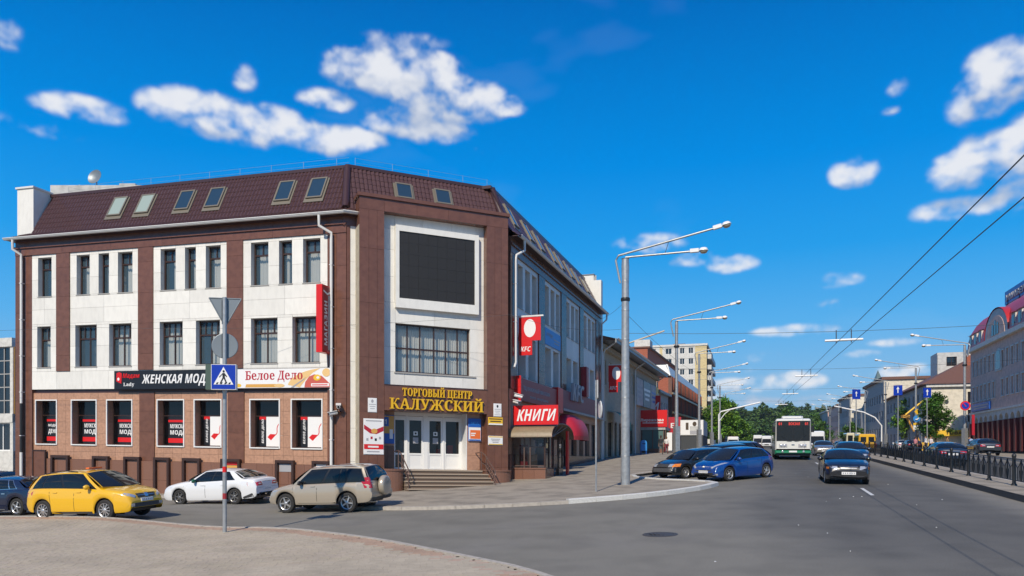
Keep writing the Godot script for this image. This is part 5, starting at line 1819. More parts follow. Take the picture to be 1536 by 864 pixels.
# ------------------------------------------------------------------ the rest of the street
func plain_window(fr: Fr, u0: float, u1: float, v0: float, v1: float, n: float, b: Node, bars: Array, frame: Material) -> void:
	var mb := MB.new()
	var t := 0.09
	fr.box(mb, u0, u1, v0, v0 + t, n, n + 0.07)
	fr.box(mb, u0, u1, v1 - t, v1, n, n + 0.07)
	fr.box(mb, u0, u0 + t, v0 + t, v1 - t, n, n + 0.07)
	fr.box(mb, u1 - t, u1, v0 + t, v1 - t, n, n + 0.07)
	for f in bars:
		var x: float = lerpf(u0, u1, f)
		fr.box(mb, x - 0.04, x + 0.04, v0 + t, v1 - t, n, n + 0.06)
	var w := part(mb, "window", frame, b)
	var g := MB.new()
	g.quad(fr.p(u0, v0, n + 0.02), fr.p(u1, v0, n + 0.02), fr.p(u1, v1, n + 0.02), fr.p(u0, v1, n + 0.02))
	part(g, "pane", mats.dark_glass, w)

# a facade with a grid of windows; rows: [v0, v1], cols: [u0, u1]
func facade(fr: Fr, length: float, v0: float, v1: float, cols: Array, rows: Array, wall: Material, b: Node, frame: Material, bars := [0.5], recess := 0.2, called := "wall") -> void:
	var holes := []
	for r in rows:
		for c in cols:
			holes.append([c[0], c[1], r[0], r[1]])
	var mb := MB.new()
	holed(mb, fr, 0, length, v0, v1, holes, 0.0, recess)
	part(mb, called, wall, b)
	for h in holes:
		plain_window(fr, h[0], h[1], h[2], h[3], -recess, b, bars, frame)

func span(a: float, b: float, count: int, w: float) -> Array:
	var r := []
	for k in count:
		var c := lerpf(a, b, (k + 0.5) / count)
		r.append([c - w / 2, c + w / 2])
	return r

# frames of a block whose near street corner is at street coordinates (t, s)
func left_frames(t: float, s: float, deep: float, tilt := 0.0) -> Array:
	var c := st(t, s)
	var street := Fr.new(c.x, c.y, SD.x, SD.y, tilt)
	var g := c - SP * deep
	return [street, Fr.new(g.x, g.y, SP.x, SP.y)]

func right_frames(t: float, s: float, length: float, tilt := 0.0) -> Array:
	var c := st(t, s)
	var far_ := c + SD * length
	return [Fr.new(far_.x, far_.y, -SD.x, -SD.y, tilt), Fr.new(c.x, c.y, SP.x, SP.y)]

func slab(fr: Fr, u0: float, u1: float, v0: float, v1: float, n0: float, n1: float, m: Material, b: Node, called: String) -> void:
	var mb := MB.new()
	fr.box(mb, u0, u1, v0, v1, n0, n1)
	part(mb, called, m, b)

func street_buildings() -> void:
	glass_building()
	left_row()
	right_row()

func glass_building() -> void:
	var f := Fr.new(-54.0, 66.3, 0.957, -0.29)
	var b := thing("glass_building", "white building with a glazed curtain wall beyond the brown corner building", "building", f.p(7, -2.5, 0))
	var L := 15.0
	slab(f, 0, L, 8.5, 9.2, -6, 0.25, mats.white_concrete, b, "parapet")
	slab(f, 0, L, 2.45, 3.15, -6, 0.2, mats.white_concrete, b, "band")
	slab(f, 0, L, -2.8, 0.2, -6, 0.1, mats.white_concrete, b, "plinth")
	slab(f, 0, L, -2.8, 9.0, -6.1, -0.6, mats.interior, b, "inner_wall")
	slab(f, L - 0.3, L, -2.8, 8.5, -6, 0.15, mats.white_concrete, b, "pier")
	for i in 15:
		for j in 5:
			var g := MB.new()
			var a := Vector2(i * 1.0 + 0.04, 3.2 + j * 1.06)
			g.quad(f.p(a.x, a.y, 0), f.p(a.x + 0.92, a.y, 0), f.p(a.x + 0.92, a.y + 1.0, 0), f.p(a.x, a.y + 1.0, 0))
			part(g, "pane", mats.dark_glass, b)
	for i in 16:
		panel(f, i - 0.04, i + 0.04, 3.15, 8.5, -0.04, 0.06, mats.ochre if i % 2 else mats.sill, b, "mullion")
	for j in 6:
		panel(f, 0, L, 3.12 + j * 1.06, 3.2 + j * 1.06, -0.04, 0.05, mats.sill, b, "transom")
	for i in 5:
		plain_window(f, 0.4 + i * 2.9, 2.9 + i * 2.9, 0.2, 2.45, -0.2, b, [0.33, 0.66], mats.white_plastic)

func left_row() -> void:
	var far_win: Material = mats.white_plastic
	# two storey beige building with a deep eave
	var t0 := 27.3
	var s0 := -6.4
	var fs := left_frames(t0, s0, 14, 0.018)
	var f: Fr = fs[0]
	var b := thing("eaves_building", "long beige two storey building with deep grey eaves next to the corner building", "building", f.p(10, 0, 0))
	var rows := [[5.6, 7.6]]
	facade(f, 36, 3.2, 9.0, span(0.5, 35.5, 14, 1.3), rows, mats.beige_render, b, far_win)
	facade(f, 36, -1.6, 3.2, [[1, 2.4], [3.2, 5.4], [6.4, 7.6], [8.6, 10.6], [12, 14], [15, 17], [28, 31], [32, 35]], [[-0.4, 2.6]], mats.beige_render, b, mats.window_frame)
	slab(f, 0, 36, -2, -0.4, 0.0, 0.06, mats.granite_0, b, "plinth")
	slab(fs[1], 0, 14, -1, 9.0, -1, 0, mats.beige_render, b, "end_wall")
	var rf := MB.new()
	var e := 1.25
	rf.quad(f.p(-0.4, 9.05, e), f.p(36.5, 9.05, e), f.p(36.5, 11.2, -7), f.p(-0.4, 11.2, -7))
	rf.quad(f.p(-0.4, 8.9, e), f.p(-0.4, 8.9, -0.2), f.p(36.5, 8.9, -0.2), f.p(36.5, 8.9, e))
	rf.quad(f.p(-0.4, 11.2, -7), f.p(36.5, 11.2, -7), f.p(36.5, 8, -14), f.p(-0.4, 8, -14))
	part(rf, "roof", mats.grey_roof, b)
	slab(f, -0.4, 36.5, 8.72, 9.05, e - 0.02, e + 0.1, mats.grey_roof, b, "fascia")
	slab(f, 0, 36.4, 8.3, 8.7, -0.1, 0.35, mats.beige_render, b, "cornice")
	gutter(f, -0.4, 36.5, 9.08, e + 0.12, mats.white_metal, b)
	for u in [0.4, 17.5, 35.6]:
		pipe([f.p(u, 8.9, e), f.p(u, 8.3, 0.3), f.p(u, 8.0, 0.15), f.p(u, -0.8, 0.15)], 0.07, mats.white_metal, b)
	var k := 0
	for q in [[17.5, 22.0, mats.pale_grey_render], [22.4, 28.2, mats.sign_back], [28.6, 33.2, mats.pale_grey_render], [33.4, 35.6, mats.yellow_print]]:
		var sg := sign_box("facade_sign", ["pale grey banner panel high on the beige eaves building, first of four", "dark grey sign with pale print on the beige eaves building, second of four", "white and blue sign on the beige eaves building, third of four", "small yellow sign at the far end of the beige eaves building"][k], "shop sign", f, q[0], q[1], 4.6, 7.4, 0.03, 0.3, q[2], null, "signs high on the eaves building")
		text_lines(f, q[0] + 0.4, q[1] - 0.4, 6.6, 3, 0.5, 0.25, 0.305, [mats.grey_print, mats.white_print, mats.blue_print, mats.window_frame][k], sg)
		k += 1
	var aw := thing("awning", "dark green awning over a shop door of the beige eaves building", "awning", f.p(4.3, 2, 0))
	var am := MB.new()
	var ar := []
	for i in 9:
		var a := PI / 2 * i / 8.0
		ar.append([f.p(2.6, 2.2 + 1.3 * sin(a), 0.1 + 1.4 * cos(a)), f.p(6.2, 2.2 + 1.3 * sin(a), 0.1 + 1.4 * cos(a))])
	am.grid(ar, true)
	am.quad(f.p(2.6, 1.85, 1.5), f.p(6.2, 1.85, 1.5), f.p(6.2, 2.2, 1.5), f.p(2.6, 2.2, 1.5))
	part(am, "canvas", mats.green_cloth, aw)
	# red shop kiosk standing out
	var c := f.p(22.5, 0, 0)
	var q := Fr.new(c.x, -c.z, SP.x, SP.y)
	var ks := thing("shop_kiosk", "projecting glazed shop front under a big red sign box", "shop kiosk", q.p(1.5, 0, 0))
	slab(q, 0.1, 2.4, -0.6, 0.5, -5, 0, mats.granite_2, ks, "base")
	slab(q, 0.0, 2.6, 2.5, 2.8, -5, 0.1, mats.grey_render, ks, "head")
	for x in [0.05, 1.2, 2.35, 2.55]:
		panel(q, x, x + 0.1, 0.5, 2.5, -0.1, 0.0, mats.rail, ks, "post")
	var g := MB.new()
	g.quad(q.p(0.1, 0.5, -0.05), q.p(2.4, 0.5, -0.05), q.p(2.4, 2.5, -0.05), q.p(0.1, 2.5, -0.05))
	part(g, "pane", mat("green_glass", lin(0.10, 0.17, 0.16), 0.08), ks)
	slab(q, 2.4, 2.6, -0.6, 2.5, -5, -0.1, mats.dark_glass, ks, "side_glass")
	panel(q, 2.75, 3.3, 0.3, 2.2, 0.0, 0.03, mats.white_print, ks, "poster_board")
	var sg2 := sign_box("shop_sign", "bright red sign box with white script above the projecting shop front", "shop sign", q, -0.3, 2.8, 2.8, 4.6, -1.0, 0.2, mats.red)
	letters("Пирожкова", q, 0.0, 3.3, 0.4, 2.4, 0.205, 0.02, mats.white_print, sg2, true, false, 0.1)
	panel(q, 0.2, 2.4, 3.2, 3.28, 0.205, 0.22, mats.white_print, sg2, "underline")
	# low grey annex
	fs = left_frames(63.6, -6.4, 12, 0.02)
	f = fs[0]
	b = thing("annex", "low grey annex between the beige building and the red brick one", "building", f.p(6, 0, 0))
	facade(f, 13, -1, 7.6, span(0.5, 12.5, 4, 1.8), [[4.6, 6.6]], mats.grey_render, b, far_win)
	slab(f, -0.3, 13, 7.6, 7.9, -10, 0.5, mats.grey_roof, b, "roof")
	slab(fs[1], 0, 12, 0, 7.6, -1, 0, mats.grey_render, b, "end_wall")
	slab(f, 0, 13, 2.9, 3.9, 0.0, 0.3, mats.pale_grey_render, b, "fascia_band")
	slab(f, 0.5, 5, 0, 2.9, 0.0, 0.1, mats.dark_glass, b, "shop_glass")
	slab(f, 6, 12.5, 0, 2.9, 0.0, 0.1, mats.dark_glass, b, "shop_glass")
	# red brick building with a pale metal attic
	fs = left_frames(76.7, -6.4, 20, 0.022)
	f = fs[0]
	var g2: Fr = fs[1]
	b = thing("brick_building", "red brick building under a pale metal attic band along the street", "building", f.p(10, 0, 0))
	facade(f, 64, 0.0, 10.9, span(1, 63, 20, 1.7), [[3.4, 5.2], [6.2, 8.0], [8.8, 10.2]], mats.red_brick, b, mats.window_frame)
	facade(g2, 20, 0.0, 10.9, [[17.8, 18.6]], [[8.8, 10.0]], mats.red_brick, b, mats.window_frame)
	slab(g2, 17.0, 18.4, 5.5, 10.5, 0.0, 0.06, mats.cream_render, b, "panel_field")
	var at := MB.new()
	at.quad(f.p(-0.3, 10.9, 0.35), f.p(64, 10.9, 0.35), f.p(64, 12.5, -0.3), f.p(-0.3, 12.5, -0.3))
	at.quad(g2.p(0, 10.9, 0.35), g2.p(20.35, 10.9, 0.35), g2.p(19.9, 12.5, -0.1), g2.p(0, 12.5, -0.1))
	at.quad(f.p(-0.3, 10.9, 0.35), f.p(-0.3, 10.9, -1), f.p(64, 10.9, -1), f.p(64, 10.9, 0.35))
	at.quad(f.p(0, 12.5, -0.3), f.p(64, 12.5, -0.3), f.p(64, 12.5, -20), f.p(0, 12.5, -20))
	part(at, "attic_band", mat("pale_metal", lin(0.45, 0.47, 0.48), 0.4), b)
	for j in 26:
		panel(f, j * 2.45, j * 2.45 + 0.35, 0.5, 10.8, 0.0, 0.5, mats.red_brick if j % 3 else mats.brown_roof, b, "pier")
	for v in [3.0, 5.6, 8.3]:
		slab(f, 0, 64, v, v + 0.25, 0.02, 0.7, mats.canopy_sheet, b, "balcony_ledge")
	# brick attic storey behind
	fs = left_frames(80.4, -10.0, 18, 0.03)
	f = fs[0]
	g2 = fs[1]
	b = thing("brick_attic", "brick attic storey with a flat brown roof rising behind the pale metal band", "building", f.p(10, 11, 0))
	slab(f, 0, 44, 11, 13.2, -18, 0, mats.dark_glass, b, "ribbon_window")
	slab(f, -0.1, 44, 13.2, 13.7, -18.2, 0.15, mats.cream_render, b, "band")
	slab(f, -0.2, 44, 13.7, 15.4, -18.4, 0.25, mats.red_brick, b, "brick_band")
	slab(f, -0.4, 44.3, 15.4, 15.6, -18.8, 0.6, mats.brown_roof, b, "roof_edge")
	for u in [0.0, 4.0, 8.0, 12, 16, 20, 24, 28]:
		panel(f, u, u + 0.6, 11, 13.2, 0.0, 0.08, mats.red_brick, b, "pier")
	for u in [2.0, 6.0, 10.0, 14.0, 17.3]:
		panel(g2, u, u + 0.6, 11, 13.2, 0.0, 0.08, mats.red_brick, b, "pier")
	slab(g2, 16.0, 18.3, 15.6, 16.9, -5, -2, mats.white_concrete, b, "roof_house")
	# white and yellow tower block
	var pz := Vector2(47.6, 190)
	var cc := pz - SP * 17.0
	var fa := Fr.new(cc.x, cc.y, SP.x, SP.y)
	var fb := Fr.new(pz.x, pz.y, SD.x, SD.y)
	b = thing("apartment_block", "nine storey white and yellow panel apartment block behind the brick building", "building", fa.p(10, 3, 0))
	var rows9 := []
	for j in 9:
		rows9.append([3.6 + j * 2.62, 5.1 + j * 2.62])
	for q2 in [[0.0, 5.6, mats.white_concrete, [[0.8, 2.0], [3.4, 4.7]]], [5.6, 6.3, mats.yellow_concrete, []], [6.3, 9.4, mats.white_concrete, [[7.0, 8.6]]], [9.4, 10.0, mats.yellow_concrete, []], [10.0, 14.2, mats.white_concrete, [[10.5, 11.7], [12.6, 13.8]]], [14.2, 17.0, mats.yellow_concrete, []]]:
		var fx := fa.shifted(q2[0], 0)
		var cols := []
		for cq in q2[3]:
			cols.append([cq[0] - q2[0], cq[1] - q2[0]])
		facade(fx, q2[1] - q2[0], 2.0, 26.4, cols, rows9, q2[2], b, far_win)
	for j in 10:
		slab(fa, 0, 17.0, 2.35 + j * 2.62, 2.40 + j * 2.62, 0.0, 0.03, mats.sill, b, "panel_joint")
	for j in 9:
		slab(fa, 2.9, 6.0, 2.7 + j * 2.62, 3.7 + j * 2.62, 0.0, 0.9, mats.white_concrete, b, "balcony")
	slab(fb, 0.6, 24, 2.0, 26.4, -17, -0.6, mats.yellow_concrete, b, "side_wall")
	for j in 9:
		slab(fb, 2, 22, 2.4 + j * 2.62, 3.5 + j * 2.62, -0.6, 1.0, mats.white_concrete, b, "loggia")
		slab(fb, 2, 22, 3.5 + j * 2.62, 4.9 + j * 2.62, -0.6, 0.2, mats.dark_glass, b, "loggia_glass")
	slab(fa, -0.2, 17.2, 26.4, 26.9, -24, 0.2, mats.white_concrete, b, "parapet")
	slab(fa, 8.5, 11.5, 26.9, 27.6, -8, -4, mats.brown_roof, b, "roof_house")
	pipe([fa.p(9, 26.9, -5), fa.p(9, 30.2, -5)], 0.15, mats.steel, b, "roof_mast")
	# tower crane jib far off
	var cj := thing("tower_crane", "pale jib of a tower crane far off above the roofs", "crane", w3(36, 20, 240))
	pipe([w3(34.5, 33.5, 240), w3(47.0, 37.8, 240)], 0.24, mat("crane_paint", lin(0.5, 0.42, 0.3), 0.5), cj, "jib")
	pipe([w3(38.5, 3, 240), w3(38.5, 34.9, 240)], 0.3, mats.crane_paint, cj, "mast")

func hip_roof(fr: Fr, length: float, deep: float, v: float, h: float, over: float, m: Material, b: Node) -> void:
	var mb := MB.new()
	var a := fr.p(-over, v, over)
	var c := fr.p(length + over, v, over)
	var d := fr.p(length + over, v, -deep - over)
	var e := fr.p(-over, v, -deep - over)
	var r0 := fr.p(deep / 2, v + h, -deep / 2)
	var r1 := fr.p(length - deep / 2, v + h, -deep / 2)
	mb.quad(a, c, r1, r0)
	mb.tri(c, d, r1)
	mb.quad(d, e, r0, r1)
	mb.tri(e, a, r0)
	mb.quad(a, e, d, c)
	part(mb, "roof", m, b)

func right_row() -> void:
	# arcaded building with the red mansard
	var fs := right_frames(28, 29.8, 43.3)
	var f: Fr = fs[0]
	var L := 43.3
	var b := thing("arcade_building", "pink building with a white arcade and red mansard roof on the far side", "building", f.p(10, 0, 0))
	var cols := []
	for k in 26:
		if k != 6:
			cols.append([1.15 + k * 1.62, 1.95 + k * 1.62])
	facade(f, L, 4.6, 8.3, cols, [[6.0, 7.7]], mats.pink_render, b, mats.white_plastic)
	facade(f, L, 8.3, 12.1, cols, [[8.95, 10.7]], mats.pink_render, b, mats.white_plastic)
	for c in cols:
		panel(f, c[0] - 0.12, c[1] + 0.12, 10.7, 10.85, 0.0, 0.1, mats.white_concrete, b, "window_head")
		panel(f, c[0] - 0.12, c[1] + 0.12, 7.7, 7.85, 0.0, 0.1, mats.white_concrete, b, "window_head")
		for e in [c[0] - 0.12, c[1]]:
			panel(f, e, e + 0.12, 6.0, 7.7, 0.0, 0.06, mats.white_concrete, b, "window_jamb")
			panel(f, e, e + 0.12, 8.95, 10.7, 0.0, 0.06, mats.white_concrete, b, "window_jamb")
		panel(f, c[0] - 0.08, c[1] + 0.08, 5.9, 6.0, 0.0, 0.12, mats.white_concrete, b, "sill")
	# arcade: spandrels with round arches on dark red piers
	var sp := MB.new()
	var bayw := 1.9
	var nb := int(L / bayw)
	var fpl := func(p: Vector2, h: float) -> Vector3: return f.p(p.x, p.y, h)
	for k in nb:
		var u: float = k * bayw
		var pts := [Vector2(u, 3.5), Vector2(u + 0.28, 3.5)]
		for j in 11:
			var a := PI - PI * j / 10.0
			pts.append(Vector2(u + bayw / 2 + (bayw / 2 - 0.28) * cos(a), 3.5 + 0.66 * sin(a)))
		pts.append_array([Vector2(u + bayw - 0.28, 3.5), Vector2(u + bayw, 3.5), Vector2(u + bayw, 4.6), Vector2(u, 4.6)])
		var am := MB.new()
		am.extrude(PackedVector2Array(pts), fpl, -0.5, 0.06)
		part(am, "arch", mats.white_concrete, b)
		panel(f, u - 0.32, u + 0.32, 0.2, 3.5, -0.5, 0.12, mats.maroon, b, "pier")
	slab(f, 0, L, 4.55, 4.75, 0.0, 0.2, mats.white_concrete, b, "string_course")
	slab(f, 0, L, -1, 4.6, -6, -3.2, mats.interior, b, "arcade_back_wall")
	slab(f, 0, L, 11.9, 12.35, -0.2, 0.45, mats.white_concrete, b, "cornice")
	slab(f, -0.02, L, 4.6, 12.0, -14, -0.9, mats.pink_render, b, "core")
	var sg := sign_box("facade_sign", "long dark blue sign with pale print above the arcade piers", "shop sign", f, 1.3, 8.6, 4.85, 5.7, 0.02, 0.2, mats.blue_print)
	text_lines(f, 1.8, 8.2, 5.5, 2, 0.28, 0.14, 0.205, mats.grey_print, sg)
	# mansard
	var rows := []
	for j in 7:
		var s := j / 6.0
		rows.append([f.p(-0.1 + 2.2 * s * s, 12.35 + 4.3 * sin(s * 1.3) / sin(1.3), 0.3 - 3.2 * s * s), f.p(L, 12.35 + 4.3 * sin(s * 1.3) / sin(1.3), 0.3 - 3.2 * s * s)])
	var rm := MB.new()
	rm.grid(rows, true)
	rm.quad(rows[-1][0], rows[-1][1], f.p(L, 16.7, -14), f.p(0, 16.7, -14))
	for j in 6:
		rm.quad(rows[j][0], rows[j + 1][0], rows[j + 1][0] - f.N * 9, rows[j][0] - f.N * 14)
	part(rm, "roof", mats.red_roof, b)
	# round gable
	var gp := [Vector2(7.0, 12.2), Vector2(16.0, 12.2)]
	for j in 15:
		var a := PI * j / 14.0
		gp.append(Vector2(11.5 + 4.1 * cos(a), 12.5 + 2.7 * sin(a)))
	var gm := MB.new()
	gm.extrude(PackedVector2Array(gp), fpl, -3.0, 0.3)
	part(gm, "gable", mats.pale_grey_render, b)
	var gi := []
	for j in 15:
		var a := PI * j / 14.0
		gi.append(Vector2(11.5 + 3.2 * cos(a), 12.4 + 2.1 * sin(a)))
	flat_poly(f, gi, 0.305, mats.pink_render, b, "gable_field", 0.05)
	for k in 3:
		flat_poly(f, disc(Vector2(10.6 + k * 0.9, 13.4 + (0.3 if k == 1 else 0.0)), 0.33, 0.35, 10, 0, PI) + [Vector2(10.27 + k * 0.9, 12.5), Vector2(10.93 + k * 0.9, 12.5)], 0.36, mats.dark_glass, b, "gable_window", 0.04)
	var ro := MB.new()
	var rr := []
	for j in 15:
		var a := PI * j / 14.0
		rr.append([f.p(11.5 + 4.25 * cos(a), 12.5 + 2.85 * sin(a), 0.35), f.p(11.5 + 4.25 * cos(a), 12.5 + 2.85 * sin(a), -2.6)])
	ro.grid(rr)
	part(ro, "gable_roof", mats.red_roof, b)
	# big arched window under the gable
	flat_poly(f, disc(Vector2(11.5, 10.2), 1.1, 0.9, 12, 0, PI) + [Vector2(10.4, 8.7), Vector2(12.6, 8.7)], 0.002, mats.white_concrete, b, "arched_surround", 0.1)
	flat_poly(f, disc(Vector2(11.5, 10.15), 0.8, 0.7, 12, 0, PI) + [Vector2(10.7, 8.9), Vector2(12.3, 8.9)], 0.103, mats.dark_glass, b, "arched_window", 0.02)
	for u in [1.2, 3.2, 5.2, 17.2, 19.2, 21.0, 22.5, 25.0, 28.0]:
		var dm := MB.new()
		f.box(dm, u - 0.6, u + 0.6, 12.35, 13.9, -1.6, 0.25)
		var dr := part(dm, "dormer", mats.white_concrete, b)
		var dq := MB.new()
		dq.quad(f.p(u - 0.75, 13.85, 0.45), f.p(u + 0.75, 13.85, 0.45), f.p(u + 0.75, 14.5, -1.8), f.p(u - 0.75, 14.5, -1.8))
		part(dq, "dormer_roof", mats.red_roof, dr)
		panel(f, u - 0.35, u + 0.35, 12.6, 13.6, 0.255, 0.29, mats.dark_glass, dr, "window")
	for u in [3.4, 7.5, 12.5]:
		pipe([f.p(u, 16.6, -3), f.p(u, 17.8, -3)], 0.06, mats.black_metal, b, "finial")
	var rs := thing("roof_sign", "dark blue lettered sign board on the roof of the arcaded building", "sign", f.p(20, 16.6, -3))
	panel(f, 2.2, 20, 17.1, 18.6, -3.2, -3.0, mats.sign_blue, rs, "board")
	letters("УНИВЕРСАЛЬНЫЙ", f, 2.8, 17.4, 0.95, 15, -2.99, 0.1, mats.grey_print, rs)
	for u in [2.6, 7.0, 11.0, 15.0, 19.0]:
		panel(f, u, u + 0.15, 16.5, 17.1, -3.2, -3.0, mats.black_metal, rs, "leg")
	# cream house with a brown hip roof
	fs = right_frames(83.1, 27.2, 34)
	f = fs[0]
	var g: Fr = fs[1]
	b = thing("cream_house", "cream rendered house with a brown hipped roof behind the bushy tree", "building", g.p(5, 0, 0))
	facade(f, 34, 0.5, 9.2, span(0.5, 33.5, 10, 1.3), [[1.4, 3.2], [4.2, 5.9], [6.8, 8.3]], mats.grey_render, b, far_win_dark())  # street side of the cream house, greyed to colour in its shade
	facade(g, 16, 0.5, 9.2, [[5.0, 6.2], [9.0, 10.2]], [[4.2, 5.8], [6.7, 8.2]], mats.cream_render, b, mats.window_frame)
	flat_poly(g, disc(Vector2(2.5, 6.9), 0.25, 0.3), 0.002, mats.interior, b, "oculus", 0.03)
	slab(g, 0, 16, 8.9, 9.3, 0.0, 0.4, mats.white_concrete, b, "cornice")
	slab(g, 4.6, 6.6, 3.0, 3.3, 0.0, 1.2, mats.window_frame, b, "balcony_floor")
	for k in 7:
		panel(g, 4.6 + k * 0.32, 4.66 + k * 0.32, 3.3, 4.2, 1.1, 1.16, mats.black_metal, b, "baluster")
	hip_roof(f, 34, 16, 9.3, 4.6, 0.6, mats.brown_roof, b)
	slab(f, 22, 23.4, 12.0, 15.0, -9, -7.6, mats.white_concrete, b, "chimney")
	slab(f, 28, 29.2, 11.0, 13.6, -7, -6, mats.red_brick, b, "chimney")
	var ys := sign_box("shop_sign", "yellow shop sign along the cream house under the tree", "shop sign", g, 0.3, 8.0, 2.3, 3.1, 0.1, 0.9, mats.yellow_print, null)
	letters("ТОВАРЫ", g, 2.2, 2.5, 0.4, 3.0, 0.905, 0.03, mats.window_frame, ys)
	# white roof house behind
	b = thing("roof_house", "white boxy roof house showing above the brown hipped roof", "building", w3(62, 10, 118))
	var fw := Fr.new(64.6, 118, SP.x, SP.y)
	facade(fw, 6, 8, 15.2, [[1.2, 2.6]], [[13.2, 14.6]], mats.pale_grey_render, b, mats.window_frame)
	slab(fw, 0, 6, 8, 15.3, -5, -0.3, mats.pale_grey_render, b, "core")
	# row of blocks running away
	var list := [  # grey street walls and cream gables put shade and sun into the colour
		[118.0, 27.0, 26.0, 13.4, mats.grey_render, mats.cream_render, "three storey block with a shaded grey side and sunlit gable beyond the cream house"],
		[146.0, 27.5, 22.0, 9.6, mats.grey_render, mats.pale_grey_render, "low grey block under the pointed spire"],
		[170.0, 27.0, 28.0, 14.2, mats.grey_render, mats.cream_render, "block with a shaded grey side and tall sunlit gable, far along the right side"],
		[200.0, 27.0, 30.0, 13.6, mats.pink_render, mats.cream_render, "pinkish block with a cream gable and low roof, far along the right side"],
		[233.0, 27.0, 32.0, 13.8, mats.grey_render, mats.pink_render, "last dark block before the trees on the right side"]]
	for q in list:
		fs = right_frames(q[0], q[1], q[2], -0.012)
		f = fs[0]
		g = fs[1]
		var base := 2.0
		b = thing("street_block", q[6], "building", g.p(3, base, 0), "blocks receding along the right side")
		var n := int(q[2] / 3.2)
		var rws := []
		for j in int((q[3] - base) / 3.1):
			rws.append([base + 1.2 + j * 3.1, base + 2.8 + j * 3.1])
		facade(f, q[2], base - 1.0, q[3], span(0.5, q[2] - 0.5, n, 1.4), rws, q[4], b, far_win_dark())
		facade(g, 12, base - 1.0, q[3], span(1.5, 11, 3, 1.3), rws, q[5], b, far_win_dark())
		slab(f, -0.2, q[2] + 0.3, q[3], q[3] + 0.5, -12.2, 0.4, mats.brown_roof if q[5] == mats.cream_render else mats.pale_grey_render, b, "parapet")
	var spb := thing("spire", "grey green pointed spire above the low grey block", "spire", w3(77, 8, 164))
	var sm := MB.new()
	var sc := w3(77.2, 9.0, 164)
	var tip := sc + Vector3(0, 8.6, 0)
	for k in 4:
		var a0 := PI / 4 + k * PI / 2
		var a1 := a0 + PI / 2
		sm.tri_up(sc + Vector3(cos(a0), 0, sin(a0)) * 3.6, sc + Vector3(cos(a1), 0, sin(a1)) * 3.6, tip, Vector3(cos(a0 + PI / 4), 0.4, sin(a0 + PI / 4)))
	part(sm, "spire_roof", mat("spire_metal", lin(0.12, 0.17, 0.17), 0.4), spb)
	sm = MB.new()
	sm.cbox(sc - Vector3(0, 2.5, 0), Vector3(5, 5, 5))
	part(sm, "spire_base", mats.grey_render, spb)
	# white building on the wooded hill
	b = thing("hill_building", "long white building on the wooded hill at the end of the street", "building", w3(190, 25, 620))
	var fh := Fr.new(184, 600, 1, 0)
	slab(fh, 0, 62, 18, 26.5, -10, 0, mats.white_concrete, b, "wall")
	slab(fh, 13, 21, 26.5, 34, -8, -1, mats.white_concrete, b, "tower")

func far_win_dark() -> Material:
	return mats.sill

# ------------------------------------------------------------------ street furniture
func lamp_head(at: Vector3, d: Vector3, parent: Node) -> void:
	var up := d.cross(Vector3(d.z, 0, -d.x)).normalized()
	if up.y < 0:
		up = -up
	var sd := d.cross(up).normalized()
	var bs := Basis(d, up, sd)
	var hb := MB.new()
	hb.cbox(at + d * 0.14 + up * 0.02, Vector3(0.36, 0.15, 0.17), bs)
	var rows := []
	for i in 9:
		var t := i / 8.0
		var w := 0.17 * sqrt(maxf(0.0, 1.0 - pow(absf(t * 2 - 1), 2.4))) + 0.02
		var line := []
		for k in 9:
			var a := PI * k / 8.0
			line.append(at + d * (0.31 + t * 0.40) + sd * cos(a) * w + up * (sin(a) * w * 0.8 - 0.02))
		rows.append(line)
	hb.grid(rows)
	var h := part(hb, "lamp_head", mats.lamp_white, parent)
	var g := MB.new()
	rows = []
	for i in 9:
		var t := i / 8.0
		var w := 0.15 * sqrt(maxf(0.0, 1.0 - pow(absf(t * 2 - 1), 2.4))) + 0.01
		var line := []
		for k in 9:
			var a := PI * k / 8.0
			line.append(at + d * (0.35 + t * 0.34) + sd * cos(a) * w - up * (sin(a) * w * 0.75 + 0.02))
		rows.append(line)
	g.grid(rows, true)
	part(g, "lamp_bowl", mat("lamp_bowl", lin(0.42, 0.36, 0.26), 0.2), h)

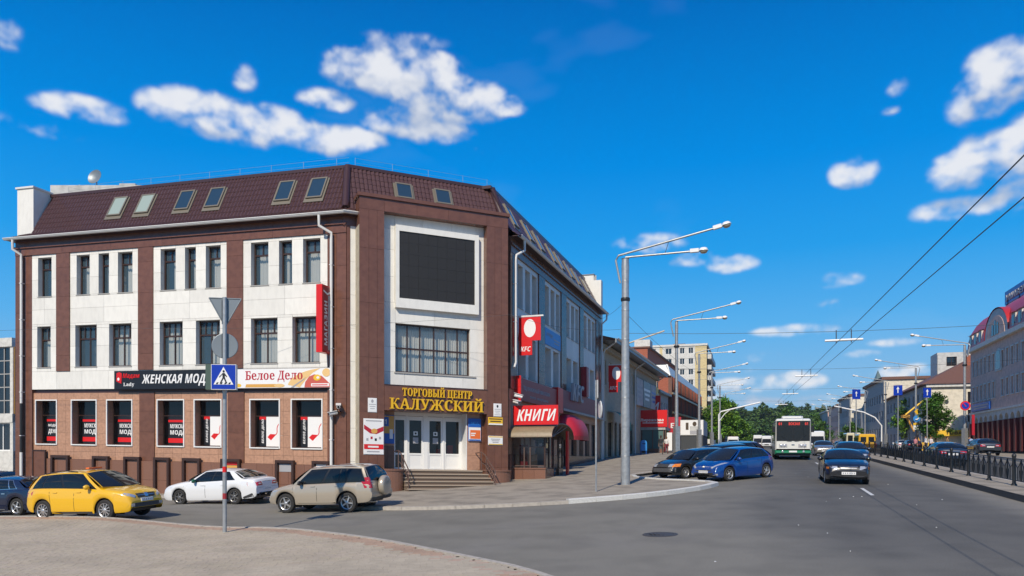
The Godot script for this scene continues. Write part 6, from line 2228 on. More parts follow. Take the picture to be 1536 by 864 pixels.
func lamp_post(t: float, s: float, side: float, label: String, group: String, base_box: bool, first := false) -> void:
	var p := st(t, s)
	var o := g3(p.x, p.y, 0.1)
	var l := thing("street_lamp", label, "street lamp", o, group)
	var h := 9.86
	var m := MB.new()
	var pr := [Vector2(0.215, -0.3)]
	var y := 0.0
	var ring := 0
	while y < h - 0.1:
		var fat := 1.0 if first else 0.66
		var r := lerpf(0.205, 0.15, y / h) * fat
		pr.append(Vector2(r, y))
		y += 1.27
		var r2 := lerpf(0.205, 0.15, minf(y, h) / h) * fat
		pr.append_array([Vector2(r2, minf(y, h) - 0.03), Vector2(r2 + 0.012, minf(y, h) - 0.025), Vector2(r2 + 0.012, minf(y, h))])
	pr.append_array([Vector2(0.17 if first else 0.12, h - 0.35), Vector2(0.18 if first else 0.125, h), Vector2(0.02, h + 0.03)])
	pr.sort_custom(func(a, b): return a.y < b.y)
	m.lathe(o, Vector3.UP, pr, 20)
	part(m, "post", mats.steel, l)
	if base_box:
		m = MB.new()
		m.cbox(o + Vector3(0, 1.1, 0), Vector3(0.36, 2.6, 0.36), Basis(Vector3(0, 1, 0), 0.3))
		part(m, "base_cover", mats.steel, l)
	var d := Vector3(SP.x, 0, -SP.y) * side
	var top := o + Vector3(0, h, 0)
	pipe([top - d * 0.22 - Vector3(0, 1.05, 0), top - d * 0.42 + Vector3(0, -0.05, 0), top - d * 0.3 + Vector3(0, 0.16, 0), top + d * 3.75 + Vector3(0, 1.0, 0)], 0.045, mats.steel, l, "upper_arm")
	pipe([top + Vector3(0, 0.06, 0), top + d * 2.8 + Vector3(0, 0.10, 0)], 0.042, mats.steel, l, "lower_arm")
	pipe([top + d * 1.7 + Vector3(0, 0.09, 0), top + d * 1.85 + Vector3(0, 0.56, 0)], 0.012, mats.wire, l, "stay")
	lamp_head(top + d * 3.75 + Vector3(0, 1.0, 0), (d + Vector3(0, 0.23, 0)).normalized(), l)
	lamp_head(top + d * 2.8 + Vector3(0, 0.10, 0), (d + Vector3(0, 0.02, 0)).normalized(), l)
	m = MB.new()
	m.lathe(o + Vector3(0, 8.0, 0), Vector3.UP, [Vector2(0.17, 0), Vector2(0.2, 0.02), Vector2(0.2, 0.14), Vector2(0.17, 0.16)], 16)
	part(m, "wire_clamp", mats.black_metal, l)

func wire_(label: String, pts: Array, r: float, group: String, sag := 0.0) -> void:
	var p := []
	for k in pts.size() - 1:
		for j in 8:
			var a := j / 8.0
			p.append(pts[k].lerp(pts[k + 1], a) - Vector3(0, sag * 4 * a * (1 - a), 0))
	p.append(pts[-1])
	var mb := MB.new()
	mb.tube(p, [r], 5)
	r *= 0.62
	mb = MB.new()
	mb.tube(p, [r], 5)
	tag(part(mb, "overhead_wire", mats.wire), label, "wire", group)

func street_furniture() -> void:
	var ords := ["first", "second", "third", "fourth", "fifth", "sixth", "seventh"]
	lamp_post(0, 0, 1, "tall grey street lamp on the corner pavement, the nearest and largest", "street lamps along the left pavement", false, true)
	for k in range(1, 6):
		lamp_post(22.6 * k, 0, 1, "grey two armed street lamp, %s along the left pavement from the corner" % ords[k], "street lamps along the left pavement", true)
	for k in range(2, 9):
		lamp_post(22.6 * k, 23.3, -1, "grey two armed street lamp, %s along the right pavement" % ords[k - 2], "street lamps along the right pavement", true)
	crossing_post()
	thin_post()
	# trolley wires, hung from cross spans at the posts
	var hw := 5.85
	for q in [[Vector2(6.85, 10.4), "trolley wire over the bus lane, the left of the near pair"], [Vector2(7.45, 10.2), "trolley wire over the bus lane, the right of the near pair"]]:
		var pts := []
		for k in 9:
			var z: float = -12.0 + 22.3 * k
			var x: float = q[0].x + 0.3055 * (z - q[0].y)
			pts.append(w3(x, -1.26 + SLOPE * (z - 30.5) + hw, z))
		wire_(q[1], pts, 0.018, "trolley wires")
	for k in range(0, 6):
		var a := st(22.6 * k, 0)
		var c := st(22.6 * k, 23.3)
		var pa := g3(a.x, a.y, 6.6)
		var pc := g3(c.x, c.y, 6.6)
		pa.y = maxf(pa.y, pc.y)
		pc.y = pa.y
		wire_("cross span wire carrying the trolley wires, %s from the corner" % ords[k], [pa, pc], 0.014, "cross span wires", 0.35)
		# insulators
		for j in 2:
			var pz: float = a.y - 0.3007 * (3.2 + j * 1.0)
			var ip := Vector2(6.85 + j * 0.6 + 0.3055 * (pz - 10.4), pz)
			if k > 3:
				continue
			var t := thing("wire_hanger", "insulated hanger on the cross span, span %s, wire %s" % [ords[k], ["one", "two"][j]], "wire hanger", w3(ip.x, gr(20, ip.y) + hw, ip.y), "trolley wire hangers")
			var hp := t.position
			var d := Vector3(SP.x, 0, -SP.y)
			pipe([hp - d * 0.45 + Vector3(0, 0.12, 0), hp + d * 0.45 + Vector3(0, 0.12, 0)], 0.05, mats.lamp_white, t, "bar")
			pipe([hp, hp + Vector3(0, 0.55, 0)], 0.02, mats.wire, t, "drop")
	# guy wires from the first post
	var q0 := g3(LAMP0.x, LAMP0.y, 8.1)
	wire_("thin wire from the first lamp post to the corner building", [q0, fr_.p(20, 10.5, 0.2)], 0.012, "thin wires", 0.2)
	wire_("thin slanting wire from the first lamp post down the street", [q0 + Vector3(0, -0.5, 0), w3(st(60, 0).x, 9.0, st(60, 0).y)], 0.014, "thin wires", 0.6)
	wire_("thin wire crossing in front of the corner building", [fl.p(-8, 6.5, 4), fl.p(8, 5.8, 4), fp.p(7, 6.8, 2), q0 + Vector3(0, -1.2, 0)], 0.010, "thin wires", 0.3)
	median_fence()
	# blue lane signs over the right side, a round sign on a lamp post
	lane_sign("blue lane arrow sign on a tall pole, the farthest of three", w3(44.3, 0, 100), 7.6, 1.05, 1.25)
	lane_sign("blue lane sign seen at an angle, the middle of three", w3(42.2, 0, 85), 6.9, 0.9, 1.1, 0.7)
	lane_sign("blue sign with a walking figure beside the bushy tree", w3(45.2, 0, 84.6), 6.6, 0.85, 1.05)
	var np := w3(40.0, 4.2, 68.6)
	var rn := thing("round_sign", "round blue and red no stopping sign on a right hand lamp post", "road sign", np)
	var m := MB.new()
	m.lathe(np, Vector3(-0.2, 0, 1), [Vector2(0, 0), Vector2(0.42, 0), Vector2(0.42, 0.03), Vector2(0.0, 0.031)], 20)
	part(m, "red_rim", mats.red, rn)
	m = MB.new()
	m.lathe(np, Vector3(-0.2, 0, 1), [Vector2(0.3, 0.032), Vector2(0.3, 0.036), Vector2(0.0, 0.037)], 20)
	part(m, "blue_disc", mats.sign_blue, rn)
	m = MB.new()
	m.cbox(np + Vector3(0, 0, 0.045), Vector3(0.07, 0.62, 0.01), Basis(Vector3(0, 0, 1), 0.78))
	part(m, "bar", mats.red, rn)
	panel(Fr.new(np.x + 0.45, 68.4, 1, 0), 0, 0.24, 1.6, 3.4, 0, 0.05, mats.crimson, rn, "pink_plate")
	var cp := w3(46.75, 4.0, 89.8)
	var cs := thing("arrow_sign", "round light blue arrow sign over yellow and white plates on a right lamp post", "road sign", cp)
	m = MB.new()
	m.lathe(cp, Vector3(-0.2, 0, 1), [Vector2(0, 0), Vector2(0.38, 0), Vector2(0.38, 0.03), Vector2(0.0, 0.031)], 20)
	part(m, "disc", mats.light_blue, cs)
	var cf := Fr.new(cp.x, 89.7, 1, 0)
	flat_poly(cf, [Vector2(-0.22, 3.85), Vector2(0.0, 3.85), Vector2(0.2, 4.05), Vector2(0.1, 4.15), Vector2(-0.05, 3.98), Vector2(-0.22, 3.98)], 0.05, mats.white_print, cs, "arrow")
	panel(cf, -0.45, 0.45, 3.25, 3.5, 0, 0.04, mats.yellow_print, cs, "yellow_plate")
	panel(cf, -0.45, 0.45, 2.75, 3.22, 0, 0.04, mats.white_print, cs, "white_plate")
	flat_poly(cf, [Vector2(-0.34, 4.8), Vector2(0, 4.46), Vector2(0.34, 4.8), Vector2(0, 5.14)], 0.0, mats.yellow_print, cs, "yellow_diamond", 0.04)
	# yellow aerial work platform by the cream house
	var yo := g3(51.5, 98, 0.1)
	var yl := thing("aerial_lift", "yellow bent arm of an aerial lift above the bushy tree", "aerial lift", yo)
	mb_box(yl, yo + Vector3(0, 0.6, 0), Vector3(2.6, 1.0, 1.8), mats.yellow_print, "chassis")
	pipe([yo + Vector3(0, 1, 0), yo + Vector3(-1.9, 4.6, 0)], 0.13, mats.ochre, yl, "lower_arm")
	pipe([yo + Vector3(-1.9, 4.6, 0), yo + Vector3(0.1, 6.3, 0.3), yo + Vector3(1.0, 6.2, 0.3)], 0.11, mats.yellow_print, yl, "upper_arm")
	mb_box(yl, yo + Vector3(-1.9, 4.4, 0), Vector3(0.9, 0.35, 0.5), mats.ochre, "knuckle")
	# gantry arm
	var gp := st(92, 23.0)
	var go := g3(gp.x, gp.y, 0.1)
	var ga := thing("gantry_arm", "long curved pale signal arm reaching over the far carriageway", "signal arm", go)
	var d2 := Vector3(-SP.x, 0, SP.y)
	pipe([go + Vector3(0, 0, 0), go + Vector3(0, 3.6, 0), go + d2 * 0.9 + Vector3(0, 4.8, 0), go + d2 * 2.4 + Vector3(0, 5.6, 0), go + d2 * 6.5 + Vector3(0, 6.6, 0)], 0.1, mats.lamp_white, ga, "arm")
	pipe([go + d2 * 5.6 + Vector3(0, 6.4, 0), go + d2 * 5.6 + Vector3(0, 5.5, 0)], 0.16, mats.black_metal, ga, "signal_head")
	# curved bracket pole on the left side, seen before the trees
	var bp := st(78, 0.4)
	var bo := g3(bp.x, bp.y, 0.1)
	var bk := thing("bracket_pole", "pale pole with a slanting braced arm in front of the left hand trees", "pole", bo)
	var d3 := Vector3(SP.x, 0, -SP.y)
	pipe([bo, bo + Vector3(0, 5.0, 0), bo + d3 * 0.3 + Vector3(0, 5.4, 0), bo + d3 * 5.5 + Vector3(0, 6.6, 0)], 0.1, mats.lamp_white, bk, "arm")
	pipe([bo + Vector3(0, 4.0, 0), bo + d3 * 0.8 + Vector3(0, 5.1, 0), bo + d3 * 1.6 + Vector3(0, 5.7, 0)], 0.06, mats.lamp_white, bk, "brace")
	# poster pavilion beyond the parked cars
	var pv := st(54, -2.6)
	var pf := Fr.new(pv.x, pv.y, SP.x, SP.y)
	var pk := thing("poster_pavilion", "dark pavilion with a big white picture panel along its top", "kiosk", pf.p(1.2, 0, 0))
	var gy := gr(pv.x, pv.y)
	slab(pf, 0, 2.4, gy, gy + 2.0, -7, -0.1, mats.interior, pk, "cabin")
	slab(pf, -0.05, 2.45, gy + 2.0, gy + 3.7, -7, 0.0, mats.pale_grey_render, pk, "panel_box")
	panel(pf, 0.0, 2.4, gy + 2.05, gy + 3.65, 0.002, 0.03, mats.white_print, pk, "picture")
	panel(pf, 1.0, 2.0, gy + 2.1, gy + 3.0, 0.031, 0.036, mats.pale_grey_render, pk, "picture_figure")
	flat_poly(pf, disc(Vector2(1.5, gy + 3.25), 0.22, 0.26), 0.031, mats.bark, pk, "picture_head")
	panel(pf, 0.55, 0.85, gy + 2.6, gy + 3.4, 0.031, 0.036, mats.bark, pk, "picture_figure")
	panel(pf, 1.0, 2.0, gy + 2.1, gy + 2.5, 0.0365, 0.04, mats.grey_print, pk, "picture_figure")
	# red electronics sign and white banner posts by the brick building
	var ef := Fr.new(st(60, -4.6).x, st(60, -4.6).y, SP.x, SP.y)
	var es := thing("hanging_sign", "square red sign with white letters hung before the brick building", "shop sign", ef.p(1, 2.6, 0))
	panel(ef, 0, 1.5, 2.4, 4.3, -0.15, 0.1, mats.crimson, es, "box")
	letters("ЕТ", ef, 0.3, 3.0, 0.6, 0.9, 0.101, 0.02, mats.white_print, es)
	var rp := thing("hanging_sign", "tall red and white banner on the brick building behind the second lamp", "shop sign", ef.p(-2.0, 3, 0))
	panel(ef, -2.1, -0.9, 4.0, 6.9, -0.1, 0.05, mats.red, rp, "flag")
	letters("1", ef, -1.7, 4.5, 1.6, 0.4, 0.051, 0.01, mats.white_print, rp, true, false, 0.15)
	panel(ef, -2.1, -0.9, 2.6, 3.98, -0.1, 0.05, mats.white_print, rp, "white_field")

func lane_sign(label: String, at: Vector3, v: float, w: float, h: float, turn := 0.0) -> void:
	var base := g3(at.x, -at.z, 0.1)
	var s := thing("lane_sign", label, "road sign", base, "blue road signs on the right side")
	var f := Fr.new(at.x, -at.z, cos(turn), -sin(turn))
	pipe([base, f.p(0, v + h / 2, -0.08)], 0.06, mats.steel, s, "post")
	panel(f, -w / 2, w / 2, v - h / 2, v + h / 2, -0.03, 0.0, mats.sign_blue, s, "plate")
	panel(f, -0.05, 0.05, v - 0.3, v + 0.15, 0.001, 0.006, mats.white_print, s, "arrow_shaft")
	flat_poly(f, [Vector2(-0.16, v + 0.12), Vector2(0.16, v + 0.12), Vector2(0, v + 0.4)], 0.001, mats.white_print, s, "arrow_head")

func crossing_post() -> void:
	var x := -8.08
	var z := 21.86
	var o := g3(x, z, 0.13)
	var t := thing("sign_post", "thin grey pole on the plaza carrying three road signs", "sign post", o)
	var top := o + Vector3(0, 6.62, 0)
	pipe([o - Vector3(0, 0.3, 0), top], 0.058, mats.steel, t, "pole")
	for v in [0.95, 1.7]:
		var m := MB.new()
		m.lathe(o + Vector3(0, v, 0), Vector3.UP, [Vector2(0.06, 0), Vector2(0.0605, 0.16)], 14)
		part(m, "sticker", mats.red if v > 1.2 else mats.dark_red, t)
	# triangle from behind
	var f := Fr.new(x, z + 0.08, 0.97, 0.22)
	var v0 := top.y - EYE
	flat_poly(f, [Vector2(-0.44, v0 - 0.02), Vector2(0.42, v0 - 0.02), Vector2(-0.01, v0 - 0.82)], 0.0, mats.sign_back, t, "triangle_sign", 0.02)
	for q in [[Vector2(-0.44, v0 - 0.02), Vector2(0.42, v0 - 0.02)], [Vector2(0.42, v0 - 0.02), Vector2(-0.01, v0 - 0.82)], [Vector2(-0.01, v0 - 0.82), Vector2(-0.44, v0 - 0.02)]]:
		pipe([f.p(q[0].x, q[0].y, 0.02), f.p(q[1].x, q[1].y, 0.02)], 0.018, mats.sign_back, t, "rim")
	panel(f, -0.1, -0.03, v0 - 0.75, v0 - 0.08, 0.02, 0.05, mats.black_metal, t, "channel")
	# disc from behind
	var dm := MB.new()
	var c := f.p(-0.02, v0 - 1.36, 0.0)
	dm.lathe(c, f.N, [Vector2(0, 0), Vector2(0.35, 0.0), Vector2(0.36, 0.012), Vector2(0.35, 0.03), Vector2(0.335, 0.022), Vector2(0, 0.02)], 32)
	part(dm, "round_sign", mats.sign_back, t)
	panel(f, -0.1, -0.03, v0 - 1.7, v0 - 1.02, 0.022, 0.05, mats.black_metal, t, "channel")
	# pedestrian crossing box sign, facing us
	var g := Fr.new(x, z - 0.16, 1.0, 0.12)
	var a := v0 - 2.62
	panel(g, -0.42, -0.27, a - 0.0, a + 0.7, -0.12, 0.15, mat("box_side", lin(0.05, 0.09, 0.07), 0.5), t, "box_side")
	var cs := panel(g, -0.27, 0.40, a, a + 0.7, -0.02, 0.16, mats.white_metal, t, "crossing_sign")
	panel(g, -0.255, 0.385, a + 0.015, a + 0.685, 0.161, 0.165, mats.sign_blue, t, "blue_field")
	flat_poly(g, [Vector2(-0.20, a + 0.14), Vector2(0.33, a + 0.14), Vector2(0.065, a + 0.63)], 0.166, mats.white_print, t, "white_triangle", 0.002)
	var pm: Material = mats.black_print
	flat_poly(g, disc(Vector2(0.07, a + 0.505), 0.03, 0.034), 0.169, pm, t, "figure_head", 0.002)
	flat_poly(g, [Vector2(0.035, a + 0.46), Vector2(0.1, a + 0.46), Vector2(0.105, a + 0.32), Vector2(0.04, a + 0.32)], 0.169, pm, t, "figure_body", 0.002)
	flat_poly(g, [Vector2(0.04, a + 0.33), Vector2(0.085, a + 0.33), Vector2(0.0, a + 0.17), Vector2(-0.04, a + 0.17)], 0.1692, pm, t, "figure_leg", 0.002)
	flat_poly(g, [Vector2(0.06, a + 0.33), Vector2(0.105, a + 0.33), Vector2(0.17, a + 0.17), Vector2(0.13, a + 0.17)], 0.1694, pm, t, "figure_leg", 0.002)
	flat_poly(g, [Vector2(0.04, a + 0.45), Vector2(0.03, a + 0.41), Vector2(-0.04, a + 0.33), Vector2(-0.055, a + 0.35)], 0.1696, pm, t, "figure_arm", 0.002)
	flat_poly(g, [Vector2(0.1, a + 0.45), Vector2(0.165, a + 0.36), Vector2(0.15, a + 0.34), Vector2(0.09, a + 0.4)], 0.1698, pm, t, "figure_arm", 0.002)
	for k in 4:
		var u := -0.14 + k * 0.11
		flat_poly(g, [Vector2(u, a + 0.15), Vector2(u + 0.05, a + 0.15), Vector2(u + 0.075, a + 0.2), Vector2(u + 0.03, a + 0.2)], 0.1705, pm, t, "crossing_stripe", 0.002)

func thin_post() -> void:
	var x := 3.33
	var z := 30.8
	var o := g3(x, z, 0.12)
	var t := thing("sign_post", "thin grey pole with two road signs seen edge on by the white kerb", "sign post", o)
	pipe([o - Vector3(0, 0.3, 0), o + Vector3(0, 4.42, 0)], 0.035, mats.steel, t, "pole")
	var f := Fr.new(x, z, 0.10, 0.995)
	var v := o.y - EYE
	panel(f, -0.35, 0.35, v + 3.7, v + 4.4, 0.05, 0.075, mats.white_metal, t, "square_sign")
	var m := MB.new()
	m.lathe(f.p(0, v + 3.25, 0.14), Vector3(0.98, 0, -0.10), [Vector2(0, 0.0), Vector2(0.33, 0.0), Vector2(0.36, 0.02), Vector2(0.33, 0.05), Vector2(0.29, 0.035), Vector2(0, 0.035)], 28)
	part(m, "round_sign", mats.white_metal, t)

func mb_box(n: Node, c: Vector3, s: Vector3, m: Material, called: String) -> void:
	var mb := MB.new()
	mb.cbox(c, s)
	part(mb, called, m, n)

func median_fence() -> void:
	var f := thing("median_fence", "low black iron fence with hanging arcs along the median", "fence", g3(st(0, 14.2).x, st(0, 14.2).y, 0.2))
	var bm: Material = mats.black_metal
	var step := 3.1
	var t0 := -14.6
	var count := 24
	var P := func(t: float, h: float) -> Vector3:
		var p := st(t, 14.15)
		return g3(p.x, p.y, 0.2 + h)
	for k in count + 1:
		var t := t0 + k * step
		var m := MB.new()
		var o: Vector3 = P.call(t, 0)
		m.lathe(o, Vector3.UP, [Vector2(0.1, -0.1), Vector2(0.1, 0.05), Vector2(0.062, 0.1), Vector2(0.06, 1.0), Vector2(0.075, 1.03), Vector2(0.075, 1.1), Vector2(0.03, 1.14), Vector2(0.0, 1.145)], 10)
		part(m, "post", bm, f)
		if k == count:
			break
		pipe([P.call(t, 0.96), P.call(t + step, 0.96)], 0.022, bm, f, "rail")
		pipe([P.call(t, 0.2), P.call(t + step, 0.2)], 0.018, bm, f, "rail")
		if k > 13:
			# far panels: bars too small to tell apart
			var fm := MB.new()
			for j in range(1, 16):
				fm.tube([P.call(t + step * j / 16.0, 0.2), P.call(t + step * j / 16.0, 0.9)], [0.012], 4, false)
			part(fm, "bars", bm, f, "stuff")
			continue
		for j in range(1, 5):
			var tt := t + step * (j - 0.5) / 4.0
			var pts := []
			for q in 9:
				var a := q / 8.0
				pts.append(P.call(tt + (a - 0.5) * step / 4.0, 0.93 - 0.26 * sin(PI * a)))
			pipe(pts, 0.016, bm, f, "arc")
			pipe([P.call(tt, 0.2), P.call(tt, 0.67)], 0.014, bm, f, "bar")
		for j in range(1, 4):
			var tt := t + step * j / 4.0
			var pl := MB.new()
			pl.tube([P.call(tt, 0.2), P.call(tt, 0.55), P.call(tt, 0.6), P.call(tt, 0.96)], [0.03, 0.05, 0.03, 0.02], 6)
			part(pl, "bar", bm, f)
			for e in [-0.22, 0.22]:
				pipe([P.call(tt + e, 0.2), P.call(tt + e, 0.72)], 0.012, bm, f, "bar")

# ------------------------------------------------------------------ vehicles
# local axes: x forward, y up, z to the right; origin on the ground between the axles' middle
class Car:
	var p: Dictionary
	var tris := PackedVector3Array() # triples, for laying details on the skin
	var root: Node3D
	var cache := {}

func curve_at(pts: Array, x: float) -> float: # monotone smooth interpolation of [x, y] pairs, x ascending
	if x <= pts[0][0]:
		return pts[0][1]
	for i in pts.size() - 1:
		if x <= pts[i + 1][0]:
			var t: float = (x - pts[i][0]) / (pts[i + 1][0] - pts[i][0])
			var y0: float = pts[i][1]
			var y1: float = pts[i + 1][1]
			var m0: float = 0.0
			var m1: float = 0.0
			var h: float = pts[i + 1][0] - pts[i][0]
			var d: float = (y1 - y0) / h
			if i > 0:
				var dp: float = (y0 - pts[i - 1][1]) / (pts[i][0] - pts[i - 1][0])
				m0 = 0.0 if dp * d <= 0 else 2 * dp * d / (dp + d)
			else:
				m0 = d
			if i < pts.size() - 2:
				var dn: float = (pts[i + 2][1] - y1) / (pts[i + 2][0] - pts[i + 1][0])
				m1 = 0.0 if dn * d <= 0 else 2 * dn * d / (dn + d)
			else:
				m1 = d
			var t2 := t * t
			var t3 := t2 * t
			return (2 * t3 - 3 * t2 + 1) * y0 + (t3 - 2 * t2 + t) * h * m0 + (-2 * t3 + 3 * t2) * y1 + (t3 - t2) * h * m1
	return pts[-1][1]

func half_width(p: Dictionary, x: float) -> float:
	var w: float = p.W / 2
	var lf: float = p.L / 2
	var a := clampf((x - (lf - 0.95)) / 0.95, 0, 1)
	var b := clampf((-x - (lf - 0.8)) / 0.8, 0, 1)
	return w * (1.0 - p.get("nf", 0.20) * pow(a, 2.6) - p.get("nr", 0.13) * pow(b, 2.8))

func section(p: Dictionary, x: float, bottom: float) -> Array:
	var w := half_width(p, x)
	var s := curve_at(p.sh, x)
	var t := maxf(s + 0.002, curve_at(p.top, x))
	if s > t - 0.01:
		s = t - 0.01
	bottom = minf(bottom, s - 0.03)
	var h := s - bottom
	var half := [
		Vector2(bottom, w * 0.955), Vector2(bottom + 0.10 * h, w * 0.985), Vector2(bottom + 0.3 * h, w), Vector2(bottom + 0.52 * h, w), Vector2(bottom + 0.68 * h, w * 0.992),
		Vector2(bottom + 0.76 * h, w * 0.975), Vector2(bottom + 0.92 * h, w * 0.958), Vector2(s, w * 0.93), Vector2(lerpf(s, t, 0.5), w * 0.86), Vector2(lerpf(s, t, 0.82), w * 0.68), Vector2(t, w * 0.36), Vector2(t + 0.006, 0.0)]
	var r := []
	for q in half:
		r.append(Vector3(x, q.x, q.y))
	for k in range(half.size() - 2, -1, -1):
		r.append(Vector3(x, half[k].x, -half[k].y))
	return r

func side_point(p: Dictionary, s: float, t: float, sgn: float) -> Vector3:
	var xb := lerpf(p.xa1, p.xa0, s)
	var xr := lerpf(p.xr1, p.xr0, s)
	var yb := curve_at(p.sh, clampf(xb, p.xa1, p.xa0)) - 0.015
	var yr := roof_edge(p, s)
	var zb := half_width(p, xb) * 0.925
	var zr: float = p.W / 2 * p.get("tumble", 0.72) * (1.0 - 0.05 * pow(absf(s * 2 - 1), 3))
	return Vector3(lerpf(xb, xr, t), lerpf(yb, yr, t), sgn * (lerpf(zb, zr, t) + 0.035 * sin(PI * t)))

func roof_edge(p: Dictionary, s: float) -> float:
	return p.H - 0.075 - p.get("rdrop", 0.06) * pow(1 - s, 2.2) - p.get("fdrop", 0.05) * pow(s, 3.0)

func screen_point(p: Dictionary, q: float, t: float, front: bool) -> Vector3:
	var s := 1.0 if front else 0.0
	var b := side_point(p, s, 0.0, 1.0)
	var u := side_point(p, s, 1.0, 1.0)
	var bow: float = (p.get("fbow", 0.22) if front else -p.get("rbow", 0.10)) * (1 - q * q)
	var ubow := (0.10 if front else -0.06) * (1 - q * q)
	var yb := curve_at(p.top, b.x + bow) - 0.005
	yb = maxf(yb, b.y)
	var yu := u.y + 0.06 * (1 - q * q)
	var bulge: float = 0.03 * sin(PI * t) * (1 if front else -1)
	return Vector3(lerpf(b.x + bow, u.x + ubow, t) + bulge, lerpf(yb, yu, t) + 0.02 * sin(PI * t), q * (lerpf(b.z, u.z, t) + 0.035 * sin(PI * t)))

func car_new(p: Dictionary, called: String, label: String, category: String, group := "") -> Car:
	var c := Car.new()
	c.p = p
	c.root = thing(called, label, category, Vector3.ZERO, group)
	var L: float = p.L
	var xf: float = L / 2 - p.fo
	var xr: float = xf - p.wb
	p.xf = xf
	p.xr = xr
	var ra: float = p.r + p.get("gap", 0.055)
	# stations
	var xs := []
	for k in 25:
		xs.append(lerpf(-L / 2 + 0.3, L / 2 - 0.3, k / 24.0))
	for e in [0.0, 0.012, 0.04, 0.09, 0.16, 0.24]:
		xs.append(-L / 2 + e)
		xs.append(L / 2 - e)
	for ax in [xf, xr]:
		for k in 13:
			var a := PI * k / 12.0
			xs.append(ax + ra * cos(a))
		xs.append(ax + ra * 1.003)
		xs.append(ax - ra * 1.003)
	xs.sort()
	var sx := []
	for x in xs:
		if sx.is_empty() or x - sx[-1] > 0.0008:
			sx.append(x)
	var rows := []
	var wells := MB.new()
	var prev := {}
	for x in sx:
		var bt := curve_at(p.bot, x)
		var arch := -1.0
		for ax in [xf, xr]:
			if absf(x - ax) <= ra * 1.0005:
				arch = p.r + sqrt(maxf(0.0, ra * ra - (x - ax) * (x - ax)))
		var row := section(p, x, maxf(bt, arch))
		rows.append(row)
		if arch > 0:
			var cur := [row[0], Vector3(x, row[0].y, p.W * 0.24)]
			if prev.has("p"):
				for sg in [1.0, -1.0]:
					var f := Vector3(1, 1, sg)
					wells.quad(prev.p[0] * f, cur[0] * f, cur[1] * f, prev.p[1] * f)
					wells.quad(prev.p[1] * f, cur[1] * f, Vector3(cur[1].x, p.r * 0.5, cur[1].z) * f, Vector3(prev.p[1].x, p.r * 0.5, prev.p[1].z) * f)
			prev.p = cur
		else:
			prev.erase("p")
	var body := MB.new()
	body.grid(rows, true)
	for e in [0, rows.size() - 1]:
		var row: Array = rows[e]
		var n := row.size()
		for k in int((n - 1) / 2):
			var hint := Vector3(-1 if e == 0 else 1, 0, 0)
			body.tri_up(row[k], row[k + 1], row[n - 2 - k], hint)
			body.tri_up(row[k], row[n - 2 - k], row[n - 1 - k], hint)
	# greenhouse
	var top := MB.new()
	var ns := 14
	for sg in [1.0, -1.0]:
		var g := []
		for i in ns + 1:
			var line := []
			for j in 6:
				line.append(side_point(p, float(i) / ns, j / 5.0, sg))
			g.append(line)
		top.grid(g, sg > 0)
	var roof_ := []
	for i in ns + 1:
		var s := float(i) / ns
		var e := side_point(p, s, 1.0, 1.0)
		var bow := 0.0
		var line := []
		for j in 13:
			var q := 1.0 - j / 6.0
			bow = lerpf(-0.06, 0.10, s) * (1 - q * q) * (1.0 if i == 0 or i == ns else pow(absf(s * 2 - 1), 4))
			line.append(Vector3(e.x + bow, e.y + 0.06 * (1 - q * q) + 0.014 * sin(PI * s) * (1 - pow(q, 4)), q * e.z))
		roof_.append(line)
	top.grid(roof_, true)
	for fr in [true, false]:
		var g := []
		for j in 7:
			var line := []
			for i in 11:
				line.append(screen_point(p, i / 5.0 - 1.0, j / 6.0, fr))
			g.append(line)
		top.grid(g, fr)
	c.tris = body.v.duplicate()
	c.tris.append_array(top.v)
	body.v.append_array(top.v)
	body.n.append_array(top.n)
	body.c.append_array(top.c)
	part(body, "body", p.paint, c.root)
	part(wells, "wheel_well", mats.black_print, c.root)
	var un := MB.new()
	un.cbox(Vector3(0, curve_at(p.bot, 0) + 0.06, 0), Vector3(L * 0.86, 0.10, p.W * 0.80))
	part(un, "underside", mats.black_print, c.root)
	glass(c)
	for ax in [xf, xr]:
		for sg in [1.0, -1.0]:
			wheel(c, ax, sg)
	return c

# a patch of a parametric surface
func skin(f: Callable, a0: float, a1: float, b0: float, b1: float, na: int, nb: int, push: Vector3, flip: bool, m: Material, parent: Node, called: String) -> MeshInstance3D:
	var g := []
	for i in na + 1:
		var line := []
		for j in nb + 1:
			line.append(f.call(lerpf(a0, a1, float(i) / na), lerpf(b0, b1, float(j) / nb)) + push)
		g.append(line)
	var mb := MB.new()
	mb.grid(g, flip)
	return part(mb, called, m, parent)

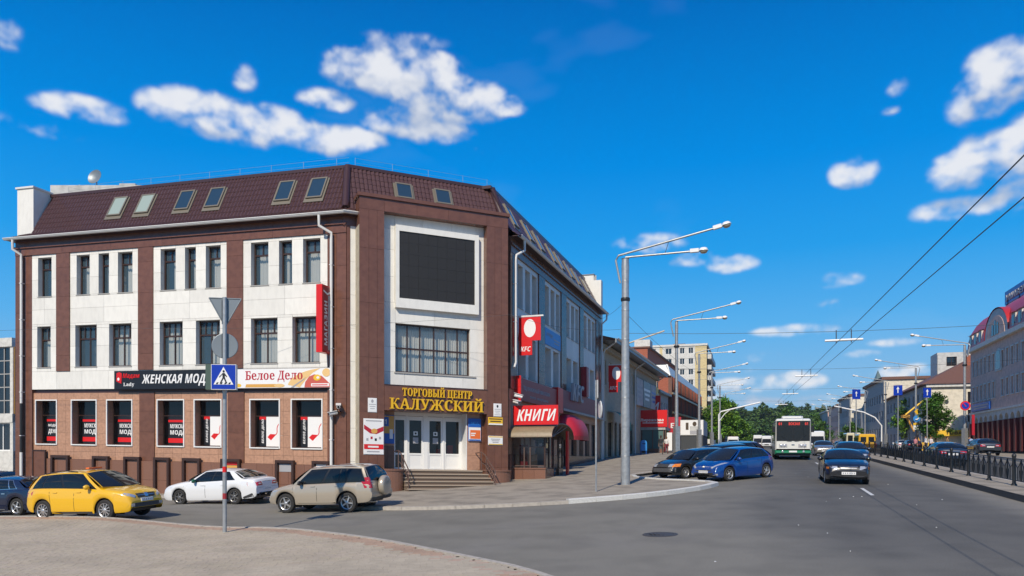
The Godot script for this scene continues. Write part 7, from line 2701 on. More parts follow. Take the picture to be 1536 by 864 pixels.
func glass(c: Car) -> void:
	var p := c.p
	var trim: Material = p.get("trim", mats.black_print)
	var fs := func(a: float, b: float) -> Vector3: return screen_point(p, a, b, true)
	var rs := func(a: float, b: float) -> Vector3: return screen_point(p, a, b, false)
	skin(fs, -0.972, 0.972, 0.02, 0.965, 12, 6, Vector3(0.004, 0.003, 0), false, mats.black_print, c.root, "windscreen_surround")
	var ws := skin(fs, -0.955, 0.955, 0.05, 0.94, 12, 6, Vector3(0.009, 0.007, 0), false, mats.car_screen, c.root, "windscreen")
	var rb: float = p.get("rglass", 0.1)
	skin(rs, -0.93, 0.93, rb - 0.03, 0.96, 12, 6, Vector3(-0.004, 0.003, 0), true, mats.black_print, c.root, "rear_window_surround")
	skin(rs, -0.88, 0.88, rb, 0.91, 12, 6, Vector3(-0.009, 0.007, 0), true, mats.car_glass, c.root, "rear_window")
	for sg in [1.0, -1.0]:
		var sd := func(a: float, b: float) -> Vector3: return side_point(p, a, b, sg)
		var lo: float = p.get("glo", 0.1)
		var hi: float = p.get("ghi", 0.9)
		var first: float = p.win[0][0]
		var last: float = p.win[-1][1]
		skin(sd, first - 0.012, last + 0.012, lo - 0.05, hi + 0.045, 16, 4, Vector3(0, 0, 0.003 * sg), sg > 0, trim, c.root, "window_trim")
		for q in p.win:
			skin(sd, q[0], q[1], lo, hi, 8, 4, Vector3(0, 0, 0.007 * sg), sg > 0, mats.car_glass, c.root, "side_window")

# nearest skin point along an axis: "f" from the front, "r" from the rear, "s"/"S" from right/left side, by two coordinates
func hit(c: Car, axis: String, a: float, b: float) -> Vector3:
	if not c.cache.has(axis):
		var l := PackedVector3Array()
		for k in range(0, c.tris.size(), 3):
			var p0 := c.tris[k]
			var p1 := c.tris[k + 1]
			var p2 := c.tris[k + 2]
			var m := (p0 + p1 + p2) / 3
			var ok := false
			if axis == "f":
				ok = m.x > c.p.L / 2 - 1.6
			elif axis == "r":
				ok = m.x < -c.p.L / 2 + 1.3
			elif axis == "s":
				ok = m.z > c.p.W * 0.3
			else:
				ok = m.z < -c.p.W * 0.3
			if ok:
				l.append(p0); l.append(p1); l.append(p2)
		c.cache[axis] = l
	var t: PackedVector3Array = c.cache[axis]
	var front := axis == "f" or axis == "r"
	var best := -1e9
	var sgn := 1.0 if axis == "f" or axis == "s" else -1.0
	for k in range(0, t.size(), 3):
		var ax: float; var ay: float; var bx: float; var by: float; var cx: float; var cy: float
		if front:
			ax = t[k].y; ay = t[k].z; bx = t[k + 1].y; by = t[k + 1].z; cx = t[k + 2].y; cy = t[k + 2].z
		else:
			ax = t[k].x; ay = t[k].y; bx = t[k + 1].x; by = t[k + 1].y; cx = t[k + 2].x; cy = t[k + 2].y
		if a < minf(ax, minf(bx, cx)) - 0.001 or a > maxf(ax, maxf(bx, cx)) + 0.001 or b < minf(ay, minf(by, cy)) - 0.001 or b > maxf(ay, maxf(by, cy)) + 0.001:
			continue
		var d := (by - cy) * (ax - cx) + (cx - bx) * (ay - cy)
		if absf(d) < 1e-9:
			continue
		var u := ((by - cy) * (a - cx) + (cx - bx) * (b - cy)) / d
		var v := ((cy - ay) * (a - cx) + (ax - cx) * (b - cy)) / d
		if u < -0.01 or v < -0.01 or u + v > 1.01:
			continue
		var h := t[k] * u + t[k + 1] * v + t[k + 2] * (1 - u - v)
		var depth := (h.x if front else h.z) * sgn
		if depth > best:
			best = depth
	if best < -1e8:
		return Vector3(NAN, 0, 0)
	return Vector3(best * sgn, a, b) if front else Vector3(a, b, best * sgn)

# a thin plate laid on the skin; quad corners in (y, z) for front and rear, (x, y) for the sides
func lay(c: Car, axis: String, q: Array, nu: int, nv: int, lift: float, m: Material, called: String, parent: Node = null) -> void:
	var g := []
	var last := Vector3(NAN, 0, 0)
	var dir := Vector3(1, 0, 0)
	if axis == "r":
		dir = Vector3(-1, 0, 0)
	elif axis == "s":
		dir = Vector3(0, 0, 1)
	elif axis == "S":
		dir = Vector3(0, 0, -1)
	for i in nu + 1:
		var line := []
		for j in nv + 1:
			var s := float(i) / nu
			var t := float(j) / nv
			var e: Vector2 = (q[0] as Vector2).lerp(q[1], s).lerp((q[3] as Vector2).lerp(q[2], s), t)
			var h := hit(c, axis, e.x, e.y)
			var tries := 0
			while is_nan(h.x) and tries < 14 and dir.x != 0:
				e.y *= 0.98
				h = hit(c, axis, e.x, e.y)
				tries += 1
			if is_nan(h.x):
				h = last
			if is_nan(h.x):
				h = Vector3(c.p.L / 2 * dir.x, e.x, e.y) if dir.x != 0 else Vector3(e.x, e.y, c.p.W / 2 * dir.z)
			last = h
			line.append(h + dir * lift)
		g.append(line)
	var mb := MB.new()
	mb.grid(g, axis == "r" or axis == "s")
	# a rim back to the skin so that it has thickness
	var edge := []
	for i in nu + 1: edge.append(g[i][0])
	for j in range(1, nv + 1): edge.append(g[nu][j])
	for i in range(nu - 1, -1, -1): edge.append(g[i][nv])
	for j in range(nv - 1, 0, -1): edge.append(g[0][j])
	for k in edge.size():
		var a: Vector3 = edge[k]
		var b: Vector3 = edge[(k + 1) % edge.size()]
		mb.quad(a, b, b - dir * (lift + 0.01), a - dir * (lift + 0.01))
	part(mb, called, m, parent if parent else c.root)

func both(c: Car, axis: String, q: Array, nu: int, nv: int, lift: float, m: Material, called: String) -> void: # front or rear, mirrored left and right
	lay(c, axis, q, nu, nv, lift, m, called)
	var r := []
	for e in q:
		r.append(Vector2(e.x, -e.y))
	lay(c, axis, r, nu, nv, lift, m, called)

func sides(c: Car, q: Array, nu: int, nv: int, lift: float, m: Material, called: String) -> void:
	lay(c, "s", q, nu, nv, lift, m, called)
	lay(c, "S", q, nu, nv, lift, m, called)

func r4(a0: float, a1: float, b0: float, b1: float) -> Array:
	return [Vector2(a0, b0), Vector2(a1, b0), Vector2(a1, b1), Vector2(a0, b1)]

var wheel_shapes := {}

func wheel(c: Car, ax: float, sg: float) -> void:
	var p := c.p
	var style: int = p.get("spokes", 5)
	var key := "%d_%.3f_%s" % [style, p.r, sg > 0]
	var r: float = p.r
	var w := 0.21
	if not wheel_shapes.has(key):
		var o := Vector3.ZERO
		var axv := Vector3(0, 0, sg)
		var t := MB.new()
		t.lathe(o, axv, [Vector2(r * 0.66, -w / 2), Vector2(r * 0.9, -w / 2), Vector2(r * 0.98, -w / 2 + 0.025), Vector2(r, -w * 0.25), Vector2(r, w * 0.25), Vector2(r * 0.98, w / 2 - 0.025), Vector2(r * 0.9, w / 2), Vector2(r * 0.70, w / 2 - 0.008), Vector2(r * 0.66, w / 2 - 0.02), Vector2(r * 0.62, -w * 0.1)], 28)
		var d := MB.new() # rim: lip, barrel, spokes, hub
		d.lathe(o, axv, [Vector2(r * 0.61, -0.04), Vector2(r * 0.63, w / 2 - 0.02), Vector2(r * 0.675, w / 2 - 0.006), Vector2(r * 0.66, w / 2 + 0.003), Vector2(r * 0.6, w / 2 - 0.02)], 28)
		d.lathe(o, axv, [Vector2(r * 0.2, w / 2 - 0.05), Vector2(r * 0.19, w / 2 - 0.015), Vector2(r * 0.14, w / 2), Vector2(0, w / 2 + 0.004)], 16)
		for k in style:
			var a := TAU * k / style + 0.3
			var dir := Vector3(cos(a), sin(a), 0)
			var tan_ := Vector3(-sin(a), cos(a), 0)
			var wi := r * (0.17 if style < 7 else 0.10)
			var wo := r * (0.13 if style < 7 else 0.085)
			var zi := sg * (w / 2 - 0.012)
			var zo := sg * (w / 2 - 0.022)
			var back := Vector3(0, 0, -sg * 0.035)
			var A := dir * r * 0.14 - tan_ * wi / 2 + Vector3(0, 0, zi)
			var B := dir * r * 0.14 + tan_ * wi / 2 + Vector3(0, 0, zi)
			var C := dir * r * 0.63 + tan_ * wo / 2 + Vector3(0, 0, zo)
			var D := dir * r * 0.63 - tan_ * wo / 2 + Vector3(0, 0, zo)
			d.tri_up(A, B, C, Vector3(0, 0, sg))
			d.tri_up(A, C, D, Vector3(0, 0, sg))
			d.tri_up(A, D, D + back, -tan_)
			d.tri_up(A, D + back, A + back, -tan_)
			d.tri_up(B, C, C + back, tan_)
			d.tri_up(B, C + back, B + back, tan_)
		var b := MB.new()
		b.lathe(o, axv, [Vector2(r * 0.62, w / 2 - 0.075), Vector2(0.0, w / 2 - 0.07)], 20)
		wheel_shapes[key] = [t.mesh(o), d.mesh(o), b.mesh(o)]
	var wn := Node3D.new()
	wn.name = "wheel"
	wn.position = Vector3(ax, r, sg * (p.W / 2 - w / 2 - 0.035))
	wn.rotation.z = 0.7 * ax
	c.root.add_child(wn, true)
	for k in 3:
		var o := MeshInstance3D.new()
		o.name = ["tyre", "rim", "brake_disc"][k]
		o.mesh = wheel_shapes[key][k]
		o.material_override = [mats.tyre, p.get("rim", mats.rim), mats.iron][k]
		wn.add_child(o, true)

func mirror(c: Car, s: float, t: float, m: Material) -> void:
	for sg in [1.0, -1.0]:
		var at := side_point(c.p, s, t, sg)
		var mb := MB.new()
		var ctr := at + Vector3(-0.02, 0.04, sg * 0.14)
		var rows := []
		for i in 9:
			var a := PI * i / 8.0
			var line := []
			for k in 13:
				var b := TAU * k / 12.0
				line.append(ctr + Vector3(0.075 * sin(a) * cos(b) + 0.03 * sin(a), 0.085 * sin(a) * sin(b), sg * -0.12 * cos(a)))
			rows.append(line)
		mb.grid(rows, sg > 0)
		mb.tube([at + Vector3(0, -0.02, -0.02 * sg), ctr], [0.025, 0.02], 6)
		part(mb, "mirror", m, c.root)

func place(c: Car, pf: Vector2, pr: Vector2, side: float) -> void: # wheel contact points (x, depth) on the side that shows
	var a := g3(pf.x, pf.y)
	var b := g3(pr.x, pr.y)
	var up := Vector3(-0.04 if pf.x < 13 else 0.0, 1, SLOPE).normalized()
	var f := (a - b).normalized()
	f = (f - up * f.dot(up)).normalized()
	var rt := f.cross(up)
	var mid := (a + b) / 2
	var lx: float = (c.p.xf + c.p.xr) / 2
	var o: Vector3 = mid - rt * side * (c.p.W / 2 - 0.14) - f * lx
	# settle on the terrain at the middle
	o.y = gr(o.x, -o.z) + EYE
	c.root.transform = Transform3D(Basis(f, up, rt), o)

func plate_text(c: Car, axis: String, y: float, half := 0.26, h := 0.055) -> void:
	lay(c, axis, r4(y - h, y + h, -half, half), 1, 2, 0.022, mats.white_print, "number_plate")
	for k in 6:
		var z := -half * 0.78 + k * half * 0.31
		lay(c, axis, r4(y - h * 0.55, y + h * 0.55, z - half * 0.09, z + half * 0.09), 1, 1, 0.024, mats.grey_print, "plate_character")

func seams(c: Car, xs: Array, y0: float, lean := 0.0) -> void:
	for x in xs:
		var y1 := curve_at(c.p.sh, x) - 0.02
		sides(c, [Vector2(x, y0), Vector2(x + 0.016, y0), Vector2(x + 0.016 + lean, y1), Vector2(x + lean, y1)], 1, 5, 0.0015, mats.black_print, "door_seam")

func handles(c: Car, xs: Array, y: float, m: Material) -> void:
	for x in xs:
		sides(c, r4(x, x + 0.17, y, y + 0.032), 3, 1, 0.022, m, "door_handle")

func paint(key: String, col: Color, metallic := 0.0) -> Material:
	return mat(key, col, 0.28, {"coat": 1.0, "metal": metallic, "spec": 0.5})

func car_mats() -> void:
	mat("car_glass", lin(0.010, 0.013, 0.016), 0.03, {"spec": 0.5})
	mat("car_screen", lin(0.016, 0.018, 0.02), 0.03, {"spec": 0.4})
	mat("tyre", lin(0.022, 0.021, 0.020), 0.8)
	mat("rim", lin(0.55, 0.55, 0.55), 0.3, {"metal": 0.7})
	mat("chrome", lin(0.65, 0.65, 0.65), 0.15, {"metal": 0.9})
	mat("headlamp", lin(0.58, 0.60, 0.62), 0.08, {"metal": 0.5, "coat": 1.0})
	mat("lamp_amber", lin(0.75, 0.22, 0.02), 0.15, {"coat": 1.0})
	mat("tail_lamp", lin(0.42, 0.010, 0.014), 0.12, {"coat": 1.0})
	mat("bumper_plastic", lin(0.045, 0.045, 0.047), 0.55)

func sedan_spec(L: float, W: float, H: float, pm: Material) -> Dictionary:
	var l := L / 2
	return {
		"L": L, "W": W, "H": H, "wb": L * 0.585, "fo": L * 0.195, "r": 0.315, "paint": pm,
		"top": [[-l, 0.82], [-l + 0.03, 0.97], [-l + 0.12, 1.05], [-l + 0.75, 1.08], [-0.2, 1.0], [l - 1.25, 1.0], [l - 0.55, 0.91], [l - 0.16, 0.79], [l - 0.03, 0.68], [l, 0.56]],
		"sh": [[-l, 0.74], [-l + 0.1, 0.94], [-l + 0.7, 1.0], [0.0, 0.955], [l - 1.25, 0.92], [l - 0.4, 0.79], [l - 0.1, 0.68], [l, 0.5]],
		"bot": [[-l, 0.42], [-l + 0.05, 0.32], [-l + 0.25, 0.25], [0.0, 0.19], [l - 0.35, 0.2], [l - 0.06, 0.24], [l, 0.34]],
		"xa0": l - 1.32, "xr0": l - 2.1, "xr1": -l + 1.12, "xa1": -l + 0.52,
		"win": [[0.16, 0.27], [0.29, 0.555], [0.585, 0.93]], "glo": 0.1, "ghi": 0.9, "rdrop": 0.08, "rglass": 0.08,
	}

func hatch_spec(L: float, W: float, H: float, pm: Material) -> Dictionary:
	var l := L / 2
	return {
		"L": L, "W": W, "H": H, "wb": L * 0.61, "fo": L * 0.195, "r": 0.32, "paint": pm,
		"top": [[-l, 0.70], [-l + 0.02, 0.95], [-l + 0.08, 1.02], [0.0, 1.0], [l - 1.05, 0.99], [l - 0.5, 0.90], [l - 0.16, 0.79], [l - 0.04, 0.68], [l, 0.56]],
		"sh": [[-l, 0.66], [-l + 0.06, 0.96], [-l + 0.5, 1.0], [0.0, 0.96], [l - 1.0, 0.90], [l - 0.4, 0.77], [l - 0.1, 0.66], [l, 0.5]],
		"bot": [[-l, 0.40], [-l + 0.05, 0.30], [-l + 0.25, 0.25], [0.0, 0.19], [l - 0.35, 0.2], [l - 0.06, 0.23], [l, 0.34]],
		"xa0": l - 1.06, "xr0": l - 1.85, "xr1": -l + 0.50, "xa1": -l + 0.06,
		"win": [[0.10, 0.22], [0.25, 0.53], [0.56, 0.93]], "rdrop": 0.10, "rglass": 0.12, "rbow": 0.05, "nr": 0.12,
	}

func vehicles() -> void:
	car_mats()
	var FD := Vector2(0.957, -0.29) # along the left wing, to the right
	# yellow crossover
	var p := hatch_spec(4.22, 1.80, 1.68, paint("paint_yellow", lin(0.74, 0.42, 0.006)))
	p.merge({"r": 0.345, "spokes": 10, "wb": 2.56, "fo": 0.93, "win": [[0.07, 0.20], [0.225, 0.49], [0.525, 0.93]], "tumble": 0.74}, true)
	for k in p.top: k[1] += 0.05
	for k in p.sh: k[1] += 0.045
	for k in p.bot: k[1] += 0.05
	p.top = [[-2.11, 0.78], [-2.09, 1.02], [-2.03, 1.10], [0.0, 1.10], [1.06, 1.09], [1.58, 1.02], [1.93, 0.93], [2.06, 0.80], [2.11, 0.62]]
	p.sh = [[-2.11, 0.72], [-2.05, 1.03], [-1.6, 1.08], [0.0, 1.05], [1.1, 1.0], [1.7, 0.89], [2.0, 0.77], [2.11, 0.56]]
	p.xa0 = 1.12; p.xr0 = 0.28; p.xr1 = -1.62; p.xa1 = -2.03
	var c := car_new(p, "parked_car", "bright yellow hatchback crossover parked facing right at the plaza edge", "car")
	var l := 2.26
	both(c, "f", [Vector2(0.78, 0.44), Vector2(0.71, 0.50), Vector2(0.83, 0.85), Vector2(0.89, 0.70)], 5, 6, 0.008, mats.headlamp, "headlight")
	lay(c, "f", [Vector2(0.70, -0.36), Vector2(0.70, 0.36), Vector2(0.84, 0.42), Vector2(0.84, -0.42)], 6, 3, 0.012, mats.bumper_plastic, "grille")
	lay(c, "f", [Vector2(0.77, -0.36), Vector2(0.77, 0.36), Vector2(0.785, 0.36), Vector2(0.785, -0.36)], 6, 1, 0.02, mats.chrome, "grille_bar")
	lay(c, "f", r4(0.73, 0.85, -0.07, 0.07), 2, 2, 0.03, mats.chrome, "badge")
	lay(c, "f", [Vector2(0.40, -0.78), Vector2(0.40, 0.78), Vector2(0.54, 0.72), Vector2(0.54, -0.72)], 10, 3, 0.006, mats.bumper_plastic, "lower_grille")
	both(c, "f", r4(0.43, 0.53, 0.55, 0.68), 3, 3, 0.014, mats.headlamp, "fog_lamp")
	plate_text(c, "f", 0.63)
	both(c, "r", [Vector2(0.80, 0.62), Vector2(0.80, 0.86), Vector2(1.08, 0.85), Vector2(1.08, 0.60)], 4, 4, 0.008, mats.tail_lamp, "tail_light")
	seams(c, [1.02, -0.02], 0.34)
	seams(c, [-1.0], 0.6, -0.05)
	handles(c, [0.10, -0.88], 0.93, p.paint)
	sides(c, [Vector2(-0.95, 0.245), Vector2(0.95, 0.245), Vector2(0.95, 0.31), Vector2(-0.95, 0.31)], 8, 1, 0.012, mats.bumper_plastic, "sill_trim")
	mirror(c, 0.86, 0.1, p.paint)
	for sg in [1.0, -1.0]:
		var pts := []
		for k in 7:
			var e := side_point(p, lerpf(0.12, 0.82, k / 6.0), 1.0, sg)
			pts.append(e + Vector3(0, 0.045 * sin(PI * clampf(k / 6.0 * 1.0, 0.0, 1.0)) + 0.02, -0.05 * sg))
		pipe(pts, 0.016, mats.black_print, c.root, "roof_rail")
	var tb := MB.new() # taxi lamp on the roof
	tb.cbox(Vector3(0.0, 1.70, 0), Vector3(0.14, 0.05, 0.55))
	part(tb, "roof_lamp", mats.orange, c.root)
	pair(c, Vector2(-15.6, 26.0), FD, 1.0)
	# white sedan
	p = sedan_spec(4.62, 1.79, 1.50, paint("paint_white", lin(0.72, 0.73, 0.74)))
	p.merge({"spokes": 6, "r": 0.325, "rim": mat("rim_dark", lin(0.22, 0.22, 0.22), 0.3, {"metal": 0.6})}, true)
	c = car_new(p, "parked_car", "white sedan parked facing left beside the granite plinth", "car")
	rear_sedan(c, true)
	seams(c, [1.12, 0.08], 0.3)
	seams(c, [-0.92], 0.55, -0.05)
	handles(c, [0.14, -0.84], 0.80, p.paint)
	mirror(c, 0.86, 0.08, mat("mirror_green", lin(0.012, 0.11, 0.06), 0.3))
	both(c, "f", [Vector2(0.62, 0.46), Vector2(0.60, 0.52), Vector2(0.74, 0.86), Vector2(0.77, 0.62)], 4, 5, 0.008, mats.headlamp, "headlight")
	sides(c, [Vector2(-2.2, 0.32), Vector2(-1.75, 0.24), Vector2(-1.72, 0.30), Vector2(-2.15, 0.46)], 4, 2, 0.006, mats.bumper_plastic, "bumper_insert")
	pair(c, Vector2(-11.36, 32.0), -FD, -1.0)
	# beige off-roader with the spare wheel
	p = hatch_spec(4.2, 1.76, 1.70, paint("paint_beige", lin(0.42, 0.36, 0.28), 0.25))
	p.merge({"r": 0.355, "spokes": 5, "wb": 2.49, "fo": 0.76, "win": [[0.05, 0.27], [0.30, 0.38], [0.40, 0.585], [0.62, 0.94]], "tumble": 0.78, "gap": 0.07, "rdrop": 0.04, "nr": 0.07, "rbow": 0.03}, true)
	p.top = [[-2.1, 0.80], [-2.08, 1.0], [-2.03, 1.08], [0.0, 1.07], [0.95, 1.06], [1.5, 0.99], [1.92, 0.90], [2.06, 0.76], [2.1, 0.6]]
	p.sh = [[-2.1, 0.76], [-2.04, 1.02], [-1.6, 1.06], [0.0, 1.03], [1.0, 1.0], [1.7, 0.86], [2.0, 0.74], [2.1, 0.55]]
	p.bot = [[-2.1, 0.52], [-2.05, 0.42], [-1.85, 0.36], [0, 0.30], [1.75, 0.32], [2.04, 0.36], [2.1, 0.44]]
	p.xa0 = 1.05; p.xr0 = 0.35; p.xr1 = -1.78; p.xa1 = -2.04
	c = car_new(p, "parked_car", "beige off-road car with a spare wheel on its rear door, by the steps", "car")
	both(c, "r", [Vector2(0.86, 0.66), Vector2(0.86, 0.84), Vector2(1.24, 0.80), Vector2(1.24, 0.68)], 5, 3, 0.012, mats.tail_lamp, "tail_light")
	both(c, "r", r4(1.0, 1.08, 0.68, 0.83), 2, 3, 0.017, mats.headlamp, "reversing_lamp")
	lay(c, "r", r4(0.50, 0.72, -0.82, 0.82), 3, 10, 0.05, p.paint, "bumper")
	lay(c, "r", r4(0.40, 0.50, -0.80, 0.80), 2, 10, 0.04, mats.bumper_plastic, "lower_bumper")
	seams(c, [1.0, 0.02], 0.4)
	seams(c, [-0.92], 0.72, -0.03)
	handles(c, [0.10, -0.86], 0.94, p.paint)
	sides(c, r4(-0.80, 0.80, 0.36, 0.42), 6, 1, 0.012, p.paint, "sill_trim")
	mirror(c, 0.88, 0.08, mats.black_print)
	both(c, "f", [Vector2(0.70, 0.50), Vector2(0.68, 0.56), Vector2(0.82, 0.84), Vector2(0.85, 0.66)], 4, 4, 0.008, mats.headlamp, "headlight")
	for sg in [1.0, -1.0]:
		var pts := []
		for k in 7:
			var e := side_point(p, lerpf(0.06, 0.9, k / 6.0), 1.0, sg)
			pts.append(e + Vector3(0, 0.05 if k > 0 and k < 6 else 0.0, -0.06 * sg))
		pipe(pts, 0.018, mats.steel, c.root, "roof_rail")
	var sw := MB.new()
	sw.lathe(Vector3(-2.12, 0.90, 0.02), Vector3(-1, 0, 0), [Vector2(0.30, 0.0), Vector2(0.355, 0.03), Vector2(0.365, 0.09), Vector2(0.35, 0.19), Vector2(0.30, 0.225), Vector2(0.12, 0.235), Vector2(0.0, 0.235)], 28)
	part(sw, "spare_wheel_cover", p.paint, c.root)
	sw = MB.new()
	sw.tube([Vector3(-1.8, 0.36, -0.5), Vector3(-2.16, 0.36, -0.5)], [0.035, 0.035], 8)
	part(sw, "exhaust", mats.chrome, c.root)
	pair(c, Vector2(-5.8, 27.6), -FD, -1.0)
	# dark blue sedan cut by the left edge
	p = sedan_spec(4.7, 1.80, 1.48, paint("paint_navy", lin(0.008, 0.012, 0.035)))
	p.merge({"trim": mats.chrome, "spokes": 5, "r": 0.33}, true)
	c = car_new(p, "parked_car", "dark blue sedan at the left edge, parked behind the yellow car", "car")
	rear_sedan(c, false)
	seams(c, [1.12, 0.08], 0.3)
	seams(c, [-0.92], 0.55, -0.05)
	handles(c, [0.14, -0.84], 0.82, mats.chrome)
	sides(c, r4(-0.8, 0.9, 0.24, 0.27), 6, 1, 0.012, mats.chrome, "sill_trim")
	mirror(c, 0.86, 0.08, p.paint)
	pair(c, Vector2(-18.2, 28.7), -FD, -1.0)
	# dark car by the glass building
	var d := car_copy(c, "dark car standing before the glazed building at the far left edge", mats.paint_navy, mats.paint_navy)
	settle(d, Vector2(-32.0, 48.0), -FD)
	# blue hatchback at the white kerb
	p = hatch_spec(3.92, 1.80, 1.52, paint("paint_blue", lin(0.003, 0.045, 0.22)))
	p.merge({"spokes": 5, "r": 0.325, "wb": 2.58, "fo": 0.76, "fbow": 0.30}, true)
	p.xa0 = 1.10; p.xr0 = 0.22
	c = car_new(p, "parked_car", "bright blue hatchback parked nose to the rounded white kerb", "car")
	front_hatch(c)
	seams(c, [1.0, 0.0], 0.3)
	seams(c, [-0.98], 0.62, -0.05)
	handles(c, [0.08, -0.9], 0.86, p.paint)
	both(c, "r", [Vector2(0.82, 0.60), Vector2(0.82, 0.84), Vector2(1.02, 0.84), Vector2(1.02, 0.62)], 3, 4, 0.010, mats.tail_lamp, "tail_light")
	mirror(c, 0.87, 0.08, p.paint)
	plate_text(c, "f", 0.46)
	var KD := Vector2(-0.829, -0.559)
	pair(c, Vector2(11.86, 36.4), KD, -1.0)
	# dark old estate car beside it
	p = hatch_spec(4.25, 1.70, 1.43, paint("paint_dark", lin(0.014, 0.016, 0.018)))
	p.merge({"spokes": 10, "r": 0.29, "win": [[0.04, 0.24], [0.27, 0.55], [0.58, 0.94]], "rdrop": 0.03}, true)
	for k in p.top: k[1] -= 0.06
	for k in p.sh: k[1] -= 0.05
	c = car_new(p, "parked_car", "dark old estate car with orange indicators, left of the blue hatchback", "car")
	both(c, "f", r4(0.60, 0.74, 0.40, 0.62), 3, 3, 0.012, mats.headlamp, "headlight")
	both(c, "f", r4(0.60, 0.74, 0.63, 0.80), 3, 3, 0.012, mats.lamp_amber, "indicator")
	lay(c, "f", r4(0.60, 0.73, -0.38, 0.38), 2, 4, 0.010, mats.bumper_plastic, "grille")
	lay(c, "f", r4(0.36, 0.54, -0.76, 0.76), 3, 10, 0.04, mat("bumper_grey", lin(0.075, 0.075, 0.078), 0.5), "bumper")
	plate_text(c, "f", 0.46)
	seams(c, [0.95, -0.02], 0.3)
	mirror(c, 0.87, 0.06, mats.black_print)
	pair(c, Vector2(10.55, 39.25), KD, -1.0)
	# three more in the row behind
	var cols := [paint("paint_black", lin(0.012, 0.012, 0.014)), paint("paint_graphite", lin(0.03, 0.035, 0.045), 0.3), paint("paint_wine", lin(0.10, 0.012, 0.016))]
	var says := ["black car third in the angled row behind the blue hatchback", "graphite car fourth in the angled row at the left kerb", "wine red car at the far end of the angled row, by the pavilion"]
	for k in 3:
		d = car_copy(c, says[k], mats.paint_dark, cols[k])
		var o: Vector2 = Vector2(10.1, 39.1) + SD * (3.0 * (k + 1)) + Vector2(0.35, 0.15) * k
		settle(d, o, KD, 1.06)
	# black sedan driving towards us
	p = sedan_spec(4.4, 1.72, 1.42, mats.paint_black)
	p.merge({"spokes": 7, "r": 0.30}, true)
	c = car_new(p, "moving_car", "black sedan driving towards us beside the dashed line, the nearest on the road", "car", "")
	both(c, "f", [Vector2(0.60, 0.40), Vector2(0.60, 0.46), Vector2(0.73, 0.80), Vector2(0.74, 0.42)], 4, 5, 0.010, mats.headlamp, "headlight")
	both(c, "f", r4(0.62, 0.70, 0.72, 0.80), 2, 2, 0.016, mats.lamp_amber, "indicator")
	lay(c, "f", r4(0.60, 0.735, -0.33, 0.33), 3, 4, 0.012, mats.bumper_plastic, "grille")
	lay(c, "f", r4(0.725, 0.74, -0.34, 0.34), 1, 4, 0.018, mats.chrome, "grille_bar")
	for k in 3:
		lay(c, "f", r4(0.617 + k * 0.036, 0.64 + k * 0.036, -0.30, 0.30), 1, 4, 0.017, mats.chrome if k == 1 else mats.black_print, "grille_slot")
	lay(c, "f", r4(0.28, 0.36, -0.62, 0.62), 2, 6, 0.006, mats.bumper_plastic, "lower_grille")
	both(c, "f", r4(0.29, 0.36, 0.60, 0.72), 2, 2, 0.012, mats.headlamp, "fog_lamp")
	plate_text(c, "f", 0.46)
	seams(c, [1.08, 0.06], 0.3)
	mirror(c, 0.86, 0.06, mats.paint_black)
	settle(c.root, Vector2(14.0, 32.9), -SD)
	# its followers
	d = car_copy(c, "dark blue car just behind the black sedan, half hidden by it", mats.paint_black, paint("paint_midnight", lin(0.010, 0.022, 0.045)))
	settle(d, Vector2(20.7, 47.6), -SD, 1.06)
	d = car_copy(c, "grey sedan following in the next lane beside the bus", mats.paint_black, paint("paint_grey", lin(0.20, 0.19, 0.17), 0.3))
	settle(d, Vector2(28.6, 71.5), -SD)
	# cars going away beyond the median fence
	p = sedan_spec(4.6, 1.82, 1.47, mats.paint_midnight)
	p.merge({"spokes": 5}, true)
	c = car_new(p, "moving_car", "dark sedan seen from behind beyond the median fence, the nearer", "car")
	rear_sedan(c, false)
	mirror(c, 0.86, 0.06, mats.paint_midnight)
	settle(c.root, st(21.0, 16.7), SD)
	d = car_copy(c, "dark sedan parked by the arcade, smaller than the one beyond the fence", mats.paint_midnight, mats.paint_graphite)
	settle(d, st(41.0, 23.7), SD)
	for k in 3:
		d = car_copy(c, ["black car in the shade of the trees, far along the right pavement", "white parked car far along the right side by the trees", "dark car small and far, beyond the yellow minibus"][k], mats.paint_midnight, [mats.paint_black, mats.paint_white, mats.paint_black][k])
		settle(d, [st(74, 23.9), st(84, 24.4), st(100, 18)][k], SD)
	bus()
	var vm := [["yellow_van", "yellow minibus seen from behind beyond the median fence", paint("paint_van_yellow", lin(0.72, 0.40, 0.01)), st(66, 17.5), SD, 2.2], ["cream_van", "cream minibus ahead of the yellow one", paint("paint_cream", lin(0.62, 0.56, 0.38)), st(80, 17.6), SD, 2.5],
		["white_van", "white minibus driving towards us far behind the bus", mats.paint_white, st(124, 7.2), -SD, 2.5], ["white_van", "white van far off left of the other, nearly at the end of the street", mats.paint_white, st(142, 5.6), -SD, 2.8], ["white_van", "white van half hidden by the right side of the bus", mats.paint_white, st(68, 12.3), -SD, 2.6], ["maroon_van", "van with a maroon roof parked before the left hand trees", mats.white_plastic, st(104, 1.6), -SD, 2.2]]
	for q in vm:
		van(q[0], q[1], q[2], q[3], q[4], q[5])

func pair(c: Car, rear: Vector2, h: Vector2, side: float) -> void:
	place(c, rear + h * c.p.wb, rear, side)

func settle(n: Node3D, at: Vector2, h: Vector2, scale_ := 1.0) -> void:
	var up := Vector3(-0.04 if at.x < 13 else 0.0, 1, SLOPE if at.y < 60 else 0.014).normalized()
	var f := Vector3(h.x, 0, -h.y)
	f = (f - up * f.dot(up)).normalized()
	var kerb_h := 0.0
	if (at - LAMP0).dot(SP) > 22.9:
		kerb_h = 0.13
	n.transform = Transform3D(Basis(f * scale_, up * scale_, f.cross(up) * scale_), g3(at.x, at.y, kerb_h))

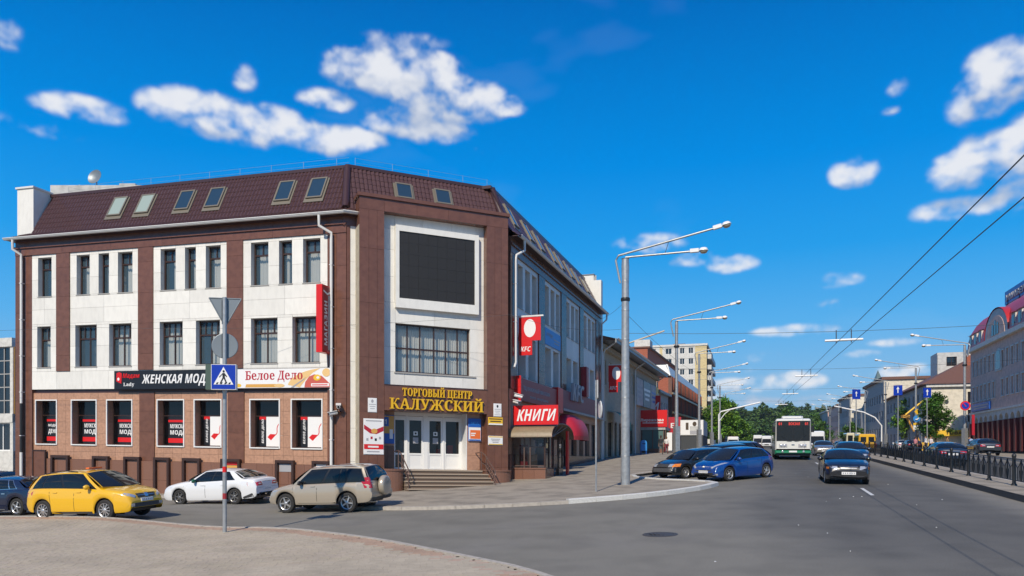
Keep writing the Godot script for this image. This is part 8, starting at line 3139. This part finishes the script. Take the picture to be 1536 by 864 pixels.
func car_copy(c, label: String, old: Material, fresh: Material) -> Node3D:
	var src: Node3D = c.root
	var d: Node3D = src.duplicate()
	d.name = numbered(String(src.name).rstrip("0123456789").trim_suffix("_"))
	add_child(d)
	d.set_meta("label", label)
	for ch in d.find_children("*", "MeshInstance3D", true, false):
		if ch.material_override == old:
			ch.material_override = fresh
	return d

func rear_sedan(c: Car, white: bool) -> void:
	both(c, "r", [Vector2(0.76, 0.34), Vector2(0.74, 0.86), Vector2(0.90, 0.84), Vector2(0.91, 0.40)], 4, 6, 0.010, mats.tail_lamp, "tail_light")
	both(c, "r", r4(0.80, 0.85, 0.40, 0.60), 2, 3, 0.014, mats.headlamp, "reversing_lamp")
	plate_text(c, "r", 0.60 if white else 0.72)
	lay(c, "r", r4(0.90, 0.915, -0.34, 0.34), 1, 4, 0.014, mats.chrome, "boot_strip")
	lay(c, "r", [Vector2(0.30, -0.66), Vector2(0.30, 0.66), Vector2(0.46, 0.58), Vector2(0.46, -0.58)], 3, 8, 0.010, mats.bumper_plastic, "rear_valance")
	lay(c, "r", r4(0.655, 0.662, -0.80, 0.80), 1, 10, 0.004, mats.black_print, "bumper_seam")

func front_hatch(c: Car) -> void:
	both(c, "f", [Vector2(0.64, 0.42), Vector2(0.60, 0.50), Vector2(0.84, 0.86), Vector2(0.86, 0.74)], 5, 7, 0.010, mats.headlamp, "headlight")
	lay(c, "f", [Vector2(0.26, -0.50), Vector2(0.26, 0.50), Vector2(0.42, 0.58), Vector2(0.42, -0.58)], 4, 8, 0.008, mats.bumper_plastic, "lower_grille")
	lay(c, "f", [Vector2(0.50, -0.44), Vector2(0.50, 0.44), Vector2(0.54, 0.46), Vector2(0.54, -0.46)], 2, 6, 0.010, mats.bumper_plastic, "upper_grille")
	lay(c, "f", r4(0.64, 0.74, -0.06, 0.06), 2, 2, 0.02, mats.chrome, "badge")
	both(c, "f", r4(0.30, 0.38, 0.64, 0.76), 3, 3, 0.012, mats.headlamp, "fog_lamp")

# rounded box along x
func rounded_hull(mb: MB, x0: float, x1: float, y0: float, y1: float, half: float, r: float, taper := 0.0) -> void:
	var rows := []
	var ends := [0.0, 0.02, 0.08, 0.2]
	var xs := []
	for e in ends: xs.append(x0 + e)
	for k in range(1, 8): xs.append(lerpf(x0 + 0.2, x1 - 0.2, k / 8.0))
	for k in range(3, -1, -1): xs.append(x1 - ends[k])
	for i in xs.size():
		var e: float = minf(xs[i] - x0, x1 - xs[i])
		var ins := 0.13 * pow(1.0 - clampf(e / 0.2, 0, 1), 2.2)
		var line := []
		var pts := [Vector2(y0 + ins, half - ins)]
		for k in 7:
			var a := PI / 2 * k / 6.0
			pts.append(Vector2(y1 - ins - r + r * sin(a), half - ins - taper - r + r * cos(a)))
		for q in pts: line.append(Vector3(xs[i], q.x, q.y))
		for k in range(pts.size() - 1, -1, -1): line.append(Vector3(xs[i], pts[k].x, -pts[k].y))
		rows.append(line)
	mb.grid(rows, true)
	for e in [0, rows.size() - 1]:
		var row: Array = rows[e]
		var n := row.size()
		for k in int((n - 1) / 2):
			mb.tri_up(row[k], row[k + 1], row[n - 2 - k], Vector3(-1 if e == 0 else 1, 0, 0))
			mb.tri_up(row[k], row[n - 2 - k], row[n - 1 - k], Vector3(-1 if e == 0 else 1, 0, 0))

func cbx(n: Node, called: String, a: Vector3, b: Vector3, m: Material) -> void:
	var mb := MB.new()
	mb.cbox((a + b) / 2, b - a)
	part(mb, called, m, n)

func bus() -> void:
	var b := thing("city_bus", "white city bus with a green skirt driving towards us", "bus", Vector3.ZERO)
	var x1 := 5.4
	var white := mat("bus_white", lin(0.66, 0.66, 0.62), 0.35, {"coat": 0.5})
	var green := mat("bus_green", lin(0.02, 0.19, 0.10), 0.4)
	var mb := MB.new()
	rounded_hull(mb, -5.4, x1, 0.62, 2.95, 1.25, 0.16, 0.04)
	part(mb, "body", white, b)
	mb = MB.new()
	rounded_hull(mb, -5.4, x1 + 0.01, 0.32, 0.66, 1.262, 0.02)
	part(mb, "skirt", green, b)
	# windscreen halves on a black surround
	cbx(b, "windscreen_surround", Vector3(x1 - 0.05, 1.32, -1.14), Vector3(x1 + 0.012, 2.78, 1.14), mats.black_print)
	for sg in [1.0, -1.0]:
		var q := MB.new()
		var z0: float = 0.03 * sg
		var z1: float = 1.08 * sg
		q.grid([[Vector3(x1 + 0.03, 1.33, z0), Vector3(x1 + 0.02, 2.38, z0)], [Vector3(x1 + 0.02, 1.33, z1), Vector3(x1 + 0.014, 2.38, z1)]], sg < 0)
		part(q, "windscreen", mats.car_screen, b)
		cbx(b, "headlight_surround", Vector3(x1 - 0.02, 0.86, 0.66 * sg - 0.26), Vector3(x1 + 0.02, 1.10, 0.66 * sg + 0.30), mats.grey_print)
		mb = MB.new()
		mb.lathe(Vector3(x1 + 0.02, 0.98, 0.80 * sg), Vector3(1, 0, 0), [Vector2(0.1, 0), Vector2(0.09, 0.03), Vector2(0.0, 0.045)], 14)
		mb.lathe(Vector3(x1 + 0.02, 0.98, 0.58 * sg), Vector3(1, 0, 0), [Vector2(0.1, 0), Vector2(0.09, 0.03), Vector2(0.0, 0.045)], 14)
		part(mb, "headlight", mats.headlamp, b)
		mb = MB.new()
		mb.lathe(Vector3(x1 + 0.03, 0.56, 0.72 * sg), Vector3(1, 0, 0), [Vector2(0.08, 0), Vector2(0.07, 0.02), Vector2(0.0, 0.03)], 12)
		part(mb, "fog_lamp", mats.headlamp, b)
		pipe([Vector3(x1, 2.7, 1.2 * sg), Vector3(x1 + 0.3, 2.6, 1.38 * sg), Vector3(x1 + 0.3, 2.35, 1.4 * sg)], 0.025, mats.black_print, b, "mirror_arm")
		cbx(b, "mirror", Vector3(x1 + 0.22, 1.95, 1.32 * sg - 0.08), Vector3(x1 + 0.32, 2.38, 1.32 * sg + 0.12), mats.black_print)
		pipe([Vector3(x1 + 0.04, 1.3, 0.1 * sg), Vector3(x1 + 0.045, 1.32, 0.4 * sg), Vector3(x1 + 0.04, 1.75, 0.85 * sg)], 0.014, mats.black_print, b, "wiper")
		for k in 6:
			cbx(b, "side_window", Vector3(-5.0 + k * 1.68, 1.35, (1.235 if sg > 0 else -1.265)), Vector3(-3.5 + k * 1.68, 2.35, (1.265 if sg > 0 else -1.235)), mats.car_glass)
	cbx(b, "destination_board", Vector3(x1, 2.42, -1.0), Vector3(x1 + 0.02, 2.74, 1.0), mats.black_print)
	var fr := Fr.new(0, 0, 1, 0)
	fr.o = Vector3(x1 + 0.021, 0, 0)
	fr.U = Vector3(0, 0, -1)
	fr.N = Vector3(1, 0, 0)
	var red := mat("display_glow", lin(0.55, 0.03, 0.02), 0.5, {"emit": 0.6})
	letters("61", fr, -1.0, 2.47, 0.2, 0.22, 0, 0.006, red, b, true, false, 0.0, "display_digits")
	letters("ВОКЗАЛ", fr, -0.30, 2.47, 0.2, 0.75, 0, 0.006, red, b, true, false, 0.0, "display_digits")
	letters("61", fr, 0.80, 2.47, 0.2, 0.2, 0, 0.006, red, b, true, false, 0.0, "display_digits")
	cbx(b, "number_plate", Vector3(x1 + 0.02, 0.50, -0.27), Vector3(x1 + 0.035, 0.62, 0.27), mats.white_print)
	cbx(b, "badge", Vector3(x1, 1.0, -0.1), Vector3(x1 + 0.02, 1.1, 0.1), mats.chrome)
	mb = MB.new()
	rounded_hull(mb, 0.6, 4.2, 2.9, 3.18, 0.75, 0.1)
	part(mb, "roof_unit", white, b)
	cbx(b, "underside", Vector3(-5.1, 0.25, -1.1), Vector3(5.2, 0.5, 1.1), mats.black_print)
	for ax in [3.0, -2.8]:
		for sg in [1.0, -1.0]:
			var w := MB.new()
			w.lathe(Vector3(ax, 0.48, 1.02 * sg), Vector3(0, 0, sg), [Vector2(0.28, -0.12), Vector2(0.46, -0.12), Vector2(0.48, -0.08), Vector2(0.48, 0.2), Vector2(0.45, 0.25), Vector2(0.28, 0.25), Vector2(0.26, 0.18), Vector2(0.0, 0.2)], 22)
			part(w, "wheel", mats.tyre, b)
	settle(b, Vector2(20.35, 56.3) + SD * 5.4, -SD)

func van(called: String, label: String, m: Material, at: Vector2, h: Vector2, hgt: float) -> void:
	var v := thing(called, label, "minibus", Vector3.ZERO)
	var mb := MB.new()
	rounded_hull(mb, -2.7, 1.75, 0.4, hgt, 0.98, 0.22, 0.08)
	part(mb, "body", m, v)
	mb = MB.new()
	rounded_hull(mb, 1.3, 2.65, 0.4, 1.12, 0.92, 0.18, 0.05)
	part(mb, "bonnet", m, v)
	var q := MB.new()
	q.quad(Vector3(2.15, 1.14, 0.82), Vector3(2.15, 1.14, -0.82), Vector3(1.55, hgt - 0.22, -0.72), Vector3(1.55, hgt - 0.22, 0.72))
	q.tri(Vector3(2.15, 1.14, 0.82), Vector3(1.55, hgt - 0.22, 0.72), Vector3(1.5, 1.14, 0.9))
	q.tri(Vector3(2.15, 1.14, -0.82), Vector3(1.5, 1.14, -0.9), Vector3(1.55, hgt - 0.22, -0.72))
	part(q, "windscreen", mats.car_screen, v)
	for sg in [1.0, -1.0]:
		cbx(v, "rear_window", Vector3(-2.72, 1.25, 0.42 * sg - 0.3), Vector3(-2.695, hgt - 0.35, 0.42 * sg + 0.3), mats.car_glass)
		cbx(v, "tail_light", Vector3(-2.72, 0.75, 0.86 * sg - 0.07), Vector3(-2.66, 1.1, 0.86 * sg + 0.07), mats.tail_lamp)
		cbx(v, "headlight", Vector3(2.6, 0.72, 0.66 * sg - 0.14), Vector3(2.66, 0.92, 0.66 * sg + 0.14), mats.headlamp)
		for k in 3:
			cbx(v, "side_window", Vector3(-2.3 + k * 1.3, 1.25, 0.955 * sg - 0.03), Vector3(-1.2 + k * 1.3, hgt - 0.4, 0.955 * sg + 0.03), mats.car_glass)
		for ax in [1.7, -1.5]:
			var w := MB.new()
			w.lathe(Vector3(ax, 0.34, 0.86 * sg), Vector3(0, 0, sg), [Vector2(0.2, -0.1), Vector2(0.33, -0.1), Vector2(0.34, -0.06), Vector2(0.34, 0.08), Vector2(0.32, 0.1), Vector2(0.2, 0.1), Vector2(0.18, 0.06), Vector2(0.0, 0.07)], 18)
			part(w, "wheel", mats.tyre, v)
	cbx(v, "bumper", Vector3(-2.78, 0.38, -0.95), Vector3(-2.68, 0.58, 0.95), mats.bumper_plastic)
	cbx(v, "bumper", Vector3(2.6, 0.38, -0.92), Vector3(2.72, 0.6, 0.92), mats.bumper_plastic)
	cbx(v, "grille", Vector3(2.6, 0.7, -0.42), Vector3(2.665, 0.92, 0.42), mats.bumper_plastic)
	cbx(v, "underside", Vector3(-2.5, 0.25, -0.8), Vector3(2.4, 0.45, 0.8), mats.black_print)
	if called == "maroon_van":
		cbx(v, "roof", Vector3(-2.5, hgt - 0.02, -0.75), Vector3(1.4, hgt + 0.06, 0.75), mats.maroon)
	settle(v, at, h)

# ------------------------------------------------------------------ trees
func leaf(mb: MB, at: Vector3, size: float, r: RandomNumberGenerator) -> void:
	var a := r.randf() * TAU
	var tilt := r.randf_range(-0.9, 0.9)
	var b := Basis(Vector3.UP, a) * Basis(Vector3.RIGHT, tilt) * Basis(Vector3.FORWARD, r.randf_range(-0.6, 0.6))
	var s := size * r.randf_range(0.7, 1.3)
	var p0 := at - b.z * s
	var p1 := at + b.x * s * 0.45
	var p2 := at + b.z * s
	var p3 := at - b.x * s * 0.45
	mb.tri(p0, p1, p2)
	mb.tri(p0, p2, p3)

func crown(mb: MB, c: Vector3, rx: float, ry: float, clumps: int, per: int, size: float, col: Color, r: RandomNumberGenerator) -> Array:
	var hubs := []
	for k in clumps:
		var d := Vector3(r.randfn(), r.randfn(), r.randfn()).normalized()
		var rad := pow(r.randf(), 0.45)
		var taper := 1.0 - 0.35 * clampf(d.y, -1, 1) * absf(d.y)
		var hub := c + Vector3(d.x * rx * rad * taper, d.y * ry * rad, d.z * rx * rad * taper)
		hubs.append(hub)
		var tone := r.randf_range(0.72, 1.3)
		var warm := r.randf_range(0.85, 1.2)
		var cr := rx * r.randf_range(0.18, 0.34)
		for j in per:
			var e := Vector3(r.randfn(), r.randfn() * 0.75, r.randfn()) * 0.5
			var t := tone * r.randf_range(0.8, 1.2)
			mb.col = Color(col.r * t * warm, col.g * t, col.b * t)
			leaf(mb, hub + e * cr, size, r)
	mb.col = Color.WHITE
	return hubs

func tree(label: String, at: Vector3, h: float, rx: float, low: float, clumps: int, per: int, size: float, col: Color, seed_: int, group := "", category := "tree") -> Node3D:
	var r := RandomNumberGenerator.new()
	r.seed = seed_
	var t := thing("leafy_tree", label, category, at, group)
	var c := at + Vector3(0, (h + low) / 2, 0)
	var ry := (h - low) / 2
	var mb := MB.new()
	var hubs := crown(mb, c, rx, ry, clumps, per, size, col, r)
	var tr := MB.new()
	var tw := h * 0.022
	var fork := at + Vector3(r.randf_range(-0.1, 0.1), low + ry * 0.3, r.randf_range(-0.1, 0.1))
	tr.tube([at - Vector3(0, 0.2, 0), at + Vector3(0.03, low * 0.5, 0.02), fork, c + Vector3(0.1, ry * 0.5, 0)], [tw * 1.5, tw, tw * 0.8, tw * 0.25], 8)
	for k in 9:
		var e: Vector3 = hubs[(k * 7) % hubs.size()]
		var s := at.lerp(fork, r.randf_range(0.75, 1.0)) if k < 4 else fork.lerp(c, r.randf_range(0.1, 0.9))
		tr.tube([s, s.lerp(e, 0.5) + Vector3(0, 0.2, 0), e], [tw * 0.5, tw * 0.3, tw * 0.1], 6)
	part(tr, "trunk", mats.bark, t)
	part(mb, "crown", mats.leaf, t)
	return t

func greenery() -> void:
	var green := Color(0.13, 0.25, 0.028)
	var deep := Color(0.085, 0.18, 0.024)
	tree("bushy dark green street tree before the cream house", g3(47.9, 88, 0.1), 6.6, 1.75, 1.5, 70, 95, 0.17, deep, 11)
	tree("leafy green tree beside the grey block, beyond the bushy one", g3(60.5, 118, 0.1), 8.0, 2.4, 1.6, 60, 90, 0.22, green, 12, "trees along the right side")
	tree("smaller green tree between the grey block and the gantry arm", g3(61.8, 112, 0.1), 5.2, 2.0, 1.2, 50, 80, 0.2, green, 13, "trees along the right side")
	tree("small round tree before the far row of blocks", g3(70, 160, 0.1), 5.5, 2.3, 1.0, 45, 70, 0.26, deep, 14, "trees along the right side")
	tree("tree by the end of the far row of blocks", g3(82, 205, 0.1), 6.5, 2.6, 1.0, 45, 60, 0.3, deep, 15, "trees along the right side")
	tree("tall bright green tree at the end of the left pavement", g3(36.6, 135, 0.1), 9.4, 2.9, 1.2, 95, 110, 0.24, Color(0.16, 0.30, 0.03), 16, "trees on the left side")
	tree("green tree leaning over the road beside the tallest left hand tree", g3(41.8, 146, 0.1), 7.0, 2.2, 1.0, 60, 80, 0.25, green, 17, "trees on the left side")
	tree("lower dark tree behind the bracket pole on the left", g3(46.5, 160, 0.1), 6.0, 2.0, 0.8, 50, 70, 0.26, deep, 18, "trees on the left side")
	tree("dense tree filling the gap before the apartment block", g3(44.0, 176, 0.1), 9.0, 3.0, 1.0, 60, 70, 0.3, deep, 19, "trees on the left side")
	var spots := [[88, 250, 12.5, 4.2], [95, 262, 10.5, 4.5], [101, 255, 9.0, 4.0], [80, 270, 9.0, 4.4], [107, 275, 12.0, 5.0], [70, 262, 7.0, 4.0]]
	var says := ["tallest conical tree behind the bus roof", "broad tree right of the conical one behind the bus", "lower tree just right of the broad one behind the bus", "tree left of the conical one behind the bus", "big tree by the last dark block", "low tree farthest left at the street end"]
	for k in spots.size():
		var q: Array = spots[k]
		tree(says[k], g3(q[0], q[1]), q[2], q[3], 0.6, 50, 60, 0.42, [deep, green][k % 2], 30 + k, "trees at the end of the street")
	# wooded hill closing the street
	var hb := MB.new()
	var rows := []
	var hgt := func(x: float, z: float) -> float: return gr(x, 420) - 1.0 + 15.0 * smoothstep(330.0, 470.0, z) + 3.0 * sin(x * 0.021) * smoothstep(380.0, 470.0, z)
	for i in 12:
		var line := []
		for j in 30:
			var z := 330.0 + i * 30.0
			var x := -120.0 + j * 25.0
			line.append(w3(x, hgt.call(x, z), z))
		rows.append(line)
	hb.grid(rows, true)
	structure(hb, "hill", mat("hill_green", lin(0.03, 0.055, 0.018), 0.95, {"tex": texs.mid, "scale": 0.02}))
	var r := RandomNumberGenerator.new()
	r.seed = 77
	var tm := MB.new()
	crown(tm, Vector3(0, 4.5, 0), 3.6, 4.6, 26, 26, 0.75, Color(1, 1, 1), r)
	var mm := MultiMesh.new()
	mm.transform_format = MultiMesh.TRANSFORM_3D
	mm.use_colors = true
	mm.mesh = tm.mesh(Vector3.ZERO)
	var n := 900
	mm.instance_count = n
	for k in n:
		var z := 335.0 + 260.0 * pow(r.randf(), 0.8)
		var x := z * r.randf_range(0.18, 0.52) if k % 3 else r.randf_range(-60, 560)
		var s := r.randf_range(0.7, 1.25)
		mm.set_instance_transform(k, Transform3D(Basis(Vector3.UP, r.randf() * TAU) * Basis.from_scale(Vector3(s, s * r.randf_range(0.8, 1.3), s)), w3(x, hgt.call(x, z) - 1.0, z)))
		var t := r.randf_range(0.7, 1.3)
		mm.set_instance_color(k, Color(0.075 * t, 0.14 * t, 0.026 * t))
	var mi := MultiMeshInstance3D.new()
	mi.name = "forest"
	mi.multimesh = mm
	mi.material_override = mats.leaf
	mi.set_meta("kind", "stuff")
	mi.set_meta("label", "dark green forest on the hill at the end of the street")
	mi.set_meta("category", "forest")
	add_child(mi)

# ------------------------------------------------------------------ people
# one continuous skin meshed from tapered bones by surface nets
func sd_bone(p: Vector3, a: Vector3, b: Vector3, ra: float, rb: float) -> float:
	var ab := b - a
	var t := clampf((p - a).dot(ab) / maxf(ab.length_squared(), 1e-8), 0, 1)
	return (p - a - ab * t).length() - lerpf(ra, rb, t)

func nets(mb: MB, bones: Array, cell: float, k_: float) -> void:
	var lo := Vector3(1e9, 1e9, 1e9)
	var hi := -lo
	for b in bones:
		for e in [0, 1]:
			var r: float = b[2 + e] + cell * 2
			lo = lo.min(b[e] - Vector3(r, r, r))
			hi = hi.max(b[e] + Vector3(r, r, r))
	var nx := int((hi.x - lo.x) / cell) + 2
	var ny := int((hi.y - lo.y) / cell) + 2
	var nz := int((hi.z - lo.z) / cell) + 2
	var f := PackedFloat32Array()
	f.resize(nx * ny * nz)
	f.fill(1.0)
	var who := PackedInt32Array()
	who.resize(nx * ny * nz)
	var best := PackedFloat32Array()
	best.resize(nx * ny * nz)
	best.fill(1e9)
	var started := PackedByteArray()
	started.resize(nx * ny * nz)
	for bi in bones.size():
		var b: Array = bones[bi]
		var r: float = maxf(b[2], b[3]) + cell * 3
		var l: Vector3 = (b[0].min(b[1]) - Vector3(r, r, r) - lo) / cell
		var h: Vector3 = (b[0].max(b[1]) + Vector3(r, r, r) - lo) / cell
		for x in range(maxi(0, int(l.x)), mini(nx, int(h.x) + 2)):
			for y in range(maxi(0, int(l.y)), mini(ny, int(h.y) + 2)):
				for z in range(maxi(0, int(l.z)), mini(nz, int(h.z) + 2)):
					var d := sd_bone(lo + Vector3(x, y, z) * cell, b[0], b[1], b[2], b[3])
					var at := (x * ny + y) * nz + z
					if d < best[at]:
						best[at] = d
						who[at] = bi
					if started[at] == 0:
						f[at] = d
						started[at] = 1
					else:
						var q := clampf(0.5 + 0.5 * (f[at] - d) / k_, 0, 1)
						f[at] = lerpf(f[at], d, q) - k_ * q * (1 - q)
	var vid := {}
	var vs := PackedVector3Array()
	var vc := PackedColorArray()
	for x in nx - 1:
		for y in ny - 1:
			for z in nz - 1:
				var sum := Vector3.ZERO
				var cnt := 0
				var c := []
				for q in 8:
					c.append(f[((x + (q & 1)) * ny + y + ((q >> 1) & 1)) * nz + z + (q >> 2)])
				for e in [[0, 1], [2, 3], [4, 5], [6, 7], [0, 2], [1, 3], [4, 6], [5, 7], [0, 4], [1, 5], [2, 6], [3, 7]]:
					if (c[e[0]] < 0) != (c[e[1]] < 0):
						var t: float = c[e[0]] / (c[e[0]] - c[e[1]])
						var pa := Vector3(e[0] & 1, (e[0] >> 1) & 1, e[0] >> 2)
						var pb := Vector3(e[1] & 1, (e[1] >> 1) & 1, e[1] >> 2)
						sum += pa.lerp(pb, t)
						cnt += 1
				if cnt:
					vid[(x * ny + y) * nz + z] = vs.size()
					vs.append(lo + (Vector3(x, y, z) + sum / cnt) * cell)
					vc.append(bones[who[(x * ny + y) * nz + z]][4])
	var nrm := PackedVector3Array()
	nrm.resize(vs.size())
	var faces := []
	var str_ := [ny * nz, nz, 1]
	for x in range(1, nx - 1):
		for y in range(1, ny - 1):
			for z in range(1, nz - 1):
				var at := (x * ny + y) * nz + z
				for ax in 3:
					var o: int = at + str_[ax]
					if (f[at] < 0) == (f[o] < 0):
						continue
					var u: int = str_[(ax + 1) % 3]
					var v: int = str_[(ax + 2) % 3]
					var ids := [at, at - u, at - u - v, at - v]
					if not ids.all(func(i): return vid.has(i)):
						continue
					var g := [vid[ids[0]], vid[ids[1]], vid[ids[2]], vid[ids[3]]]
					if f[at] >= 0:
						g.reverse()
					faces.append(g)
					var m: Vector3 = (vs[g[2]] - vs[g[0]]).cross(vs[g[3]] - vs[g[1]])
					for i in g:
						nrm[i] += m
	for g in faces:
		for tri_ in [[0, 1, 2], [0, 2, 3]]:
			for i in [tri_[0], tri_[2], tri_[1]]:
				mb.v.append(vs[g[i]])
				mb.n.append(nrm[g[i]].normalized())
				mb.c.append(vc[g[i]])

func person(label: String, at: Vector2, facing: float, h: float, top: Color, legs: Color, hair: Color, stride: float, lift := 0.12, lean := 0.0) -> void:
	var skin_ := Color(0.46, 0.26, 0.17)
	var shoe := Color(0.03, 0.03, 0.03)
	var k := h / 1.75
	var t := thing("person", label, "person", Vector3.ZERO, "")
	var hip := Vector3(0, 0.92, 0)
	var chest := Vector3(lean * 0.45, 1.32 - absf(lean) * 0.1, 0)
	var neck := Vector3(lean * 0.62, 1.48 - absf(lean) * 0.16, 0)
	var head := Vector3(lean * 0.75 + 0.02, 1.62 - absf(lean) * 0.2, 0)
	var bones := []
	bones.append([hip + Vector3(0, 0.02, 0.05), hip + Vector3(0, 0.02, -0.05), 0.135, 0.135, legs])
	bones.append([hip + Vector3(0, 0.12, 0), chest, 0.135, 0.155, top])
	bones.append([chest + Vector3(0, 0.05, 0.12), chest + Vector3(0, 0.05, -0.12), 0.095, 0.095, top])
	bones.append([chest + Vector3(0, 0.1, 0), neck + Vector3(0.01, 0.03, 0), 0.075, 0.055, skin_])
	bones.append([head + Vector3(-0.02, 0.03, 0), head + Vector3(0.03, -0.05, 0), 0.095, 0.07, skin_])
	bones.append([head + Vector3(0.09, -0.015, 0), head + Vector3(0.105, -0.035, 0), 0.018, 0.022, skin_])
	for sg in [1.0, -1.0]:
		var sw: float = stride * sg
		var hj := hip + Vector3(0, -0.02, 0.095 * sg)
		var kn := hj + Vector3(0.38 * sin(sw) + 0.04, -0.42 * cos(sw), 0.005 * sg)
		var bend: float = sw - 0.18 - maxf(0.0, -sw) * 0.8
		var an := kn + Vector3(0.42 * sin(bend), -0.42 * cos(bend), 0)
		bones.append([hj, kn, 0.09, 0.06, legs])
		bones.append([kn, an, 0.058, 0.04, legs])
		bones.append([an + Vector3(-0.04, -0.03, 0), an + Vector3(0.17, -0.05, 0.02 * sg), 0.045, 0.035, shoe])
		var sh := chest + Vector3(0, 0.08, 0.19 * sg)
		var el := sh + Vector3(-0.26 * sin(sw * 0.9), -0.27, 0.05 * sg)
		var wr := el + Vector3(-0.2 * sin(sw * 0.9) + 0.11, -0.22, 0.0)
		bones.append([sh, el, 0.055, 0.045, top])
		bones.append([el, wr, 0.042, 0.03, skin_])
		bones.append([wr, wr + Vector3(0.02, -0.085, 0), 0.03, 0.034, skin_])
	var mb := MB.new()
	nets(mb, bones, 0.034, 0.05)
	# fingers, unequal and slightly bent, rooted in each palm
	mb.col = skin_
	for q in [bones[-1], bones[-7]]:
		var palm: Vector3 = q[1]
		for j in 4:
			var z := (j - 1.5) * 0.018
			var ln: float = [0.06, 0.072, 0.068, 0.052][j]
			mb.tube([palm + Vector3(0.005, -0.01, z), palm + Vector3(0.012, -0.03 - ln * 0.5, z), palm + Vector3(0.03, -0.03 - ln, z)], [0.010, 0.009, 0.007], 5)
		mb.tube([palm + Vector3(0.02, 0.03, 0), palm + Vector3(0.05, 0.0, 0), palm + Vector3(0.06, -0.03, 0)], [0.012, 0.010, 0.008], 5)
	# eyes and mouth as shallow marks, ears
	mb.col = Color(0.03, 0.02, 0.02)
	for sg in [1.0, -1.0]:
		mb.cbox(head + Vector3(0.09, 0.012, 0.035 * sg), Vector3(0.012, 0.012, 0.024))
	mb.col = Color(0.3, 0.1, 0.08)
	mb.cbox(head + Vector3(0.088, -0.068, 0), Vector3(0.012, 0.01, 0.04))
	mb.col = skin_
	for sg in [1.0, -1.0]:
		mb.cbox(head + Vector3(0, 0.0, 0.098 * sg), Vector3(0.035, 0.06, 0.012))
	mb.col = Color.WHITE
	var body := part(mb, "body", mats.people, t)
	var hm := MB.new()
	hm.col = hair
	nets(hm, [[head + Vector3(-0.03, 0.06, 0), head + Vector3(0.02, 0.07, 0), 0.1, 0.085, hair], [head + Vector3(-0.06, 0.03, 0), head + Vector3(-0.06, -0.06, 0), 0.075, 0.05, hair]], 0.03, 0.03)
	part(hm, "hair", mats.people, t)
	var low := 1e9
	for v in mb.v:
		low = minf(low, v.y)
	var o := g3(at.x, at.y, lift)
	t.transform = Transform3D(Basis(Vector3.UP, facing).scaled(Vector3(k, k, k)), o - Vector3(0, low * k, 0))

func people() -> void:
	mat("people", lin(1, 1, 1), 0.8, {"vc": true})
	var navy := Color(0.03, 0.04, 0.08)
	var dark := Color(0.025, 0.025, 0.03)
	person("person in a pink top walking on the right pavement left of the lamp post", Vector2(41.0, 79), 0.4, 1.68, Color(0.5, 0.2, 0.22), dark, Color(0.06, 0.03, 0.02), 0.3)
	person("person in a white shirt and dark trousers on the right pavement", Vector2(42.6, 80), 2.8, 1.8, Color(0.7, 0.7, 0.72), dark, Color(0.04, 0.03, 0.02), 0.35)
	person("person in a white top under the bushy tree on the right pavement", Vector2(44.2, 82), 3.4, 1.72, Color(0.66, 0.6, 0.62), navy, Color(0.1, 0.05, 0.02), 0.25)
	person("person in a brown jacket beside the bushy tree trunk", Vector2(45.9, 82), 0.2, 1.72, Color(0.2, 0.13, 0.07), dark, Color(0.05, 0.03, 0.02), 0.2)
	person("person in a light blue shirt bending by the right hand lamp post", Vector2(43.0, 72.5), 3.3, 1.75, Color(0.3, 0.42, 0.66), navy, Color(0.05, 0.03, 0.02), 0.25, 0.12, 0.5)
	person("person in dark clothes walking before the shops past the red kiosk", Vector2(13.6, 71), 1.2, 1.75, dark, Color(0.06, 0.06, 0.07), Color(0.04, 0.02, 0.02), 0.35)
	person("person in a white top walking before the shops behind the dark one", Vector2(15.0, 75.5), 1.2, 1.66, Color(0.62, 0.6, 0.58), Color(0.2, 0.03, 0.04), Color(0.15, 0.07, 0.03), 0.3)
	# blue street box
	var o := g3(12.3, 72.8, 0.12)
	var b := thing("post_box", "bright blue post box on legs beside the projecting shop front", "post box", o)
	var mb := MB.new()
	var poly := PackedVector2Array([Vector2(-0.3, 0.0), Vector2(0.3, 0.0), Vector2(0.3, 0.7)])
	for k in 9:
		poly.append(Vector2(0.3 * cos(PI * k / 8.0), 0.72 + 0.28 * sin(PI * k / 8.0)))
	poly.append(Vector2(-0.3, 0.7))
	var f := func(p: Vector2, h: float) -> Vector3: return o + Vector3(p.x, 0.35 + p.y, h)
	mb.extrude(poly, f, -0.25, 0.25)
	part(mb, "box", mats.light_blue, b)
	for sx in [-0.24, 0.24]:
		for sz in [-0.2, 0.2]:
			pipe([o + Vector3(sx, -0.05, sz), o + Vector3(sx, 0.4, sz)], 0.03, mats.blue_print, b, "leg")
	mb = MB.new()
	mb.cbox(o + Vector3(0, 1.0, 0.255), Vector3(0.34, 0.06, 0.02))
	part(mb, "slot", mats.black_print, b)
